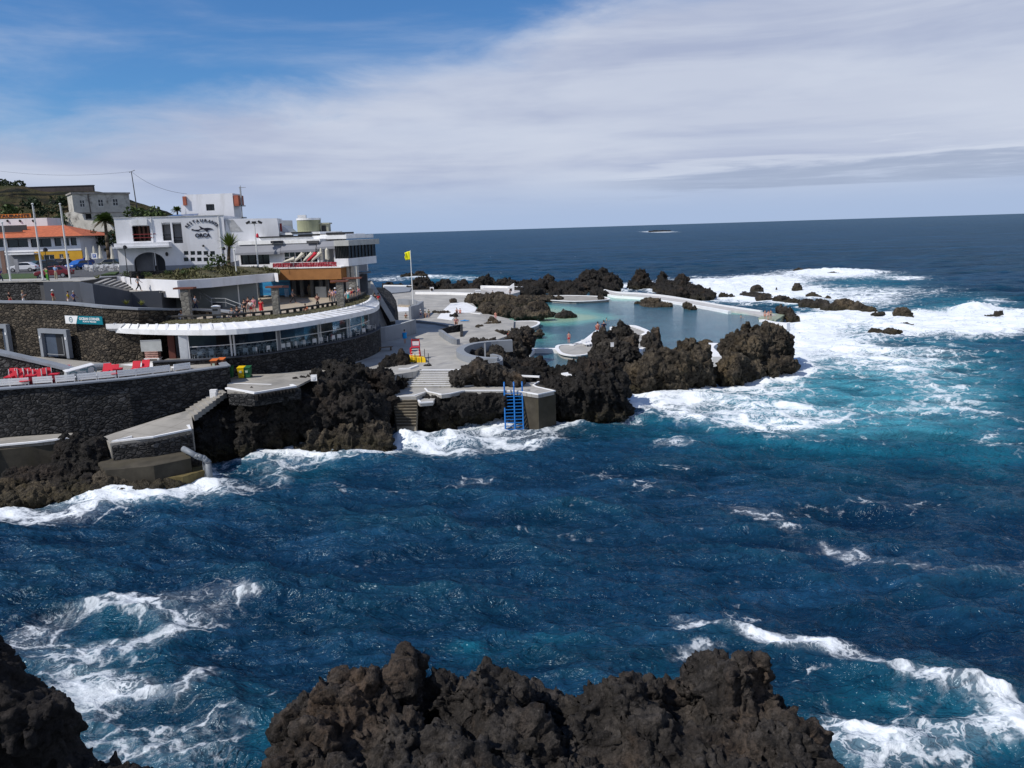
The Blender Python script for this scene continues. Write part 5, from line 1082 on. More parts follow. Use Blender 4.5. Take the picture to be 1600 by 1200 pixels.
# --- walls, ramps, stairs
def stone_wall(name, pts, w_, zb, mt, label, coping=GREYW, ch=.18, cw=.12):
    q = [P(*p) for p in pts]; c = q[0].copy(); e = empty(name, Vector((c.x, c.y, zb)), 0, label, 'wall'); off = Vector((c.x, c.y, zb)); q = [p - off for p in q]
    ribbon('wall', q, w_, -.0, mt, 0, parent=e)
    if coping:
        lo = [Vector((p.x, p.y, p.z + .003)) for p in q]; n = len(lo); vs = []
        ribbon_c('coping', lo, w_ + cw * 2, ch, coping, e)
    return e
def ribbon_c(name, q, w_, h_, material, parent=None, **kw):
    n = len(q); vs = []
    for i, p in enumerate(q):
        a = q[max(i - 1, 0)]; b = q[min(i + 1, n - 1)]; d = Vector((b.x - a.x, b.y - a.y, 0)).normalized(); s = Vector((-d.y, d.x, 0)) * (w_ / 2)
        vs += [(p.x - s.x, p.y - s.y, p.z), (p.x + s.x, p.y + s.y, p.z), (p.x + s.x, p.y + s.y, p.z + h_), (p.x - s.x, p.y - s.y, p.z + h_)]
    fs = [(4 * i + k, 4 * (i + 1) + k, 4 * (i + 1) + (k + 1) % 4, 4 * i + (k + 1) % 4) for i in range(n - 1) for k in range(4)] + [(0, 1, 2, 3), (4 * n - 1, 4 * n - 2, 4 * n - 3, 4 * n - 4)]
    b = MB().add(vs, fs); o = b.build(name, material, parent); bm = bmesh.new(); bm.from_mesh(o.data); bmesh.ops.recalc_face_normals(bm, faces=bm.faces); bm.to_mesh(o.data); bm.free()
    return tag(o, **kw)
def steps(name, A0, A1, B0, B1, n, mt, label, riser=None, down=1.5, lip=.0):
    """flight from edge A0-A1 (top) to B0-B1 (bottom), world points"""
    e = empty(name, Vector((B0.x, B0.y, B0.z)), 0, label, 'stairs'); o = e.location.copy()
    for i in range(n):
        t0, t1 = i / n, (i + 1) / n; z = A0.z + (B0.z - A0.z) * (i + .5) / n
        q = [A0.lerp(B0, t0), A1.lerp(B1, t0), A1.lerp(B1, t1), A0.lerp(B0, t1)]
        MB().prism([(p.x - o.x, p.y - o.y) for p in q], z - o.z - down, z - o.z).build('step', mt, e)
        if riser:
            d = (B0 - A0); d.z = 0; d = d.normalized() * .02
            q2 = [q[3], q[2], q[2] + d, q[3] + d]; MB().prism([(p.x - o.x, p.y - o.y) for p in q2], z - o.z + (B0.z - A0.z) / n, z - o.z - .035).build('riser', riser, e)
    return e

def build_walls():
    # upper street edge
    stone_wall('retaining_wall', [(-60, 441.5, 14.7), (0, 441.5, 14.7), (69, 440, 14.7)], .5, 10.5, STONE, 'dark basalt retaining wall under the flagpoles at the upper street edge', coping=CONC)
    stone_wall('retaining_wall', [(69, 441, 14.7), (100, 440.5, 14.7), (126, 440.8, 14.7), (145, 443.8, 14.8), (203, 456, 13.4), (250, 454, 13.4), (270, 456, 13.0), (300, 460, 12.4), (345, 474, 11.3)], .3, 9.5, GREYD, 'smooth dark grey wall along the walking ramp', coping=None)
    for a, b, c, d in ((168, 468, 196, 474), (252, 468, 257, 475)): pass
    A = lambda i: P(146 + 8.2 * i, 441.2 + 1.55 * i, 14.7 - .19 * i); Bq = lambda i: P(167 + 7.6 * i, 433.2 + 2.0 * i, 14.7 - .19 * i)
    steps('staircase', Bq(0), A(0), Bq(8), A(8), 8, CONC, 'short flight of steps from the upper street down to the ramp', riser=BLACK, down=.8)  # black risers: the shade on them is put into the colour
    e = stone_wall('planter_wall', [(150, 432, 14.8), (190, 431.5, 14.7), (215, 436, 14.6), (278, 438.5, 14.5)], .25, 12.6, WHITE, 'white wall beside the steps, behind the walking man', coping=None)
    # overhanging white roof slab planted with ground cover
    front = [P(274, 438.5, 14.45), P(330, 436, 14.4), P(380, 431.5, 14.4), P(428, 427.5, 14.4), P(434, 428.5, 14.4)]
    back = [P(434, 419.5, 14.55), P(372, 421, 14.8), P(352, 415, 15.5), P(300, 420, 15.4), P(262, 427, 15.0), P(215, 432, 14.7)]
    poly = [(p.x, p.y) for p in front + back]
    s_ = MB().prism(poly, 13.45, 14.45).build('planted_roof_slab', WHITE); tag(s_, 'long white roof slab with greenery, running beneath the whale building', 'roof slab')
    ins = [(p.x, p.y + .8) for p in front] + [(p.x, p.y) for p in back]; g_ = MB().prism(ins, 14.3, [14.5] * len(front) + [14.62, 14.8, 15.5, 15.4, 15.0, 14.7]).build('ground_cover_bed', GRASS); tag(g_, kind='structure')
    g = np.random.default_rng(21); m = MB()
    A_ = [Vector(p) for p in front]; Bk = [Vector((p.x, p.y, z)) for p, z in zip(back[::-1], [14.7, 15.0, 15.4, 15.5, 14.8, 14.62])]
    for k in range(3000):
        u, v = g.random(), g.random() ** .8; ia = u * (len(A_) - 1.001); ib = u * (len(Bk) - 1.001)
        a = A_[int(ia)].lerp(A_[int(ia) + 1], ia % 1); c = Bk[int(ib)].lerp(Bk[int(ib) + 1], ib % 1); a = Vector((a.x, a.y + .9, 14.5)); p = a.lerp(c, v)
        if math.sin(p.x * 1.3 + 2) + math.sin(p.y * 1.7) < -1.3: continue
        h = .06 + .22 * g.random() * (1 + math.sin(p.x * .9 + p.y * .7)) ; d = Vector((g.normal(), g.normal(), 0)).normalized(); s = Vector((-d.y, d.x, 0)) * (.06 + .08 * g.random()); t_ = p + d * .18 + Vector((0, 0, h)); m.face([p - s, p + s, t_ + s * .4, t_ - s * .4])
    tag(m.build('ground_cover', DRYL), kind='stuff')
    # grey wall underneath with handrail
    stone_wall('gallery_wall', [(268, 452, 13.3), (300, 449.5, 13.3), (345, 446, 13.4), (400, 442, 13.4)], .3, 10.3, mat('grey green panels', (.15, .17, .175), .7, .06, .6), 'grey panelled wall in the shade under the white roof slab', coping=None)
    m = MB(); r1 = [P(312, 455, 12.9), P(330, 466, 12.2), P(352, 466.5, 12.1), P(400, 484, 10.9)]; r2 = [p - Vector((0, 0, .45)) for p in r1]; o = r1[-1].copy()
    m.path([p - o for p in r1], .045, 6).path([p - o for p in r2], .035, 6)
    for p in r1: m.tube(p - o, p - o - Vector((0, 0, .95)), .035)
    tag(m.build('handrail', METALG, loc=o), 'thin grey handrail of the stairs under the white slab', 'handrail')
    steps('staircase', P(276, 451, 13.2), P(282, 458, 13.2) , P(296, 460, 12.2), P(300, 466, 12.2), 6, CONC, 'few dark steps by the reddish pillar cap', riser=BLACK, down=.8)  # riser shade painted black here as well
    # big basalt wall with the doors
    wp = [(-60, 472, 12.95), (0, 473, 12.8), (60, 473.5, 12.75), (110, 475.5, 12.7), (165, 481, 12.5), (215, 484, 12.25), (260, 485, 11.8), (300, 485, 11.3), (345, 487, 10.95), (376, 490, 10.8)]
    stone_wall('retaining_wall', wp, .6, 6.4, STONEB, 'tall brown basalt wall with grey coping, two doorways and a teal banner', coping=GREYW, ch=.22)
    dq = [P(*p) for p in wp]
    # ramp surface behind it, down to the terrace
    rp = [(p.x, p.y) for p in dq]; bk = [P(390, 476, 10.4), P(300, 466, 11.0), P(205, 463, 12.0), P(70, 462, 12.2), P(-60, 462, 12.2)]
    tag(MB().prism([(p.x, p.y) for p in (P(204, 457, 13.3), P(250, 455.5, 13.3), P(274, 458, 13.0), P(279, 446, 13.3), P(215, 446, 13.3), P(196, 446, 13.3))], 13.15, 13.3).build('path', CONCB), kind='structure')
    zz = [12.1, 12.05, 12.05, 12.0, 11.9, 11.7, 11.3, 10.9, 10.6, 10.4, 10.4, 11.0, 11.7, 12.0, 12.1]
    tag(MB().prism(rp + [(p.x, p.y) for p in bk], 7.0, zz).build('ramp_path', CONCB), kind='structure')
    # terrace
    inner = smooth_pts([(212, 507.5, 10.9), (262, 507.5, 10.9), (330, 506, 10.9), (400, 502, 10.9), (460, 495, 10.9), (520, 485, 10.9), (556, 477, 10.9), (574, 470, 10.9), (580, 462, 10.9)], 3)
    iq = [P(*p) for p in inner]
    bkk = [P(584, 452, 10.6), P(560, 446, 10.6), P(540, 452, 10.6), P(404, 462, 10.6), P(300, 480, 10.6)]
    tag(MB().prism([(p.x, p.y) for p in iq] + [(p.x, p.y) for p in bkk] + [(rp[6][0], rp[6][1])], 10.0, 10.6).build('terrace', PAVB), kind='structure')
    # planting strip behind the canopy
    bl = smooth_pts([(262, 503), (330, 501), (400, 496.5), (460, 490), (520, 480), (545, 474.5), (562, 468), (570, 461)], 3); bq = [P(a, b, 10.65) for a, b in bl]
    n = min(len(bq), len(iq)); st = [(p.x, p.y) for p in iq[2:]] + [(p.x, p.y) for p in bq[::-1]]
    tag(MB().prism(st, 10.62, 10.85).build('planting_strip', GRASS), kind='structure')
    g = np.random.default_rng(5); m = MB(); kk = min(len(st) // 2, len(bq)); aa = [Vector((p.x, p.y, 10.84)) for p in iq[2:2 + kk]]; cc = [Vector((p.x, p.y, 10.84)) for p in bq[:kk]]
    for k in range(1500):
        u = g.random() * (min(len(aa), len(cc)) - 1.001); a = aa[int(u)].lerp(aa[int(u) + 1], u % 1); c = cc[int(u)].lerp(cc[int(u) + 1], u % 1); p = a.lerp(c, g.random()); h = .03 + .12 * g.random(); d = Vector((g.normal(), g.normal(), 0)).normalized(); s = Vector((-d.y, d.x, 0)) * .06; t_ = p + d * .1 + Vector((0, 0, h)); m.face([p - s, p + s, t_])
    tag(m.build('ground_cover', DRYL), kind='stuff')
    # canopy
    outer = smooth_pts([(166, 519), (210, 522), (260, 523.5), (320, 524), (370, 522.5), (430, 517), (480, 510), (530, 501), (565, 493.5), (585, 488), (593, 481), (590, 474.5), (580, 469)], 3)
    oq = [P(a, b, 10.0) for a, b in outer]; inner2 = [P(166, 513, 10.5), P(200, 511, 10.6)] + iq; no = len(oq)
    # resample the inner edge to the outer one's count
    def resample(q, k):
        L = [0]
        for a, b in zip(q[:-1], q[1:]): L.append(L[-1] + (b - a).length)
        out = []
        for i in range(k):
            s = L[-1] * i / (k - 1); j = max(1, next((x for x in range(len(L)) if L[x] >= s - 1e-6), len(L) - 1)); t = (s - L[j - 1]) / max(1e-6, L[j] - L[j - 1]); out.append(q[j - 1].lerp(q[j], t))
        return out
    ni = resample(inner2, no); vs = []; e = empty('curved_canopy', Vector((oq[12].x, oq[12].y, 10)), 0, 'long curved white concrete canopy over the glazed seafront restaurant', 'canopy'); o = e.location.copy()
    for a, b in zip(oq, ni): vs += [(a.x - o.x, a.y - o.y, 0), (a.x - o.x, a.y - o.y, .5), (b.x - o.x, b.y - o.y, .95), (b.x - o.x, b.y - o.y, .45)]
    fs = [(4 * i + k, 4 * i + (k + 1) % 4, 4 * (i + 1) + (k + 1) % 4, 4 * (i + 1) + k) for i in range(no - 1) for k in range(4)] + [(3, 2, 1, 0), (4 * no - 4, 4 * no - 3, 4 * no - 2, 4 * no - 1)]
    ob = MB().add(vs, fs).build('slab', WHITE2, e); bm = bmesh.new(); bm.from_mesh(ob.data); bmesh.ops.recalc_face_normals(bm, faces=bm.faces); bm.to_mesh(ob.data); bm.free()
    ro = resample(oq, 44); ri = resample(inner2, 44)
    for a, b in list(zip(ro, ri))[1:-1]:
        a_ = Vector((a.x - o.x, a.y - o.y, .52)).lerp(Vector((b.x - o.x, b.y - o.y, .97)), .08); b_ = Vector((a.x - o.x, a.y - o.y, .52)).lerp(Vector((b.x - o.x, b.y - o.y, .97)), .85)
        m = MB(); d = (b_ - a_); s = Vector((-d.y, d.x, 0)).normalized() * .12
        m.add([a_ - s, a_ + s, b_ - s, b_ + s, b_ - s + Vector((0, 0, .13)), b_ + s + Vector((0, 0, .13))], [(0, 1, 3, 2), (2, 3, 5, 4), (0, 2, 4), (1, 5, 3), (0, 4, 5, 1)]); m.build('rib', WHITE2, e)
    # bench-like railing
    e = empty('terrace_railing', Vector((bq[0].x, bq[0].y, 10.6)), 0, 'low dark beam railing with square gaps along the curved terrace', 'railing'); o = e.location.copy(); bb = [p + (q_ - p) * -.0 for p, q_ in zip(bq, bq)]
    ribbon_c('beam', [Vector((p.x - o.x, p.y - o.y, .52)) for p in bb], .4, .16, mat('dark beam', (.05, .048, .045), .8, .2), e)
    for p in resample(bb, 40): MB().box(p.x - o.x - .13, p.y - o.y - .13, 0, p.x - o.x + .13, p.y - o.y + .13, .52).build('post', mat('dark beam', (.05, .048, .045)), e)
    # seafront restaurant below: stone base, glass, interior
    wl = smooth_pts([(240, 566), (280, 564), (340, 560.5), (395, 555.5), (440, 549.5), (485, 542), (530, 533.5), (560, 526.5), (580, 519.5), (590, 513), (588, 506)], 3)
    wq = [P(a, b, 7.6) for a, b in wl]
    e = empty('curved_stone_wall', Vector((wq[9].x, wq[9].y, 4.5)), 0, 'curved dark basalt wall carrying the glazed seafront restaurant', 'wall'); o = e.location.copy()
    ribbon('wall', [p - o for p in wq], .6, 0, STONE, 0, parent=e); ribbon_c('coping', [p - o + Vector((0, 0, .003)) for p in wq], .75, .1, GREYD, e)
    gin = []
    for i, p in enumerate(wq):
        a = wq[max(i - 1, 0)]; b = wq[min(i + 1, len(wq) - 1)]; d = Vector((b.x - a.x, b.y - a.y, 0)).normalized(); gin.append(p + Vector((-d.y, d.x, 0)) * .75)
    gl = bpy.data.materials.new('clear glass'); gl.use_nodes = True; t = NT(gl.node_tree); tr = t.n('ShaderNodeBsdfTransparent', i_0=(.82, .87, .90, 1)); gs = t.n('ShaderNodeBsdfGlossy', i_Roughness=.05, i_Color=(.8, .9, 1, 1)); fx = t.n('ShaderNodeFresnel', i_IOR=1.5)
    t.n('ShaderNodeOutputMaterial', i_0=t.n('ShaderNodeMixShader', i_0=t.m('MULTIPLY', fx.outputs[0], .7), i_1=tr.outputs[0], i_2=gs.outputs[0]).outputs[0])
    e = empty('seafront_restaurant', Vector((gin[9].x, gin[9].y, 7.0)), 0, 'glazed seafront restaurant with white posts under the curved canopy', 'building'); o = e.location.copy()
    gg = gin[3:31]; ribbon('glazing', [Vector((p.x - o.x, p.y - o.y, .55)) for p in gg], .03, 2.75, gl, .5, parent=e)
    ribbon_c('glazing_rail', [Vector((p.x - o.x, p.y - o.y, 1.75)) for p in gg], .1, .07, METALW, e)
    def on_line(px):
        best = min(range(len(gg) - 1), key=lambda i: abs(proj(gg[i])[0] - px) + abs(proj(gg[i + 1])[0] - px)); a, b = gg[best], gg[best + 1]
        xa, xb = proj(a)[0], proj(b)[0]; return a.lerp(b, max(0, min(1, (px - xa) / (xb - xa + 1e-6))))
    for px, w_ in ((297, .16), (363, .14), (368, .14), (434.5, .12), (439.5, .12), (499, .14), (502.5, .12), (544, .12), (547.5, .12), (566, .1), (577, .08)):
        p = on_line(px) - o; MB().box(p.x - w_ / 2, p.y - w_ / 2 - .05, .4, p.x + w_ / 2, p.y + w_ / 2 - .05, 3.4).build('post', METALW, e)
    p, q_ = on_line(433) - o, on_line(441) - o; MB().box(p.x, p.y - .02, .4, q_.x, p.y + .1, 3.4).build('grey_panel', SHADEW, e)
    p = on_line(290) - o; MB().box(p.x - .45, p.y - .1, 0, p.x + .35, p.y + .25, 3.4).build('corner_pier', mat('pale pier', (.48, .50, .52)), e)
    a = P(281, 564, 7.2) - o; MB().box(a.x - 1.0, a.y, 0, a.x - .35, a.y + .2, 3.2).build('wooden_door', mat('red brown wood', (.12, .04, .03)), e)
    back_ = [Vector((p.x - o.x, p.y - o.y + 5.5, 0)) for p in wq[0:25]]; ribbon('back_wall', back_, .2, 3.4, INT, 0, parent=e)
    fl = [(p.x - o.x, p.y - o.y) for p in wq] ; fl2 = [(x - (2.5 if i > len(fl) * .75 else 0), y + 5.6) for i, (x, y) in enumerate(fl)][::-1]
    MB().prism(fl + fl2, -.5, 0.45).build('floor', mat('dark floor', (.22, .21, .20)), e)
    # counter, dark furniture shapes inside
    for px in (330, 350, 400, 470): p = on_line(px) - o; MB().box(p.x - .9, p.y + 4.2, .45, p.x + .9, p.y + 4.8, 2.9).build('cabinet', mat('brown cabinet', (.07, .045, .035)), e)
    global GLINE, OLINE; GLINE = gg; OLINE = on_line
    # lounger terrace and its basalt wall
    stone_wall('sea_wall', [(-60, 613.5, 7.32), (0, 608.5, 7.32), (100, 601.5, 7.32), (200, 592.5, 7.32), (280, 583, 7.32), (353, 573, 7.32)], .7, 2.5, STONE, 'large dark basalt sea wall carrying the sunbathing terrace', coping=GREYW, ch=.12)
    wt = [P(353, 573, 7.4), P(358, 567, 7.4)]
    stone_wall('sea_wall_return', [(354, 573.5, 7.31), (346, 566.5, 7.31)], .5, 4.5, STONE, 'short return of the sea wall beside the green bin', coping=GREYW, ch=.12)
    deck('sun_terrace', [(-60, 612, 7.2), (0, 607.5, 7.2), (100, 600.5, 7.2), (200, 592, 7.2), (280, 582, 7.2), (349, 573, 7.2), (345, 563, 7.2), (240, 562, 7.2), (180, 569, 7.2), (110, 562, 7.2), (0, 552, 7.2), (-60, 549, 7.2)], 0, 4.5, CONCB)
    deck('pale_strip', [(188, 570, 7.215), (215, 567, 7.215), (268, 566, 7.2), (272, 570, 7.2), (232, 574, 7.2)], 0, 6.9, WHITE2)
    stone_wall('ramp_wall', [(-60, 539, 10.1), (0, 552.5, 9.45), (60, 566, 8.6), (118, 580.5, 7.75), (132, 583, 7.5)], .7, 6.6, STONE, 'sloping basalt wall with grey coping descending to the sun terrace', coping=GREYW, ch=.25, cw=.15)
    # doors on the basalt wall (facade of that wall)
    f = Fr(Vector((dq[1].x, dq[1].y - .32, 7.2)), Vector((dq[4].x, dq[4].y - .32, 7.2)))
    for (a, b, c, d), lab, dk in (((67, 514, 111, 564), 'grey door frame with half-open dark doorway under the teal banner', 1), ((-16, 506, 17, 552), 'grey door frame at the left edge of the basalt wall', 0)):
        x = f.r(a, b, c, d); x = (x[0], 0, x[2], x[3]); e = empty('doorway', f.O + f.U * x[0], f.rz, lab, 'door'); W_ = x[2] - x[0]; H_ = x[3]; fw = .45
        MB().box(0, -.35, 0, fw, .1, H_).box(W_ - fw, -.35, 0, W_, .1, H_).box(fw, -.35, H_ - fw, W_ - fw, .1, H_).build('frame', GREYW, e)
        MB().box(fw, .0, 0, fw + (W_ - 2 * fw) * (.5 if dk else 1), .05, H_ - fw).build('door_leaf', mat('slate blue door', (.055, .075, .11)), e)
        if dk: MB().box(fw + (W_ - 2 * fw) * .5, -.0, 0, W_ - fw, .04, H_ - fw).build('dark_fill', BLACK, e); MB().box(W_ - fw - .5, -.25, .3, W_ - fw - .44, -.2, H_ - fw - .3).box(fw + .5, -.25, .3, W_ - fw - .44, -.2, .36).build('gate_frame', METALG, e)  # black sheet in the frame stands in for the unlit inside
        for u in (fw * .5, W_ - fw * .5): MB().box(u - .1, -.4, H_ * .66, u + .1, -.355, H_ * .66 + .25).build('notice', WHITE2, e)
    x = f.r(105, 493.5, 162.5, 506); e = empty('banner', f.O + f.U * x[0] + Vector((0, 0, x[1])), f.rz, 'teal and white banner with lettering fixed to the basalt wall', 'banner'); W_ = x[2] - x[0]; H_ = x[3] - x[1]
    rot = 0; MB().box(0, -.2, 0, W_, -.12, H_).build('board', TEAL, e); MB().slab([(0, -.225, 0), (W_ * .29, -.225, 0), (W_ * .36, -.225, H_), (0, -.225, H_)], (0, .022, 0)).build('white_field', WHITE2, e)
    for s_, hh, zz_, wf in (('OCEAN CORNER', .30, .52, .55), ('PORTO MONIZ', .16, .24, .36)):
        g = glyphs(s_, 1.0, .005); w0 = max(v[0] for v in g.v) - min(v[0] for v in g.v); g.xf(Matrix.Translation((W_ * .66, -.215, H_ * zz_)) @ Matrix.Diagonal((W_ * wf / w0, 1, hh * H_ / .7, 1))); g.build('lettering', WHITE2, e)
    m = MB()
    for k in range(24):
        a0, a1 = k * math.tau / 24, (k + 1) * math.tau / 24; r0, r1 = .24 * H_, .36 * H_; cxx, czz = W_ * .16, H_ * .5
        m.add([(cxx + r * math.cos(a), -.24, czz + r * math.sin(a)) for r, a in ((r0, a0), (r1, a0), (r1, a1), (r0, a1))], [(0, 1, 2, 3)])
    m.box(cxx - .13 * H_, -.242, czz - .04, cxx + .13 * H_, -.238, czz + .04); m.build('round_emblem', mat('slate emblem', (.12, .2, .24)), e)
    # lower walkway
    def dk3(name, pts, zb, mt): return deck(name, pts, 0, zb, mt)
    dk3('walkway', [(-60, 699, 3.2), (0, 695.5, 3.25), (60, 690, 3.35), (112, 684, 3.45), (116, 676, 3.5), (0, 684, 3.3), (-60, 688, 3.2)], -.8, CONCB)
    dk3('walkway', [(172, 693, 3.3), (240, 683, 3.5), (302, 670, 3.75), (298, 640, 4.3), (262, 650, 4.0), (180, 676, 3.6), (160, 683, 3.4)], 1.9, CONCB)
    kerbline('rim', [(-60, 700, 3.2), (0, 696, 3.25), (60, 690.5, 3.35), (112, 684, 3.45)], 0, .3, .08, RIM, kind='structure')
    kerbline('rim', [(206, 682.5, 3.5), (176, 690, 3.35), (240, 683, 3.52), (298, 671, 3.77), (294, 665, 3.8)], 0, .25, .08, RIM, kind='structure')
    o = dk3('sea_wall', [(-60, 712, 3.0), (0, 703, 3.0), (60, 697, 3.0), (118, 690, 3.1), (118, 676, 3.1), (-60, 690, 3.0)], -1, STAIN); o.pop('kind'); tag(o, 'stained concrete sea wall below the left end of the walkway', 'wall')
    stone_wall('lower_stone_wall', [(176, 697, 3.15), (240, 689, 3.3), (300, 677, 3.5)], .5, 1.0, STONE, 'low basalt wall under the white-edged walkway by the pipe', coping=None)
    o = dk3('sea_wall', [(152, 722, 2.0), (170, 706, 2.2), (225, 704, 2.2), (296, 702, 2.2), (298, 716, 2.0), (240, 728, 1.9), (165, 735, 1.8)], -1, STAIN); o.pop('kind'); tag(o, 'stained concrete bastion between the lava knob and the pipe', 'wall')
    o = dk3('sea_wall', [(225, 740, .9), (235, 732, 1.0), (318, 716, 1.1), (322, 734, .9), (285, 745, .8), (225, 748, .8)], -1, mat('algae concrete', (.14, .11, .045), .9, .3, .9, .3, 5, dirt=(.06, .045, .02), ds=.8)); o.pop('kind'); tag(o, 'yellowish algae-covered concrete footing under the pipe', 'wall')
    steps('staircase', P(354, 612, 5.45), P(345, 606, 5.45), P(303, 650, 4.25), P(290, 640, 4.25), 9, CONCB, 'worn concrete steps climbing along the foot of the sea wall', down=.5)
    # bin terrace markings and edge
    kerbline('rim', [(354, 607), (398, 614.5), (462, 604), (455, 602)], 5.8, .3, .1, RIM, kind='structure')
    kerbline('line_marking', [(352, 598.5), (424, 600.5)], 5.804, .22, .006, RIM, kind='structure')
    q = [P(a_, b_, 5.82) for a_, b_ in ((399, 616), (462, 605.5))]
    tt = MB()
    for k in range(12):
        c_ = q[0].lerp(q[1], (k + .5) / 12) - q[0]; tt.box(c_.x - .13, c_.y - .3, -.5, c_.x + .13, c_.y - .05, -.02)
    tag(tt.build('stone_teeth', ROCKD, loc=q[0]), 'row of small dark stone teeth under the white edge of the bin terrace', 'edging')
    stone_wall('arcaded_wall', [(360, 615, 5.65), (398, 617.5, 5.65), (430, 612, 5.65), (468, 606, 5.65)], .5, 4.7, STONE, 'dark basalt wall with toothed edge below the bin terrace', coping=None)
    # white steps, sea walkway, pier
    steps('white_steps', P(659, 577.5, 5.0), P(722, 577.5, 5.0), P(626, 604.5, 3.62), P(704, 604, 3.62), 8, CONC, 'wide flight of white painted steps down from the plaza', riser=None, down=1.2)
    for i in range(9):
        t = i / 8; a = P(659, 577.5, 5.0).lerp(P(626, 604.5, 3.62), t); b = P(722, 577.5, 5.0).lerp(P(704, 604, 3.62), t); a.z = b.z = 5.0 - (1.38) * max(0, i - .5) / 8 + .004
        st = [o for o in bpy.data.objects if o.name.startswith('white_steps')][0]; oo = st.location
        MB().prism([(a.x - oo.x, a.y - oo.y), (b.x - oo.x, b.y - oo.y), (b.x - oo.x, b.y - oo.y + .2), (a.x - oo.x, a.y - oo.y + .2)], a.z - oo.z - .04, a.z - oo.z + .006).build('nosing', RIM, st)
    tp = [(612, 621), (632, 603), (704, 603.5), (730, 602.5), (786, 598), (842, 597), (834, 603), (866, 611), (841, 616.5), (812, 612), (790, 610.5), (726, 610.5), (703, 615.5), (690, 617), (667, 612.5), (650, 620)]
    deck('sea_walkway', tp, 3.5, 3.15, CONC)
    pr = deck('pier_face', [(815, 613.5), (841, 617.4), (868, 611.4), (850, 600), (815, 603)], 3.42, -.8, STAIN); pr.pop('kind'); tag(pr, 'stained concrete pier block right of the blue ladder', 'pier')
    kerbline('rim', [(842, 596.5), (833, 602), (838, 604.5), (867, 611), (841, 616.3), (812, 611.6), (790, 610.3), (726, 610.3), (703, 615.2), (690, 616.7), (668, 612), (664, 607)], 3.5, .16, .06, RIM, kind='structure')
    kerbline('rim', [(613, 620.5), (648, 618), (664, 613)], 3.5, .16, .06, RIM, kind='structure'); kerbline('rim', [(704, 604.5), (730, 603.5), (784, 599)], 3.5, .2, .1, RIM, kind='structure')
    deck('lower_landing', [(650, 624), (664, 619), (681, 621), (676, 628), (656, 629.5)], 3.1, 2.75, CONC); kerbline('rim', [(664, 619), (652, 624), (657, 629.5), (677, 628)], 3.1, .22, .08, RIM, kind='structure')
    steps('sea_steps', P(613, 623, 3.35), P(652, 622, 3.35), P(620, 664, 1.1), P(650, 664, 1.1), 9, mat('wet worn steps', (.24, .21, .16), .8, .25, 1.5, .3, 6, dirt=(.14, .10, .05), ds=1.0), 'narrow worn steps going down into the foaming water', down=1.6, riser=mat('darkened riser', (.05, .042, .03)))  # risers darker than the treads, so each step shows as a band
    kerbline('rim', [(799, 587), (843, 589)], 4.3, .28, .1, RIM, kind='structure'); kerbline('rim', [(882, 584), (897, 588)], 4.4, .8, .12, RIM, kind='structure')
    for a in (((623, 578), (640, 577), (653, 572)),): kerbline('rim', list(a), 5.0, .25, .15, RIM, kind='structure')
    f_ = P(845, 655, 0.0); m = MB().lathe([(.55, -1), (.5, 1.0), (.42, 1.6), (.3, 1.7)], 10); tag(m.build('concrete_footing', STAIN, loc=f_), 'stubby stained concrete footing in the water before the pier', 'footing')
    # plaza walls
    stone_wall('low_wall', [(572, 514, 6.9), (585, 513, 6.9), (600, 511.5, 6.9), (625, 506.5, 6.9), (648, 499.5, 6.9)], .35, 4.9, GREYW, 'curved blue-grey retaining wall at the back left of the plaza', coping=mat('pale grey coping', (.42, .44, .45)), ch=.06, cw=.03)
    stone_wall('low_wall', [(650, 500.5, 5.35), (680, 504, 5.3), (712, 510, 5.3)], .45, 4.5, mat('mid grey paint', (.24, .25, .26)), 'low grey wall that two people stand behind', coping=None)
    stone_wall('low_wall', [(688, 515, 5.75), (696, 521, 5.75), (709, 529, 5.7), (716, 530, 5.7)], .5, 4.6, GREYW, 'short grey parapet at the corner of the plaza', coping=None)
    stone_wall('basalt_corner_wall', [(689, 514, 5.7), (706, 509.5, 5.9), (721, 506.5, 6.0), (721, 524, 5.2)], .35, 1.8, STONE, 'angled basalt wall dropping from the plaza to the pool deck', coping=None)
    e = stone_wall('curved_parapet', smooth_pts([(800, 531, 5.7), (765, 533, 5.7), (736, 537, 5.7), (721, 543, 5.7), (720, 549, 5.7), (732, 555, 5.7), (755, 558.5, 5.7), (778, 559, 5.7)], 3), .9, 4.3, mat('light blue grey paint', (.24, .26, .285), .8, .06), 'curved blue-grey parapet looping round the lava mound', coping=None)
    stone_wall('planter', smooth_pts([(746, 566, 5.3), (765, 567.5, 5.3), (782, 563, 5.4), (780, 556, 5.5), (768, 553, 5.5)], 2), .4, 3.8, mat('light blue grey paint', (.24, .26, .285)), 'small grey rounded planter wall holding a post', coping=None)
    stone_wall('far_grey_wall', [(640, 479, 4.6), (652, 476, 4.6), (660, 470.5, 4.6)], .5, 1.8, GREYW, 'grey wall block at the foot of the yellow flag mast', coping=None)
    deck('pool_terrace', [(621, 479, 2.1), (640, 479, 2.1), (640, 486, 2.1), (620, 487, 2.1)], 0, 1.5, WHITE2)
    stone_wall('far_low_wall', [(622, 467, 3.6), (645, 468, 3.6), (656, 472, 3.6)], .4, 1.8, GREYW, 'low grey wall left of the flag mast', coping=None)
    deck('pool_terrace', [(624, 470, 2.3), (642, 470, 2.3), (640, 479, 2.3), (622, 478, 2.3)], 0, 1.5, PAVB)
    # ramp down from the terrace
    Lp = [P(556, 449, 11.0), P(562, 470, 9.2), P(570, 495, 7.0), P(582, 516, 5.1)]; Rp = [P(578, 444, 11.0), P(591, 466, 9.2), P(604, 492, 6.9), P(614, 510, 5.3)]
    m = MB(); vs = Lp + Rp + [p - Vector((0, 0, .5)) for p in Lp + Rp]
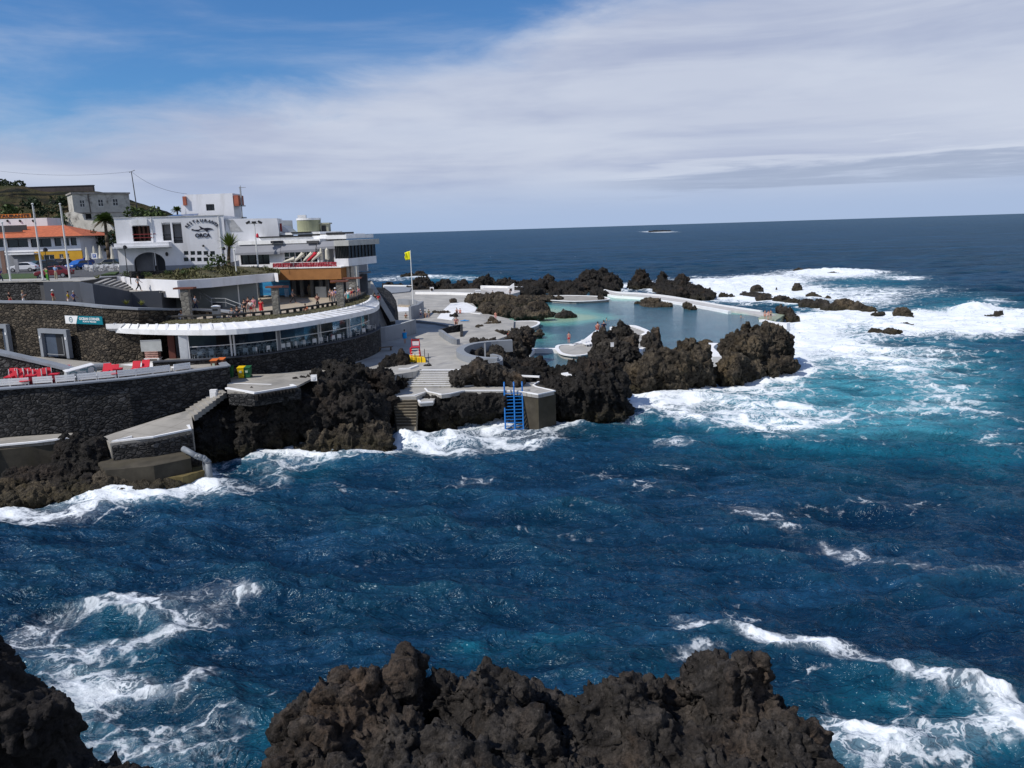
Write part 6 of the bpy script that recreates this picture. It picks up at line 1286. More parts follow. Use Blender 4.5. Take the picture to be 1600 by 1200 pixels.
    m.add(vs, [(k, k + 4, k + 5, k + 1) for k in range(3)] + [(k + 8, k + 9, k + 13, k + 12) for k in range(3)] + [(k, k + 1, k + 9, k + 8) for k in range(3)] + [(k + 4, k + 12, k + 13, k + 5) for k in range(3)] + [(0, 8, 12, 4), (3, 7, 15, 11)])
    o = m.build('ramp_path', CONCB); bm = bmesh.new(); bm.from_mesh(o.data); bmesh.ops.recalc_face_normals(bm, faces=bm.faces); bm.to_mesh(o.data); bm.free(); tag(o, kind='structure')
    stone_wall('ramp_parapet', [(577, 441, 11.3), (590, 462, 9.6), (605, 487, 7.5), (614, 502, 6.2)], .75, 1.8, STONE, 'sloping beige-topped basalt parapet of the ramp beside the canopy', coping=mat('beige coping', (.40, .38, .34), .85), ch=.12, cw=.06)
    o = deck('basalt_buttress', [(588, 449, 9.2), (600, 449, 9.0), (611, 457, 8.0), (619, 470, 6.8), (622, 488, 4.6), (616, 497, 4.6), (606, 480, 7.0)], 0, 1.9, STONE); o.pop('kind'); tag(o, 'sloping dark basalt buttress right of the ramp parapet', 'wall')
    stone_wall('terrace_end_wall', [(560, 447, 11.6), (568, 442, 11.6), (577, 440, 11.6)], .4, 8, CONC, 'short grey wall closing the terrace at the top of the ramp', coping=GREYD)

build_hill(); build_orca(); build_terrace_block(); build_town(); build_walls()

# ================================================================== FURNITURE, VEHICLES, PLANTS
def slotcol(o, m):
    if not o.material_slots: o.data.materials.append(m)
    o.material_slots[0].link = 'OBJECT'; o.material_slots[0].material = m
def paint(name, c, rough=.35): return mat('paint ' + name, c, rough, .03, spec=.5)
POLE = mat('white pole paint', (.70, .70, .68), .5, .05)

def pole(px, py, top, z, r, label, name='flagpole', cat='flagpole', m_=None, ptx=None, group=None):
    b = P(px, py, z); h = ztop(b, top) - b.z; e = empty(name, b, 0, label, cat, group)
    MB().tube((0, 0, 0), (0, 0, h), r, r * .6, 10).build('pole', m_ or POLE, e); return e, h
def build_poles():
    G = 'white flagpoles at the upper street edge'
    for px, py, tp, lb in ((17, 441, 349, 'tall white flagpole, leftmost of the three by the street edge'), (67.5, 439, 320, 'tall white flagpole standing left of the red car'), (109.5, 437, 320, 'tall white flagpole standing between the red and the blue car')):
        e, h = pole(px, py, tp, 14.7, .11, lb, group=G); MB().lathe([(.02, 0), (.13, .05), (.13, .14), (.02, .2)], 10, (0, 0, h)).build('finial', POLE, e); MB().lathe([(.2, 0), (.2, .12), (.1, .16)], 10).build('base', CONC, e)
        MB().tube((.14, 0, 1.2), (.14, 0, h - .2), .012, n=4).build('halyard', POLE, e)
    e, h = pole(374.5, 480, 392, 10.6, .10, 'tall white flagpole on the terrace before the grey panelled wall'); MB().lathe([(.02, 0), (.12, .05), (.12, .13), (.02, .18)], 10, (0, 0, h)).build('finial', POLE, e)
    e, h = pole(404, 424, 348, 14.4, .11, 'tall white lamp post with three floodlights and a red lantern', 'lamp_post', 'lamp post')
    MB().tube((-.75, 0, h - .1), (.75, 0, h - .1), .05).build('crossbar', POLE, e)
    for x, a in ((-.8, -.5), (0, 0), (.8, .5)):
        MB().box(-.26, -.16, -.13, .26, .2, .13).xf(Matrix.Translation((x, -.1, h + .05)) @ Matrix.Rotation(a, 4, 'Y')).build('floodlight', BLACK, e)
    MB().lathe([(.03, .5), (.15, .35), (.2, 0), (.12, -.12)], 10, (.28, 0, h - 1.9)).build('red_lantern', RED, e)
    b = P(645.5, 475, 3.0); h = ztop(b, 391) - b.z; e = empty('flag_mast', b, 0, 'tall white mast flying a yellow flag by the pools', 'flag mast'); MB().tube((0, 0, 0), (0, 0, h), .13, .08, 10).build('mast', POLE, e)
    m = MB(); nx, nz = 10, 8; vs = []
    for j in range(nz + 1):
        for i in range(nx + 1): x = -i / nx * 1.25 * (1 - .1 * math.sin(j)); vs.append((x - .05, .22 * math.sin(i * 1.1 + j * .5) * i / nx, h - .2 - j / nz * 1.9 - .35 * (i / nx) ** 2 * (1 if j < 5 else .4)))
    m.add(vs, [(j * (nx + 1) + i, j * (nx + 1) + i + 1, (j + 1) * (nx + 1) + i + 1, (j + 1) * (nx + 1) + i) for j in range(nz) for i in range(nx)]); o = m.build('flag', mat('yellow flag', (.85, .80, .01), .8, .04), e, smooth=True); s_ = o.modifiers.new('s', 'SOLIDIFY'); s_.thickness = .02
    G = 'dark street lamps'
    for px, py, tp, z, lb in ((77, 440, 391, 14.7, 'dark street lamp with a bent head near the person in green'), (200, 432, 387, 14.7, 'dark lamp post before the arched porch'), (352.5, 424, 389, 14.5, 'thin dark lamp post beside the spiky plant')):
        e, h = pole(px, py, tp, z, .06, lb, 'street_lamp', 'street lamp', BLACK, group=G); MB().tube((0, 0, h), (.35, 0, h + .05), .05).build('arm', BLACK, e); MB().lathe([(.05, .3), (.2, .2), (.24, -.1), (.1, -.15)], 10, (0.05, 0, h)).build('lantern', BLACK, e)
    # parking sign and info totem
    b = P(151, 425, 14.7); e = empty('parking_sign', b, 0, 'blue and white parking sign on a grey post by the cafe tables', 'sign'); h = ztop(b, 400) - b.z
    MB().tube((0, 0, 0), (0, 0, h), .05).build('post', METALG, e); MB().box(-.42, -.09, h - .4, .42, -.05, h + .42).build('plate', METALW, e); MB().box(-.24, -.1, h - .22, .24, -.092, h + .25).build('blue_field', mat('sign blue', (.02, .08, .35)), e)
    g = glyphs('P', .42, .004); g.xf(Matrix.Translation((0, -.108, h - .13))); g.build('lettering', METALW, e)
    b = P(8, 427, 14.7); e = empty('wooden_totem', b, 0, 'tall brown wooden totem at the far left of the street', 'totem'); h = ztop(b, 392) - b.z; MB().box(-.3, -.1, 0, .3, .1, h).build('panel', mat('brown board', (.20, .12, .09)), e); MB().box(-.34, -.13, h, .34, .13, h + .1).build('cap', METALG, e)
    b = P(28, 428, 14.7); e = empty('notice_board', b, 0, 'narrow leaning grey notice board before the white car', 'sign'); h = ztop(b, 405) - b.z; MB().box(-.28, -.06, .3, .28, .06, h).build('board', mat('grey board', (.28, .28, .30)), e); MB().tube((0, 0, 0), (0, 0, .5), .06).build('post', METALG, e)

def car(b, rz, col, label, kind='hatch', L=4.2):
    e = empty('parked_car' if kind != 'van' else 'parked_van', b, rz, label, 'car' if kind != 'van' else 'van', 'vehicles parked along the upper street'); W_ = 1.76
    if kind == 'van': bod = [(0, .35), (0, 1.0), (.25, 1.15), (.9, 1.95), (4.6, 2.0), (4.8, 1.7), (4.8, .35)]; cab = [(.45, 1.2), (.98, 1.82), (4.4, 1.86), (4.4, 1.25)]
    else: bod = [(0, .35), (-.03, .62), (.1, .82), (.95, .95), (1.7, 1.02), (3.6, 1.03), (4.1, .95), (4.2, .7), (4.18, .35)]; cab = [(.98, .96), (1.62, 1.42), (2.2, 1.50), (3.1, 1.46), (3.75, 1.02), (3.9, .98)]
    s = L / (4.8 if kind == 'van' else 4.2)
    def prof(pts, w0, w1=None):
        w1 = w1 or w0; zs = [p[1] for p in pts]; zl, zh = min(zs), max(zs); m = MB(); n = len(pts)
        for sg in (-1, 1): m.v += [((p[0] - 2.1) * s, sg * (w0 + (w1 - w0) * (p[1] - zl) / (zh - zl)) / 2, p[1]) for p in pts]
        m.f += [tuple(range(n))[::-1], tuple(range(n, 2 * n))] + [(i, (i + 1) % n, n + (i + 1) % n, n + i) for i in range(n)]; return m
    o = prof(bod, W_, W_ - .06).build('body', col, e, bevel=.07)
    if kind != 'van': prof(cab, W_ - .1, W_ - .42).build('roof', col, e, bevel=.05); g = [(x, y) for x, y in ((1.2, 1.04), (1.68, 1.38), (2.2, 1.43), (3.05, 1.39), (3.55, 1.04))]
    else: g = cab
    x0 = (g[0][0] - 2.1) * s
    prof(g, (W_ - .08) if kind != 'van' else W_ + .004, (W_ - .36) if kind != 'van' else W_ + .004).build('window', DGLASS, e)
    prof([(x - .13 * (1 if x < 2 else -1), y - .02) for x, y in g], (W_ - .34), (W_ - .6)).build('windscreen', DGLASS, e)
    for x in (.8, 3.35 if kind != 'van' else 3.8):
        for sg in (-1, 1):
            w_ = MB().tube(((x - 2.1) * s, sg * (W_ / 2 - .18), .32), ((x - 2.1) * s, sg * (W_ / 2 + .01), .32), .32, n=16).build('wheel', BLACK, e); MB().tube(((x - 2.1) * s, sg * (W_ / 2 + .0), .32), ((x - 2.1) * s, sg * (W_ / 2 + .02), .32), .2, n=12).build('rim', METALG, w_)
    for sg in (-1, 1):
        MB().box(-2.1 * s - .04, sg * .62 - .17, .62, -2.1 * s + .08, sg * .62 + .17, .76).build('headlight', METALW, e); MB().box(2.1 * s - .08, sg * .66 - .14, .72, 2.1 * s + .03, sg * .66 + .14, .88).build('tail_light', RED, e)
    MB().box(-2.1 * s - .06, -.26, .42, -2.1 * s - .0, .26, .53).build('number_plate', METALW, e); return e
def build_cars():
    C = lambda px, py: P(px, py, 14.7)
    car(C(38, 424.5), R(8), paint('white', (.72, .72, .74)), 'white hatchback parked side-on behind the first flagpole')
    car(C(86, 434), R(10), paint('dark red', (.16, .008, .015)), 'dark red car behind the person in pale blue shirt')
    car(C(124, 421), R(75), paint('bright blue', (.01, .10, .38)), 'bright blue car seen from its end beside the third flagpole')
    car(C(131, 415), R(80), paint('deep blue', (.01, .03, .22)), 'deep blue car tucked behind the bright blue one')
    car(C(72, 419), R(70), paint('slate blue', (.035, .06, .09)), 'slate blue car behind the dark red one')
    car(C(87, 417), R(75), paint('navy', (.02, .035, .06)), 'navy car parked third from the white hatchback')
    car(C(99, 417), R(80), paint('black', (.01, .01, .012)), 'black car in front of the yellow wall')
    car(C(59, 421), R(72), paint('dark teal', (.02, .05, .06)), 'dark teal car just right of the white hatchback')
    car(C(25, 413), R(5), paint('yellow', (.65, .42, .01)), 'yellow van parked under the white shop canopy', 'van', 4.8)
    car(C(104, 410), R(5), paint('silver white', (.6, .6, .6)), 'white van behind the black car', 'van', 4.8)
    car(C(172, 419), R(4), paint('dark green', (.015, .025, .02)), 'dark low car between the cafe tables and the arched porch')

def build_street_bits():
    # lawn by the poles
    deck('lawn', [(-40, 438), (58, 436), (56, 429), (-40, 430)], 14.73, 14.9, mat('lawn', (.05, .08, .025), .95, .3, 1.5))
    deck('lawn', [(158, 431), (172, 427), (186, 426), (180, 430)], 14.73, 14.9, mat('lawn', (.05, .08, .025)))
    deck('pavement', [(-60, 441), (126, 440), (148, 437), (160, 434), (-60, 438.6)], 14.72, 14.8, CONC)
    # closed parasols of the cafe and its furniture
    pb = None
    for px, tp, lb in ((137.5, 386, 'closed cream parasol, leftmost by the blue car'), (149, 384, 'closed cream parasol above the parking sign'), (158.5, 383.5, 'closed cream parasol just right of the parking sign'), (177, 384, 'closed cream parasol nearest the arched building')):
        b = PD(px, 410, 128); b.z = 14.7; h = ztop(b, tp) - b.z; e = empty('parasol', b, 0, lb, 'parasol', 'closed cafe parasols')
        MB().tube((0, 0, 0), (0, 0, h), .035).build('pole', METALG, e); MB().lathe([(.05, h), (.16, h - .5), (.22, h - 1.4), (.34, h - 2.0), (.12, h - 2.05), (.05, h - 2.1)], 10).build('canopy', CREAM, e); MB().box(-.3, -.3, 0, .3, .3, .08).build('base', CONC, e)
    k = 0
    def chair_mesh():
        m = MB().box(-.22, -.22, .42, .22, .22, .46).box(-.22, .19, .46, .22, .23, .85)
        for x in (-.2, .2):
            for y in (-.2, .2): m.box(x - .02, y - .02, 0, x + .02, y + .02, .42)
        m.box(-.24, -.2, .62, -.2, .2, .65).box(.2, -.2, .62, .24, .2, .65); return m
    wc = mat('white plastic', (.72, .72, .72), .5, .03)
    proto_c = chair_mesh().build('chair', wc); tag(proto_c, 'white plastic chair among the cafe tables on the upper street', 'chair', 'white cafe chairs on the street')
    tm = MB().lathe([(.0, .70), (.36, .70), (.36, .74), (0, .74)], 12).tube((0, 0, 0), (0, 0, .7), .04).lathe([(.25, 0), (.25, .03), (.04, .05)], 10)
    proto_t = tm.build('table', wc); tag(proto_t, 'round white cafe table on the upper street', 'table', 'white cafe tables on the street')
    first = True
    for i in range(7):
        for j in range(2):
            b = PD(138 + i * 7.5, 410, 122 + 6 * j); b.z = 14.7; t = proto_t if first else proto_t.copy()
            if not first: COL.objects.link(t)
            t.location = b
            for q in range(3):
                c = proto_c if (first and q == 0) else proto_c.copy()
                if not (first and q == 0): COL.objects.link(c)
                a = q * 2.1 + i + j; c.location = b + Vector((.62 * math.sin(a), .62 * math.cos(a), 0)); c.rotation_euler.z = -a
            first = False
    # diners' furniture behind the glass
    c0 = proto_c.copy(); c0.data = proto_c.data.copy(); COL.objects.link(c0); tag(c0, 'white chair at a table behind the glass of the seafront restaurant', 'chair', 'white chairs in the glazed restaurant'); t0 = proto_t.copy(); COL.objects.link(t0); tag(t0, 'white table behind the glass of the seafront restaurant', 'table', 'white tables in the glazed restaurant')
    first = True; g = np.random.default_rng(2)
    for k, px in enumerate(np.linspace(304, 574, 22)):
        for j in range(2):
            p = OLINE(px); b = Vector((p.x - .15 * (j) , p.y + 1.0 + 1.9 * j, 7.452)); t = t0 if first else t0.copy()
            if not first: COL.objects.link(t)
            t.location = b
            for q in range(3):
                c = c0 if (first and q == 0) else c0.copy()
                if not (first and q == 0): COL.objects.link(c)
                a = q * 2.1 + g.random() * 1.5; c.location = b + Vector((.6 * math.sin(a), .6 * math.cos(a), 0)); c.rotation_euler.z = -a
            first = False
    # round pillars of rough stone with flat rust-red tops
    for px, pb_, pt, hw, lb, z in ((294, 500, 449, 6.0, 'stone pillar with reddish slatted top, beside the people on the stairs', 10.65), (433, 494, 447, 5.0, 'stone pillar with reddish slatted top in the middle of the terrace', 10.65), (533.5, 482, 438, 5.2, 'stone pillar with reddish slatted top between two crowds', 10.65), (553, 470, 433, 5.4, 'stone pillar with reddish slatted top at the seaward end', 10.65)):
        b = P(px, pb_, z); s_ = ppm(b); w_ = hw / s_; h = ztop(b, pt + 3) - b.z; e = empty('stone_pillar', b, 0, lb, 'pillar', 'stone pillars with rust-red tops')
        MB().prism([(-w_, -w_ * .8), (w_, -w_ * .8), (w_, w_ * .8), (-w_, w_ * .8)], 0, h).build('shaft', PILLAR, e); m = MB(); L = w_ * 2.6
        for q in range(6): m.bar((-L, -w_ + q * w_ * .4, h + .12), (L, -w_ + q * w_ * .4, h + .12), .14, .18)
        m.build('slatted_top', mat('rust red timber', (.17, .065, .045), .8, .2, 2), e); MB().box(-w_ * .8, -w_ * 1.1, h, w_ * .8, w_ * 1.1, h + .04).build('cap', BLACK, e)
    b = P(339, 496, 10.65); e = empty('litter_bin', b, 0, 'grey litter bin with pale lid on the terrace', 'bin'); MB().box(-.38, -.3, 0, .38, .3, 1.15).build('body', mat('bin grey', (.30, .31, .30)), e, bevel=.03); MB().lathe([(.5, 0), (.5, .06), (.25, .16), (0, .18)], 12, (0, 0, 1.15)).build('lid', METALW, e); MB().box(-.28, -.32, .75, .28, -.29, .92).build('slot', BLACK, e)
    # wheelie bins
    def wbin(b, c, lab, lid=None, rz=0):
        e = empty('wheelie_bin', b, rz, lab, 'bin', 'wheelie bins'); m = MB(); m.add([(-.24, -.28, .06), (.24, -.28, .06), (.24, .25, .06), (-.24, .25, .06), (-.31, -.37, .98), (.31, -.37, .98), (.31, .34, .98), (-.31, .34, .98)], [(3, 2, 1, 0), (4, 5, 6, 7), (0, 1, 5, 4), (1, 2, 6, 5), (2, 3, 7, 6), (3, 0, 4, 7)]); m.build('body', c, e)
        MB().slab([(-.33, -.4, .985), (.33, -.4, .985), (.33, .38, 1.08), (-.33, .38, 1.08)], (0, 0, .05)).build('lid', lid or c, e); MB().tube((-.3, .42, 1.02), (.3, .42, 1.02), .025).build('handle', BLACK, e)
        MB().box(-.12, -.40, .55, .12, -.345, .75).build('sticker', mat('pale sticker', (.4, .5, .4)), e)
        for sg in (-1, 1): MB().tube((sg * .24, .3, .1), (sg * .3, .3, .1), .1, n=10).build('wheel', BLACK, e)
    gr = mat('bin green', (.02, .12, .05), .5, .05); ye = mat('bin yellow', (.75, .50, .01), .5, .05)
    wbin(P(360, 590, 5.8), gr, 'dark green wheelie bin beside the sea wall corner'); wbin(P(378.5, 590.5, 5.8), ye, 'bright yellow wheelie bin before the curved stone wall'); wbin(P(388, 590, 5.8), gr, 'green wheelie bin touching the yellow one')
    og = mat('bin orange', (.65, .16, .04), .5, .05)
    wbin(P(331, 576, 7.0) + Vector((0, .9, -.35)), mat('bin brown', (.12, .05, .03)), 'orange-lidded bin peeping over the sea wall, left one', og); wbin(P(350, 574, 7.0) + Vector((-.5, .9, -.35)), mat('bin brown', (.12, .05, .03)), 'orange-lidded bin peeping over the sea wall corner', og)
    # slatted white benches and red cushions on the sun terrace
    wb = mat('white bench paint', (.86, .86, .86), .5, .03)
    def bench(b, rz, lab, w_=1.5, cushion=False):
        e = empty('slatted_bench', b, rz, lab, 'bench', 'white pallet benches along the sea wall')
        for k in range(3): MB().box(-w_ / 2, -.04, .12 + k * .19, w_ / 2, 0, .285 + k * .19).build('slat', wb, e)
        MB().box(-w_ / 2, 0, .30, w_ / 2, .65, .38).build('seat', wb, e)
        for x in (-w_ / 2 + .05, w_ / 2 - .05):
            for y in (.04, .6): MB().box(x - .04, y - .03, 0, x + .04, y + .03, .66 if y < .3 else .3).build('leg', wb, e)
    X = [(-3, 'leftmost'), (27, ''), (64, ''), (100.5, ''), (136, ''), (167, ''), (200, ''), (227, ''), (255, ''), (289, '')]
    labs = ['white slatted bench at the far left edge of the sun terrace', 'white slatted bench second from the left, before red cushions', 'white slatted bench in front of the stacked red loungers', 'white slatted bench below the left end of the grey wave-shaped counter', 'white slatted bench below the right end of the grey counter', 'white slatted bench just right of the grey counter', 'white slatted bench between the two round red tables', 'white slatted bench third from the right along the sea wall', 'white slatted bench second from the right along the sea wall', 'white slatted bench at the right end of the sea wall row']
    for (px, _), lb in zip(X, labs):
        yw = np.interp(px, [-60, 0, 100, 200, 280, 353], [613.5, 608.5, 601.5, 592.5, 583, 573]); a = P(px - 8, np.interp(px - 8, [-60, 0, 100, 200, 280, 353], [613.5, 608.5, 601.5, 592.5, 583, 573]), 7.1); c = P(px + 8, np.interp(px + 8, [-60, 0, 100, 200, 280, 353], [613.5, 608.5, 601.5, 592.5, 583, 573]), 7.1)
        rz = math.atan2(c.y - a.y, c.x - a.x); b = P(px, yw, 7.1); n = Vector((-math.sin(rz), math.cos(rz), 0)); b = b + n * .62; b.z = 7.2
        bench(b, rz, lb)
        MB
    G = 'red sun loungers'
    for_row = 1
    spots = [(8, 600), (24, 598), (36, 597), (52, 600), (60, 598), (68, 596.5), (76, 595), (84, 594), (92, 593), (99, 592), (170, 594), (158, 592), (14, 599), (44, 599), (205, 588), (220, 586)]
    rl = ['red lounger at the far left behind the benches', 'red lounger behind the second bench, left one', 'red lounger behind the second bench, right one', 'red lounger, first of the long folded row', 'red lounger, second in the long folded row', 'red lounger, third in the long folded row', 'red lounger in the middle of the long folded row', 'red lounger, fourth from the grey counter', 'red lounger, third from the grey counter', 'red lounger, second from the grey counter', 'red lounger to the right of the grey counter', 'red lounger standing right behind the end of the grey counter', 'red lounger behind the second bench, third one', 'red lounger behind the second bench, beside the box seat', 'red lounger on the beige terrace behind the right-hand benches', 'red lounger farthest right on the sun terrace']
    for (px, py), lb in zip(spots, rl):
        b = P(px, py, 7.1); b.y += .75; b = Vector((b.x, b.y, 7.15)); e = empty('sun_lounger', b, R(12), lb, 'sun lounger', G)
        if 'folded row' in lb or 'behind the second' in lb or 'from the grey' in lb:
            MB().slab([(-.3, 0, .05), (.3, 0, .05), (.3, .42, 1.0), (-.3, .42, 1.0)], (0, -.2, .06)).build('mattress', RED, e); MB().box(-.36, .02, .0, -.31, .12, 1.1).box(.31, .02, 0, .36, .12, 1.1).build('frame', METALW, e); continue
        MB().box(-.33, -.5, .42, .33, .75, .52).build('mattress', RED, e, bevel=.03); MB().slab([(-.33, .75, .45), (.33, .75, .45), (.33, 1.25, .98), (-.33, 1.25, .98)], (0, -.07, .07)).build('backrest', RED, e)
        for x in (-.28, .28):
            for y in (-.4, .7): MB().box(x - .03, y - .03, 0, x + .03, y + .03, .42).build('leg', METALW, e)
    for (px, py), lb in zip([(180, 588), (195, 584), (40, 600)], ['low round red table beside the grey counter', 'low round red table on the beige terrace, farther right', 'low round red table behind the benches at the left']):
        b = P(px, py + 3, 7.15); e = empty('low_table', b, 0, lb, 'table', 'low round red tables'); MB().lathe([(0, .42), (.42, .42), (.42, .47), (0, .47)], 16).build('top', RED, e); MB().tube((0, 0, 0), (0, 0, .42), .05).build('leg', METALW, e)
    for px, lb in ((47, 'red upright box seat between the second and third bench'), (83, 'red upright box seat between the third and fourth bench'), (183, 'red upright box seat between two benches right of the counter')):
        yw = np.interp(px, [-60, 0, 100, 200, 280], [613.5, 608.5, 601.5, 592.5, 583]); b = P(px, yw - 3, 7.15); e = empty('box_seat', b, R(10), lb, 'seat', 'red box seats'); MB().box(-.35, 0.2, 0, .35, .8, .75).build('body', mat('maroon fabric', (.20, .02, .035)), e, bevel=.04); MB().box(-.37, .18, .75, .37, .82, .82).build('cushion', RED, e)
    # grey counter shaped like a wedge with round portholes
    fr = Fr(P(104, 596, 7.15), P(152, 590, 7.15)); e = fr.empty('bar_counter', label='pale grey wedge-shaped bar counter with round porthole decorations', cat='counter'); pg = mat('pale grey laminate', (.42, .45, .46), .5, .05)
    a, b_, c, d = fr.q(104, 594), fr.q(104.5, 582), fr.q(145, 570.5), fr.q(150, 590); MB().slab([(a[0], 0, .0), (b_[0], 0, b_[1]), (c[0], 0, c[1]), (d[0], 0, .0)][::-1], (0, 1.2, 0)).build('body', pg, e)
    MB().slab([(b_[0] - .1, -.1, b_[1]), (c[0] + .1, -.1, c[1]), (c[0] + .1, -.1, c[1] + .06), (b_[0] - .1, -.1, b_[1] + .06)][::-1], (0, 1.4, 0)).build('top', METALW, e)
    for px, py, r in ((115, 588, .42), (143, 579, .42)):
        u, z = fr.q(px, py); m = MB()
        for k in range(20):
            a0, a1 = k * math.tau / 20, (k + 1) * math.tau / 20; m.add([(u + rr * math.cos(aa), -.02, z + rr * 1.1 * math.sin(aa)) for rr, aa in ((r * .75, a0), (r, a0), (r, a1), (r * .75, a1))], [(0, 1, 2, 3)])
        m.build('porthole', mat('slate ring', (.12, .20, .23)), e)
    u, z = fr.q(131, 577.5); MB().ball((u, -.01, z), .35, .03, .1).build('logo', mat('slate ring', (.12, .20, .23)), e)
    b = P(158, 579, 7.15); e = empty('rolled_cover', b, R(20), 'dark grey rolled cover behind the bar counter', 'roll'); MB().tube((-.8, 0, .35), (.8, .2, .35), .34, n=14).build('roll', GREYW, e); MB().tube((-.84, 0, .35), (-.8, 0, .35), .2, n=14).build('end_cap', BLACK, e)
    # pallet stack by the restaurant
    b = P(240, 565, 7.2); e = empty('pallet_stack', b, 0, 'stack of pinkish folded chairs on a white pallet under the canopy', 'stack'); MB().box(-.75, -.4, .0, .75, .5, .06).box(-.7, -.3, .06, -.5, .3, .32).box(.5, -.3, .06, .7, .3, .32).box(-.75, -.4, .32, .75, .5, .38).build('pallet', wb, e)
    for k in range(7): MB().box(-.65, -.32, .40 + k * .19, .65, .42, .53 + k * .19).build('folded_chair', mat('pinkish slats', (.42, .24, .20), .7, .25, 4), e)
    b = P(236, 541, 9.0); e = empty('sun_blind', b, 0, 'pale hanging blind under the left end of the canopy', 'blind'); MB().box(-1.0, 0, -.5, 1.0, .05, .55).build('cloth', mat('pale blind', (.45, .46, .44)), e); MB().tube((-1.0, .02, .55), (1.0, .02, .55), .05).build('rail', METALG, e)
    # parasols and loungers on the balcony with the red railing
    for k, (px, py, lb) in enumerate([(503, 400, 'closed cream parasol on the balcony, left of the two tall ones'), (512.5, 399, 'thick closed cream parasol on the balcony beside the bay room')]):
        b = PD(px, 416, 109); b.z = 14.8; e = empty('parasol', b, 0, lb, 'parasol', 'closed balcony parasols'); h = 2.5; MB().tube((0, 0, 0), (0, 0, h), .04).build('pole', METALG, e); MB().lathe([(.04, h), (.14 + .1 * k, h - .3), (.2 + .1 * k, h - 1.5), (.1, h - 1.6)], 10).build('canopy', CREAM, e)
    for k, (px, c, lb) in enumerate([(470, 'w', 'tilted white parasol canopy lying over the balcony rail'), (484, 'w', 'white parasol slanting beside the red one'), (490, 'r', 'slanting red parasol among white ones on the balcony'), (497, 'w', 'white folded parasol right of the red one'), (452, 'w', 'low spread white canopy at the left of the balcony')]):
        b = PD(px, 416, 108.6); b.z = 14.8; e = empty('folded_parasol', b, 0, lb, 'parasol', 'slanting balcony parasols'); d = Vector((1.1, .2, .9)).normalized() if px > 460 else Vector((1, .1, .25)).normalized(); a = Vector((-.9, 0, .75)); MB().tube(a, a + d * 1.9, .05, .05).tube(a + d * .25, a + d * 1.7, .12, .30, 8).build('canopy', RED if c == 'r' else CREAM, e); MB().tube(a - d * .1 - Vector((0, 0, .0)), (a.x, 0, 0), .03).build('pole', METALG, e)

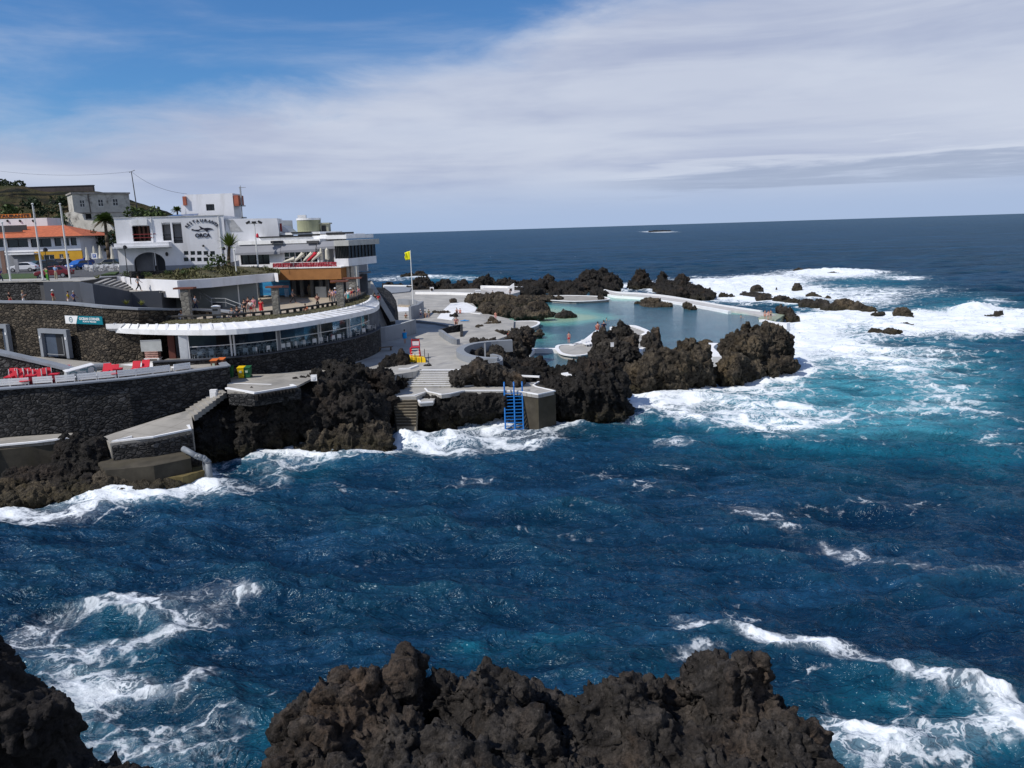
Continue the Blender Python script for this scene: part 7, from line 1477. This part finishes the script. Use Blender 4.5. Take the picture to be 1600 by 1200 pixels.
def build_plants():
    b = PD(169, 396, 150); b.z = 14.7; h = ztop(b, 343) - b.z; fan_palm(b, h, 2.3, 'fan palm with a shaggy crown in front of the derelict house', nfr=60, trunk_r=.28)
    b = P(358, 417, 15.2); h = ztop(b, 385) - b.z; fan_palm(b, h, 2.15, 'spiky-leaved yucca tree on the planted roof beside the whale wall', name='yucca_tree', cat='yucca', nfr=90, spiky=True, trunk_r=.2)
    b = PD(277, 338, 150); b.z -= 3.5; h = ztop(b, 328) - b.z; fan_palm(b, h, 1.3, 'small palm crown showing behind the flat roof', nfr=30, trunk_r=.15)
    for px, py, Y, r, h, lb in ((5, 291, 239, 3.2, 2.6, 'dark bush on the hill crest at the far left'), (22, 292, 239, 3.0, 2.4, 'dark bush at the left end of the crest wall'), (75, 330, 190, 2.4, 2.2, 'dark bush on the slope left of the derelict house'), (92, 345, 182, 2.2, 1.8, 'bush beside the crumbling wall'), (104, 340, 188, 1.8, 1.6, 'small bush by the corner of the derelict house'), (50, 318, 205, 3.0, 2.2, 'wide dark bush in the middle of the slope'), (20, 330, 195, 3.0, 2.2, 'wide bush above the orange sign'), (100, 315, 205, 2.8, 2.0, 'dark bush uphill from the derelict house'), (140, 372, 165, 2.4, 2.4, 'dark bush right of the small annex'), (155, 380, 160, 2.6, 3.0, 'dark bush behind the cream parasols'), (178, 375, 160, 2.6, 3.2, 'dark bush at the foot of the palm'), (190, 372, 158, 2.2, 3.4, 'dark bush against the arched building'), (222, 333, 190, 2.6, 2.0, 'bush below the utility pole'), (250, 338, 185, 2.4, 1.6, 'low bush above the flat roof')):
        bush(PD(px, py, Y) - Vector((0, 0, h * .5)), r, h, lb, 'bushes on the hillside', LEAFD if 'dark' in lb else LEAF)
    for k, (px, py, r, lb) in enumerate([(342, 417, 1.5, 'dense green bush at the foot of the yucca'), (325, 422, .8, 'low plant on the planted roof near the green bush'), (300, 424, .7, 'small yellowish plant in the middle of the planted roof'), (285, 428, .6, 'small plant at the edge of the planted roof'), (262, 429, .55, 'low plant by the stone edging below the porch'), (230, 431, .5, 'low plant behind the walking man'), (215, 432, .6, 'straggly plant above the white wall'), (200, 431, .7, 'yellow-green plant at the left end of the white wall'), (395, 421, .5, 'tuft of green near the lamp post on the slab'), (415, 420, .5, 'tuft of green at the right end of the slab'), (376, 423, .6, 'tuft at the foot of the terrace block')]):
        bush(P(px, py + 1, 14.5 + max(0, min(1, (436 - py) / 20)) * (.9 if px < 365 else .2)), r, r * .95 if k else 1.5, lb, 'plants on the planted roof', LEAF, 140)
    for px, py, lb in ((197, 474, 'small yellow-green tuft on the ramp wall'), (221, 475, 'second yellow-green tuft on the ramp wall'), (152, 434, 'grassy tuft at the top of the dark steps')):
        b = P(px, py + 2, 12.4 if py > 450 else 14.7); m = MB(); g = np.random.default_rng(px)
        for k in range(40): a = g.random() * 6.28; t = Vector((math.cos(a) * .5, math.sin(a) * .35, .25 + .4 * g.random())); s = Vector((-math.sin(a), math.cos(a), 0)) * .05; m.face([s, -s, t])
        tag(m.build('grass_tuft', mat('tuft', (.16, .17, .03)), loc=b), lb, 'plant')
    b = P(200, 508, 10.5); m = MB(); g = np.random.default_rng(9)
    for k in range(160): a = g.random() * 6.28; t = Vector((g.normal(0, .35), g.normal(0, .2), g.normal(-.2, .7))); s = Vector((.1, .02, .02)); m.face([t - s, t + s, t + Vector((0, 0, .2))])
    tag(m.build('hanging_plant', LEAFD, loc=b), 'straggly plant hanging at the left end of the canopy', 'plant')
    # basalt edging along the planter
    q = [P(204, 431, 14.9), P(240, 431, 14.7), P(280, 428, 14.6), P(300, 424, 14.6)]; e = empty('stone_edging', q[0], 0, 'low dark stone edging below the arched porch', 'edging'); ribbon('edging', [p - q[0] for p in q], .4, .55, STONE, -1.0, parent=e)

def build_shore_bits():
    BL = mat('blue enamel', (.015, .16, .48), .4, .05)
    b = P(803, 611.5, 3.5); e = empty('sea_ladder', b, 0, 'tall blue double ladder with hoop handrails going down to the water', 'ladder'); s_ = ppm(b)
    tops = [-15 / s_, 0, 13 / s_]; H0 = -3.9
    for x in tops:
        MB().path([(x, -1.5, H0), (x, -.35, .0), (x, -.3, .55), (x, -.15, .85), (x, .05, .9), (x, .3, .7), (x, .35, 0)], .075, 8).build('rail', BL, e)
    n = 13
    for k in range(n):
        z = H0 + .15 + (0 - H0 - .25) * k / (n - 1); y = -1.5 + 1.15 * (z - H0) / -H0; MB().box(tops[0], y - .06, z - .03, tops[2], y + .06, z + .03).build('rung', BL, e)
    # lifeguard chair, mat, posts
    b = P(650, 561, 5.0); e = empty('lifeguard_chair', b, 0, 'tall red lifeguard chair on the plaza behind the yellow mat', 'lifeguard chair'); m = MB()
    for x in (-.42, .42):
        for y0, y1 in ((-.55, -.2), (.55, .3)): MB().tube((x * 1.2, y0, 0), (x, y1, 1.35), .05).build('leg', RED, e)
    MB().box(-.45, -.3, 1.33, .45, .35, 1.40).build('seat', RED, e)
    MB().tube((-.42, .33, 1.4), (-.42, .4, 2.25), .045).tube((.42, .33, 1.4), (.42, .4, 2.25), .045).build('back_post', RED, e)
    MB().box(-.42, .36, 2.0, .42, .42, 2.22).build('headboard', REDD, e); MB().box(-.42, .35, 1.5, .42, .39, 1.95).build('backrest', METALW, e); MB().box(-.6, -.35, .7, -.4, .3, 1.3).build('side_panel', RED, e)
    for k in range(4): MB().tube((-.5 + .02 * k, -.52 + .07 * k, .25 + .3 * k), (.5 - .02 * k, -.52 + .07 * k, .25 + .3 * k), .035).build('rung', METALW, e)
    q = [P(638, 557, 5.0), P(662, 559, 5.0), P(665, 566.5, 5.0), P(637, 566, 5.0)]; b = q[0].copy(); YM = mat('yellow mat', (.80, .52, .01), .6, .04)
    e = empty('crash_mat', b, 0, 'bright yellow padded mat at the foot of the lifeguard chair', 'mat'); w0 = q[1] - q[0]
    hh = .55; v = [p - b for p in q]; MB().add([tuple(v[0]), tuple(v[1]), tuple(v[2]), tuple(v[3])] + [tuple(v[0] + Vector((0, 0, .2))), tuple(v[1] + Vector((0, 0, .2))), tuple(v[2] + Vector((0, 0, hh * .8))), tuple(v[3] + Vector((0, 0, hh)))], [(3, 2, 1, 0), (4, 5, 6, 7), (0, 1, 5, 4), (1, 2, 6, 5), (2, 3, 7, 6), (3, 0, 4, 7)]).build('mat', YM, e)
    for t in (.25, .5, .78): a = v[3].lerp(v[2], t); MB().box(a.x - .03, a.y - .03, 0, a.x + .03, a.y + .01, hh + .04).build('strap', BLACK, e)
    for px, py, tp, lb in ((664, 563, 545, 'thin dark post right of the yellow mat, taller one'), (670, 568, 552, 'thin dark post farthest right of the yellow mat'), (649, 567, 553, 'thin dark post in front of the yellow mat')):
        b = P(px, py, 5.0); h = ztop(b, tp) - b.z; e = empty('barrier_post', b, 0, lb, 'post', 'thin posts round the yellow mat'); MB().tube((0, 0, 0), (0, 0, h), .035).build('post', BLACK, e); MB().lathe([(.15, 0), (.15, .05), (.04, .08)], 10).build('base', BLACK, e)
    b = P(758.5, 566, 5.0); e = empty('signpost', b, 0, 'grey post standing in the rounded planter wall', 'post'); h = ztop(b, 535) - b.z; MB().box(-.09, -.09, 0, .09, .09, h).build('post', METALG, e); MB().box(-.13, -.13, h, .13, .13, h + .06).build('cap', METALG, e)
    # outfall pipe
    b = P(290, 703, 2.4); e = empty('outfall_pipe', b, 0, 'bent grey outfall pipe running from the wall down into the water', 'pipe'); pts = [P(286, 701, 2.6), P(308, 713, 2.1), P(318, 716, 1.9), P(325, 722, 1.55), P(326, 745, .0)]; PG = mat('pipe grey', (.20, .22, .24), .5, .15, 2)
    pts[-1] = Vector((pts[-2].x + .05, pts[-2].y - .05, -.3)); pl = [p - b for p in pts]; MB().path(pl, .24, 12).ball(pl[2], .25, n=12).ball(pl[3], .25, n=12).ball(pl[1], .25, n=12).build('pipe', PG, e, smooth=True)
    for p in (pl[1], pl[3]): MB().ball(p, .29, .29, .12).build('collar', mat('pipe collar', (.13, .14, .15)), e)
    for x in (-.42, -.3): MB().tube(pl[3] + Vector((x, 0, .1)), pl[4] + Vector((x, 0, 0)), .04).build('support', METALG, e)
    # small things
    b = P(227, 0 + 642, 4.5)
    b = P(335, 624, 4.8); tag(MB().box(-.3, -.2, 0, .3, .2, .9).box(-.22, -.24, .2, .22, -.2, .7).build('white_cabinet', WHITE2, loc=b), 'small white box at the top of the worn concrete steps', 'box')
    b = P(491, 595, 5.9); tag(MB().prism([(-.28, -.1), (.3, -.15), (.24, .15), (-.25, .15)], 0, .55).box(-.12, -.18, .15, .12, -.12, .4).build('white_block', WHITE2, loc=b), 'small white painted block among the black cliff rocks', 'block')
    b = P(954, 536, 4.6); tag(MB().box(-.2, -.04, -.25, .2, .04, .25).box(-.22, -.06, .25, .22, .06, .29).build('notice_plate', WHITE2, loc=b + Vector((0, -1.6, 0))), 'small white notice plate on the lava stack', 'sign')
    # white plastic loungers on the round platform
    for k, (px, py) in enumerate(((915, 541), (919, 540), (923, 539), (927, 537.5), (931, 536))):
        b = P(px, py, 1.6); e = empty('sun_lounger', b, R(20), ['white plastic lounger nearest the round platform edge', 'white plastic lounger second from the platform edge', 'white plastic lounger in the middle of the row of five', 'white plastic lounger second from the lava stack', 'white plastic lounger against the lava stack'][k], 'sun lounger', 'white loungers by the lava stack')
        MB().box(-.3, -.9, .32, .3, .45, .40).build('bed', WHITE2, e); MB().slab([(-.3, .45, .32), (.3, .45, .32), (.3, .9, .85), (-.3, .9, .85)], (0, -.05, .05)).build('backrest', WHITE2, e)
        for x in (-.26, .26):
            for y in (-.8, .4): MB().box(x - .03, y - .03, 0, x + .03, y + .03, .32).build('leg', WHITE2, e)
    # little hut and far poolside bits
    b = P(798, 455, 2.1); e = empty('white_hut', b, 0, 'small white sail-shaped shelter among the far rocks', 'shelter'); MB().prism([(-1.0, -.7), (1.0, -.7), (1.0, .7), (-1.0, .7)], 0, [.9, 2.2, 2.2, .9]).build('wall', WHITE2, e); MB().box(-.3, -.75, 0, .3, -.703, .8).build('dark_plate', BLACK, e)  # black plate on the solid wall paints a dark entrance
    b = P(675, 457, 2.2); e = empty('lifebuoy_stand', b, 0, 'small white stand with a lifebuoy at the back of the pale terrace', 'stand'); MB().box(-.55, -.1, 0, .55, .1, 1.5).build('board', WHITE2, e); MB().lathe([(.38, -.06), (.38, .06), (.22, .06), (.22, -.06)], 14).xf(Matrix.Translation((0, -.16, .85)) @ Matrix.Rotation(math.pi / 2, 4, 'X')).build('lifebuoy', mat('dark ring', (.08, .06, .05)), e)
    b = P(747, 461, 2.2); e = empty('white_kiosk', b, 0, 'small white box near the long brown rock ridge', 'box'); MB().box(-.7, -.5, 0, .7, .5, 1.1).build('body', WHITE2, e); MB().box(-.8, -.6, 1.1, .8, .6, 1.2).build('lid', WHITE2, e)
    # timber steps by the stone wall
    b = P(602, 548, 5.0); e = empty('bench', b, R(20), 'brown timber bench against the curved stone wall', 'bench'); MB().box(-.9, -.25, .4, .9, .25, .48).build('seat', mat('brown timber', (.12, .085, .055)), e)
    for x in (-.7, .7): MB().box(x - .06, -.2, 0, x + .06, .2, .4).build('leg', mat('brown timber', (.12, .085, .055)), e)

# ================================================================== PEOPLE
SKIN = mat('skin', (.45, .25, .17), .6, .05); SKINP = mat('sunburnt skin', (.62, .28, .20), .6, .05); SKIND = mat('tanned skin', (.30, .16, .10), .6, .05); HAIR = mat('dark hair', (.02, .015, .012), .8); HAIRB = mat('light hair', (.30, .22, .12), .8)
POSES = {
 'stand': dict(pel=(0, 0, .95), che=(0, .01, 1.35), nek=(0, .02, 1.50), hd=(0, .0, 1.64), sh=.19, el=((-.25, .02, 1.12), (.25, .02, 1.12)), ha=((-.25, -.06, .86), (.24, -.08, .86)), kn=((-.10, -.01, .50), (.11, -.01, .50)), an=((-.11, .03, .07), (.13, .02, .07))),
 'walk': dict(pel=(0, 0, .93), che=(0, -.03, 1.34), nek=(0, -.04, 1.49), hd=(0, -.06, 1.63), sh=.19, el=((-.26, .12, 1.12), (.26, -.08, 1.12)), ha=((-.26, -.02, .92), (.25, -.26, .98)), kn=((-.10, -.22, .53), (.10, .08, .50)), an=((-.10, -.30, .10), (.10, .38, .13))),
 'phone': dict(pel=(0, 0, .95), che=(0, .01, 1.35), nek=(0, .0, 1.50), hd=(0, -.03, 1.63), sh=.19, el=((-.24, -.05, 1.12), (.24, -.06, 1.12)), ha=((-.10, -.30, 1.26), (.08, -.30, 1.26)), kn=((-.10, -.01, .50), (.11, -.01, .50)), an=((-.11, .03, .07), (.13, .02, .07))),
 'sit': dict(pel=(0, 0, .10), che=(0, .06, .50), nek=(0, .04, .65), hd=(0, .0, .78), sh=.19, el=((-.27, -.02, .33), (.27, -.02, .33)), ha=((-.18, -.26, .30), (.18, -.26, .30)), kn=((-.12, -.42, .38), (.13, -.42, .36)), an=((-.12, -.62, .04), (.14, -.66, .04))),
 'lie': dict(pel=(0, 0, .12), che=(0, .40, .14), nek=(0, .55, .16), hd=(0, .68, .18), sh=.19, el=((-.30, .25, .10), (.30, .25, .10)), ha=((-.28, .0, .06), (.28, .0, .06)), kn=((-.10, -.42, .20), (.12, -.44, .12)), an=((-.10, -.85, .05), (.14, -.88, .05))),
}
def skin_mesh(name, pts, edges, rad, root=0, sub=1):
    me = bpy.data.meshes.new(name); me.from_pydata(pts, edges, []); o = bpy.data.objects.new('tmp', me); COL.objects.link(o)
    s = o.modifiers.new('s', 'SKIN'); sv = me.skin_vertices[0].data
    for i, r in enumerate(rad): sv[i].radius = r if isinstance(r, tuple) else (r, r)
    sv[root].use_root = True; s.use_smooth_shade = True; s.branch_smoothing = .6
    u = o.modifiers.new('u', 'SUBSURF'); u.levels = u.render_levels = sub
    dg = bpy.context.evaluated_depsgraph_get(); dg.update(); m2 = bpy.data.meshes.new_from_object(o.evaluated_get(dg)); m2.name = name; bpy.data.objects.remove(o); m2.shade_smooth(); return m2
_pm = {}
def person_meshes(pose, dress):
    k = (pose, dress)
    if k in _pm: return _pm[k]
    D = POSES[pose]; V_ = lambda p: Vector(p); pel, che, nek, hd = map(V_, (D['pel'], D['che'], D['nek'], D['hd'])); up = (che - pel).normalized()
    side = Vector((1, 0, 0)); hips = [pel - side * .09 - up * .04, pel + side * .09 - up * .04]; sh = [che + up * .05 - side * D['sh'], che + up * .05 + side * D['sh']]
    el = [V_(p) for p in D['el']]; ha = [V_(p) for p in D['ha']]; kn = [V_(p) for p in D['kn']]; an = [V_(p) for p in D['an']]
    waist = pel.lerp(che, .45); pts = [pel, waist, che, nek, hd - up * .02, hd + up * .09]; rad = [(.13, .10), (.12, .09), (.14, .10), .055, (.085, .095), (.07, .08)]; ed = [(0, 1), (1, 2), (2, 3), (3, 4), (4, 5)]
    for s in (0, 1):
        i = len(pts); hd_ = (ha[s] - el[s]).normalized()
        pts += [sh[s], el[s], ha[s], ha[s] + hd_ * .10, ha[s] + hd_ * .17]; rad += [.055, .042, .028, .036, .02]; ed += [(2, i), (i, i + 1), (i + 1, i + 2), (i + 2, i + 3), (i + 3, i + 4)]
        i = len(pts); pts += [hips[s], kn[s], an[s], an[s] + Vector((0, -.17, -.03))]; rad += [.085, .058, .038, .034]; ed += [(0, i), (i, i + 1), (i + 1, i + 2), (i + 2, i + 3)]
    body = skin_mesh('body', pts, ed, rad)
    top_p = [pel + up * .06, waist, che, che + up * .09]; top_r = [(.155, .125), (.145, .115), (.165, .13), (.09, .08)]; te = [(0, 1), (1, 2), (2, 3)]
    for s in (0, 1): i = len(top_p); top_p += [sh[s], sh[s].lerp(el[s], .8)]; top_r += [.078, .062]; te += [(2, i), (i, i + 1)]
    top = skin_mesh('shirt', top_p, te, top_r)
    if dress == 'dress':
        m = MB(); q = (kn[0] + kn[1]) / 2; m.tube(pel + up * .12, q, .15, .24, 14); bot = m.build('x', None); bm_ = bot.data; bpy.data.objects.remove(bot)
    else:
        f_ = {'long': .93, 'short': 0.0}[dress]; bp_ = [pel + up * .07, pel]; br = [(.15, .12), (.16, .13)]; be = [(0, 1)]
        for s in (0, 1):
            i = len(bp_); bp_ += [hips[s], kn[s] if f_ else hips[s].lerp(kn[s], .75)]; br += [.105, .078 if f_ else .088]; be += [(1, i), (i, i + 1)]
            if f_: bp_.append(kn[s].lerp(an[s], f_)); br.append(.058); be.append((i + 1, i + 2))
        bm_ = skin_mesh('trousers', bp_, be, br, 1)
    h = MB().ball(tuple(hd + up * .06 + Vector((0, .018, 0))), .098, .105, .10, 12, 8); ho = h.build('h', None, smooth=True); hm = ho.data; bpy.data.objects.remove(ho)
    _pm[k] = (body, top, bm_, hm); return _pm[k]
def person(b, label, pose='stand', top=None, bottom='long', bcol=None, skin=SKIN, hair=HAIR, rz=0, s=1.0, hat=None, group=None, bag=None):
    e = empty('person', b, rz, label, 'person', group); e.scale = (s, s, s); bd, tp, bt, hm = person_meshes(pose, bottom)
    def add(n, me, m):
        o = bpy.data.objects.new(n, me); COL.objects.link(o); o.parent = e; slotcol(o, m); return o
    add('body', bd, skin)
    if top: add('shirt', tp, top)
    if bcol: add({'long': 'trousers', 'short': 'shorts', 'dress': 'skirt'}[bottom], bt, bcol)
    add('hair', hm, hair)
    if hat: D = POSES[pose]['hd']; MB().lathe([(.19, .07), (.19, .085), (.11, .10), (.10, .19), (.04, .21)], 14, (D[0], D[1], D[2] + .0)).build('hat', hat, e)
    if bag: MB().box(-.15, .13, 1.0, .15, .28, 1.42).build('backpack', bag, e, bevel=.04)
    return e
def cl(n, c): return mat('cloth ' + n, c, .85, .06)
def build_people():
    blk = cl('black', (.015, .015, .018)); wht = cl('white', (.7, .7, .7)); red = cl('red', (.55, .02, .03)); blu = cl('blue', (.03, .06, .25)); lb = cl('light blue', (.25, .36, .60)); gry = cl('grey', (.16, .17, .18)); yel = cl('yellow', (.60, .45, .02)); grn = cl('green', (.08, .30, .04)); kh = cl('khaki', (.32, .28, .2)); pur = cl('purple blue', (.07, .05, .25)); nav = cl('navy', (.02, .025, .06)); pnk = cl('pink', (.65, .25, .30)); tl = cl('teal', (.03, .25, .26)); org = cl('orange', (.7, .22, .10)); cyan = cl('towel blue', (.01, .25, .60))
    S = lambda px, py: P(px, py, 14.7); Rm = lambda px, py, z: P(px, py, z)
    g = 'people at the upper street edge'
    person(S(88.5, 437.5), 'person in pale blue shirt and beige trousers leaning at the red car', 'phone', lb, 'long', kh, rz=R(170), group=g, s=1.05)
    person(S(75, 439.5), 'person in bright green top at the dark street lamp', 'stand', grn, 'long', grn, rz=R(160), group=g, s=.95)
    person(S(2, 441.5), 'person in purple-blue jacket at the left edge by the lawn', 'walk', pur, 'long', nav, rz=R(90), group=g, s=1.0)
    g = 'people walking down the ramp'; z = 12.1
    for px, py, z, lab, kw in [
        (17, 479, 12.15, 'person in black top with bright red bottoms on the ramp', dict(top=blk, bottom='short', bcol=red, rz=R(90))),
        (38, 478.5, 12.15, 'person in pale grey top and light trousers looking right', dict(pose='phone', top=cl('pale grey', (.38, .38, .36)), bcol=wht, hair=HAIRB, rz=R(90))),
        (85, 478, 12.12, 'person in red shirt with white sun hat', dict(top=red, bcol=kh, hat=wht, rz=R(90))),
        (108.5, 480, 12.05, 'person in yellow top on the ramp', dict(top=yel, bottom='short', bcol=wht, rz=R(-80))),
        (117, 479.5, 12.05, 'grey-haired person in blue-violet top beside the yellow one', dict(pose='walk', top=cl('violet', (.16, .17, .42)), bcol=nav, hair=cl('grey hair', (.4, .4, .4)), rz=R(90))),
        (144.5, 481.5, 12.0, 'person all in black walking alone on the ramp', dict(pose='walk', top=blk, bcol=blk, rz=R(90))),
        (306, 485, 10.95, 'person in white top with dark trousers walking behind the first pillar', dict(pose='walk', top=cl('off white', (.5, .52, .56)), bcol=nav, bag=nav, rz=R(90)))]:
        person(Rm(px, py, z), lab, group=g, **kw)
    person(Rm(217, 455, 13.32), 'man in grey shirt and black trousers striding past the white wall', 'walk', cl('grey shirt', (.28, .28, .28)), 'long', blk, rz=R(90), s=1.05)
    g = 'people on the terrace'; T = lambda px, py: P(px, py, 10.62)
    for px, py, lab, kw in [
        (458, 474, 'person in grey top and dark trousers striding across the terrace', dict(pose='walk', top=gry, bcol=blk, rz=R(100), s=1.08)),
        (409, 492, 'woman in a long red dress on the terrace', dict(top=red, bottom='dress', bcol=red)),
        (497, 484, 'man in dark red and black jacket leaning at the railing', dict(pose='phone', top=cl('maroon', (.09, .015, .02)), bcol=blk, s=1.05)),
        (477.5, 488, 'person in orange top sitting at the railing', dict(pose='sit', top=org, bottom='short', bcol=kh, s=1.05)),
        (383, 494, 'person in black jacket with backpack, at the flagpole', dict(top=blk, bcol=blk, bag=blk, s=1.05)),
        (389, 488, 'dark-haired person behind the one in black', dict(top=cl('maroon', (.09, .015, .02)), bcol=gry)),
        (393, 493, 'person in white top beside the person in black', dict(top=wht, bottom='short', bcol=red)),
        (363, 495, 'person in grey hood sitting left of the flagpole', dict(pose='sit', top=gry, bcol=gry, s=1.2)),
        (371, 494, 'person in black sitting left of the flagpole', dict(pose='sit', top=blk, bcol=nav, s=1.25)),
        (397.5, 488, 'person in pink shorts behind the white top', dict(top=pnk, bottom='short', bcol=pnk)),
        (284, 500, 'person in pale shirt sitting beside the first pillar', dict(pose='sit', top=wht, bcol=wht, s=1.2)),
        (517, 472, 'tall thin person in dark clothes left of the orange panel group', dict(top=gry, bcol=blk)),
        (521, 474, 'person in white and red by the third pillar', dict(top=cl('white red', (.6, .35, .35)), bcol=gry)),
        (525, 472, 'person with violet top by the third pillar', dict(top=cl('violet', (.16, .17, .42)), bcol=gry, hat=wht)),
        (539.5, 477, 'person in white top right of the third pillar', dict(top=wht, bcol=blk)),
        (545, 473.5, 'person in pale teal skirt in the right-hand crowd', dict(top=wht, bottom='dress', bcol=tl)),
        (549, 472.5, 'person with white hat in the right-hand crowd', dict(top=red, bcol=gry, hat=wht)),
        (553, 471.5, 'person in navy top in the right-hand crowd', dict(top=nav, bcol=gry)),
        (556.5, 470.5, 'person in white at the right of the crowd', dict(top=wht, bcol=lb)),
        (560.5, 468.5, 'person in pink-grey at the far right of the crowd', dict(top=pnk, bcol=gry)),
        (484, 463, 'person in pale coat standing in the shaded entrance', dict(top=kh, bcol=kh)),
        (473, 462, 'person in dark clothes standing in the shaded entrance', dict(top=gry, bcol=nav))]:
        person(T(px, py), lab, group=g, **kw)
    person(P(586.5, 478, 9.3), 'person in black going down the ramp beside one in red', 'walk', blk, 'long', blk, group='pair on the ramp', rz=R(180)); person(P(592, 479.5, 9.1), 'person in red jacket going down the ramp', 'walk', red, 'long', gry, group='pair on the ramp', rz=R(180), s=1.1)
    # plaza and pools
    e = person(P(633, 537.5, 5.0), 'person wrapped in a bright blue towel crossing the plaza', 'walk', cyan, 'short', cyan, SKIN, rz=R(200), s=1.05)
    MB().prism([(.2 * math.cos(a), .15 * math.sin(a)) for a in np.linspace(0, 6.28, 13)[:-1]], 0, 1).xf(Matrix.Translation((0, 0, .72)) @ Matrix.Diagonal((1.35, 1.35, .68, 1))).build('towel', cyan, e)
    g = 'people at the pools'; q = lambda px, py, z=2.0: P(px, py, z)
    for px, py, z, lab, kw in [
        (657.5, 497, 2.0, 'person in white shirt and blue shorts behind the low grey wall', dict(top=wht, bottom='short', bcol=blu, hat=wht)),
        (664.5, 496, 2.0, 'person in dark swimwear bending behind the low grey wall', dict(pose='sit', bottom='short', bcol=blk, skin=SKIN, s=1.4)),
        (670.5, 497, 2.0, 'person in dark green top behind the low grey wall', dict(pose='walk', top=cl('dark green', (.02, .10, .06)), bottom='short', bcol=kh)),
        (713, 506.5, 5.6, 'sunbather sitting on the corner of the grey wall', dict(pose='sit', top=cl('dusty rose', (.30, .13, .13)), bottom='short', bcol=blk, skin=SKIN, s=1.3)),
        (634.5, 497, 2.0, 'person in brown sitting on the steps by the ramp', dict(pose='sit', top=cl('rust', (.20, .07, .04)), bcol=kh, s=1.2)),
        (714, 489, 2.1, 'sunbather with arms out on the white deck', dict(pose='sit', bottom='short', bcol=wht, s=1.2)),
        (719, 489, 2.1, 'second sunbather on the white deck', dict(pose='sit', bottom='short', bcol=red, skin=SKINP, s=1.1)),
        (774.5, 501, 1.65, 'bather standing before a dark rock at the green pool', dict(pose='stand', bottom='short', bcol=pnk, skin=SKINP)),
        (792, 504.5, 1.65, 'sunbather in red lying at the end of the pool tongue', dict(pose='lie', top=red, bottom='short', bcol=red, skin=SKINP, rz=R(80))),
        (796, 537, 3.4, 'person in a red robe leaning on the brown lava mound', dict(pose='stand', top=red, bottom='dress', bcol=red, skin=SKIN, hair=HAIRB)),
        (787, 529, 2.6, 'sunburnt sunbather lying on the rock near the red robe', dict(pose='lie', bottom='short', bcol=kh, skin=SKINP, rz=R(110))),
        (889, 536.5, 1.6, 'man in red shorts standing on the rim of the pool', dict(pose='stand', bottom='short', bcol=red, skin=SKINP, rz=R(180))),
        (934, 515.5, 5.6, 'pink-skinned bather sitting on top of the lava stack', dict(pose='sit', bottom='short', bcol=red, skin=SKINP, s=1.2, rz=R(180))),
        (943.5, 513.5, 5.9, 'bather with dark towel sitting on top of the lava stack', dict(pose='sit', top=nav, bottom='short', bcol=blk, s=1.2, rz=R(180))),
        (1195, 499, 1.35, 'tanned bather, first of the group at the outer pool corner', dict(pose='stand', bottom='short', bcol=org, skin=SKIN)),
        (1200, 500, 1.35, 'tanned bather, middle of the group at the outer pool corner', dict(pose='stand', bottom='short', bcol=kh, skin=SKINP)),
        (1204, 498.5, 1.35, 'tanned bather, nearest the rocks at the outer pool corner', dict(pose='stand', bottom='short', bcol=blk, skin=SKIN)),
        (770, 461, 2.2, 'person in red behind the brown rock ridge', dict(pose='sit', top=cl('dusty red', (.35, .08, .1)), bottom='short', bcol=red, s=1.3)),
        (797, 462, 2.1, 'dark figure standing before the small white shelter', dict(pose='stand', top=gry, bcol=nav)),
        (752, 527, 1.7, 'sunbather on the pale ledge at the small pool', dict(pose='sit', bottom='short', bcol=blk, skin=SKIN, s=1.3))]:
        person(P(px, py, z), lab, group=g, **kw)
    # swimmers
    for px, py, lab in ((948, 501, 'swimmer splashing at the tip of the green shallows'), (1158, 496, 'swimmer near the outer pool corner')):
        b = P(px, py, 1.0); person(b - Vector((0, 0, .35)), lab, 'sit', None, 'short', blk, SKIN, group='swimmers', rz=R(90))
    b = P(726, 502, 2.0); tag(MB().prism([(-.9, -.3), (.7, -.4), (.9, .3), (-.7, .4)], 0, .06).box(-.2, -.1, .06, .2, .15, .2).build('beach_towel', cyan, loc=b + Vector((0, 0, .1))), 'blue beach towel spread on the white deck', 'towel')

build_poles(); build_cars(); build_street_bits(); build_plants(); build_shore_bits(); build_people()
for o in list(bpy.data.objects):                           # every walkway and deck stands on its own name; nothing is left unlinked
    if o.type == 'MESH' and not o.data.polygons: bpy.data.objects.remove(o)
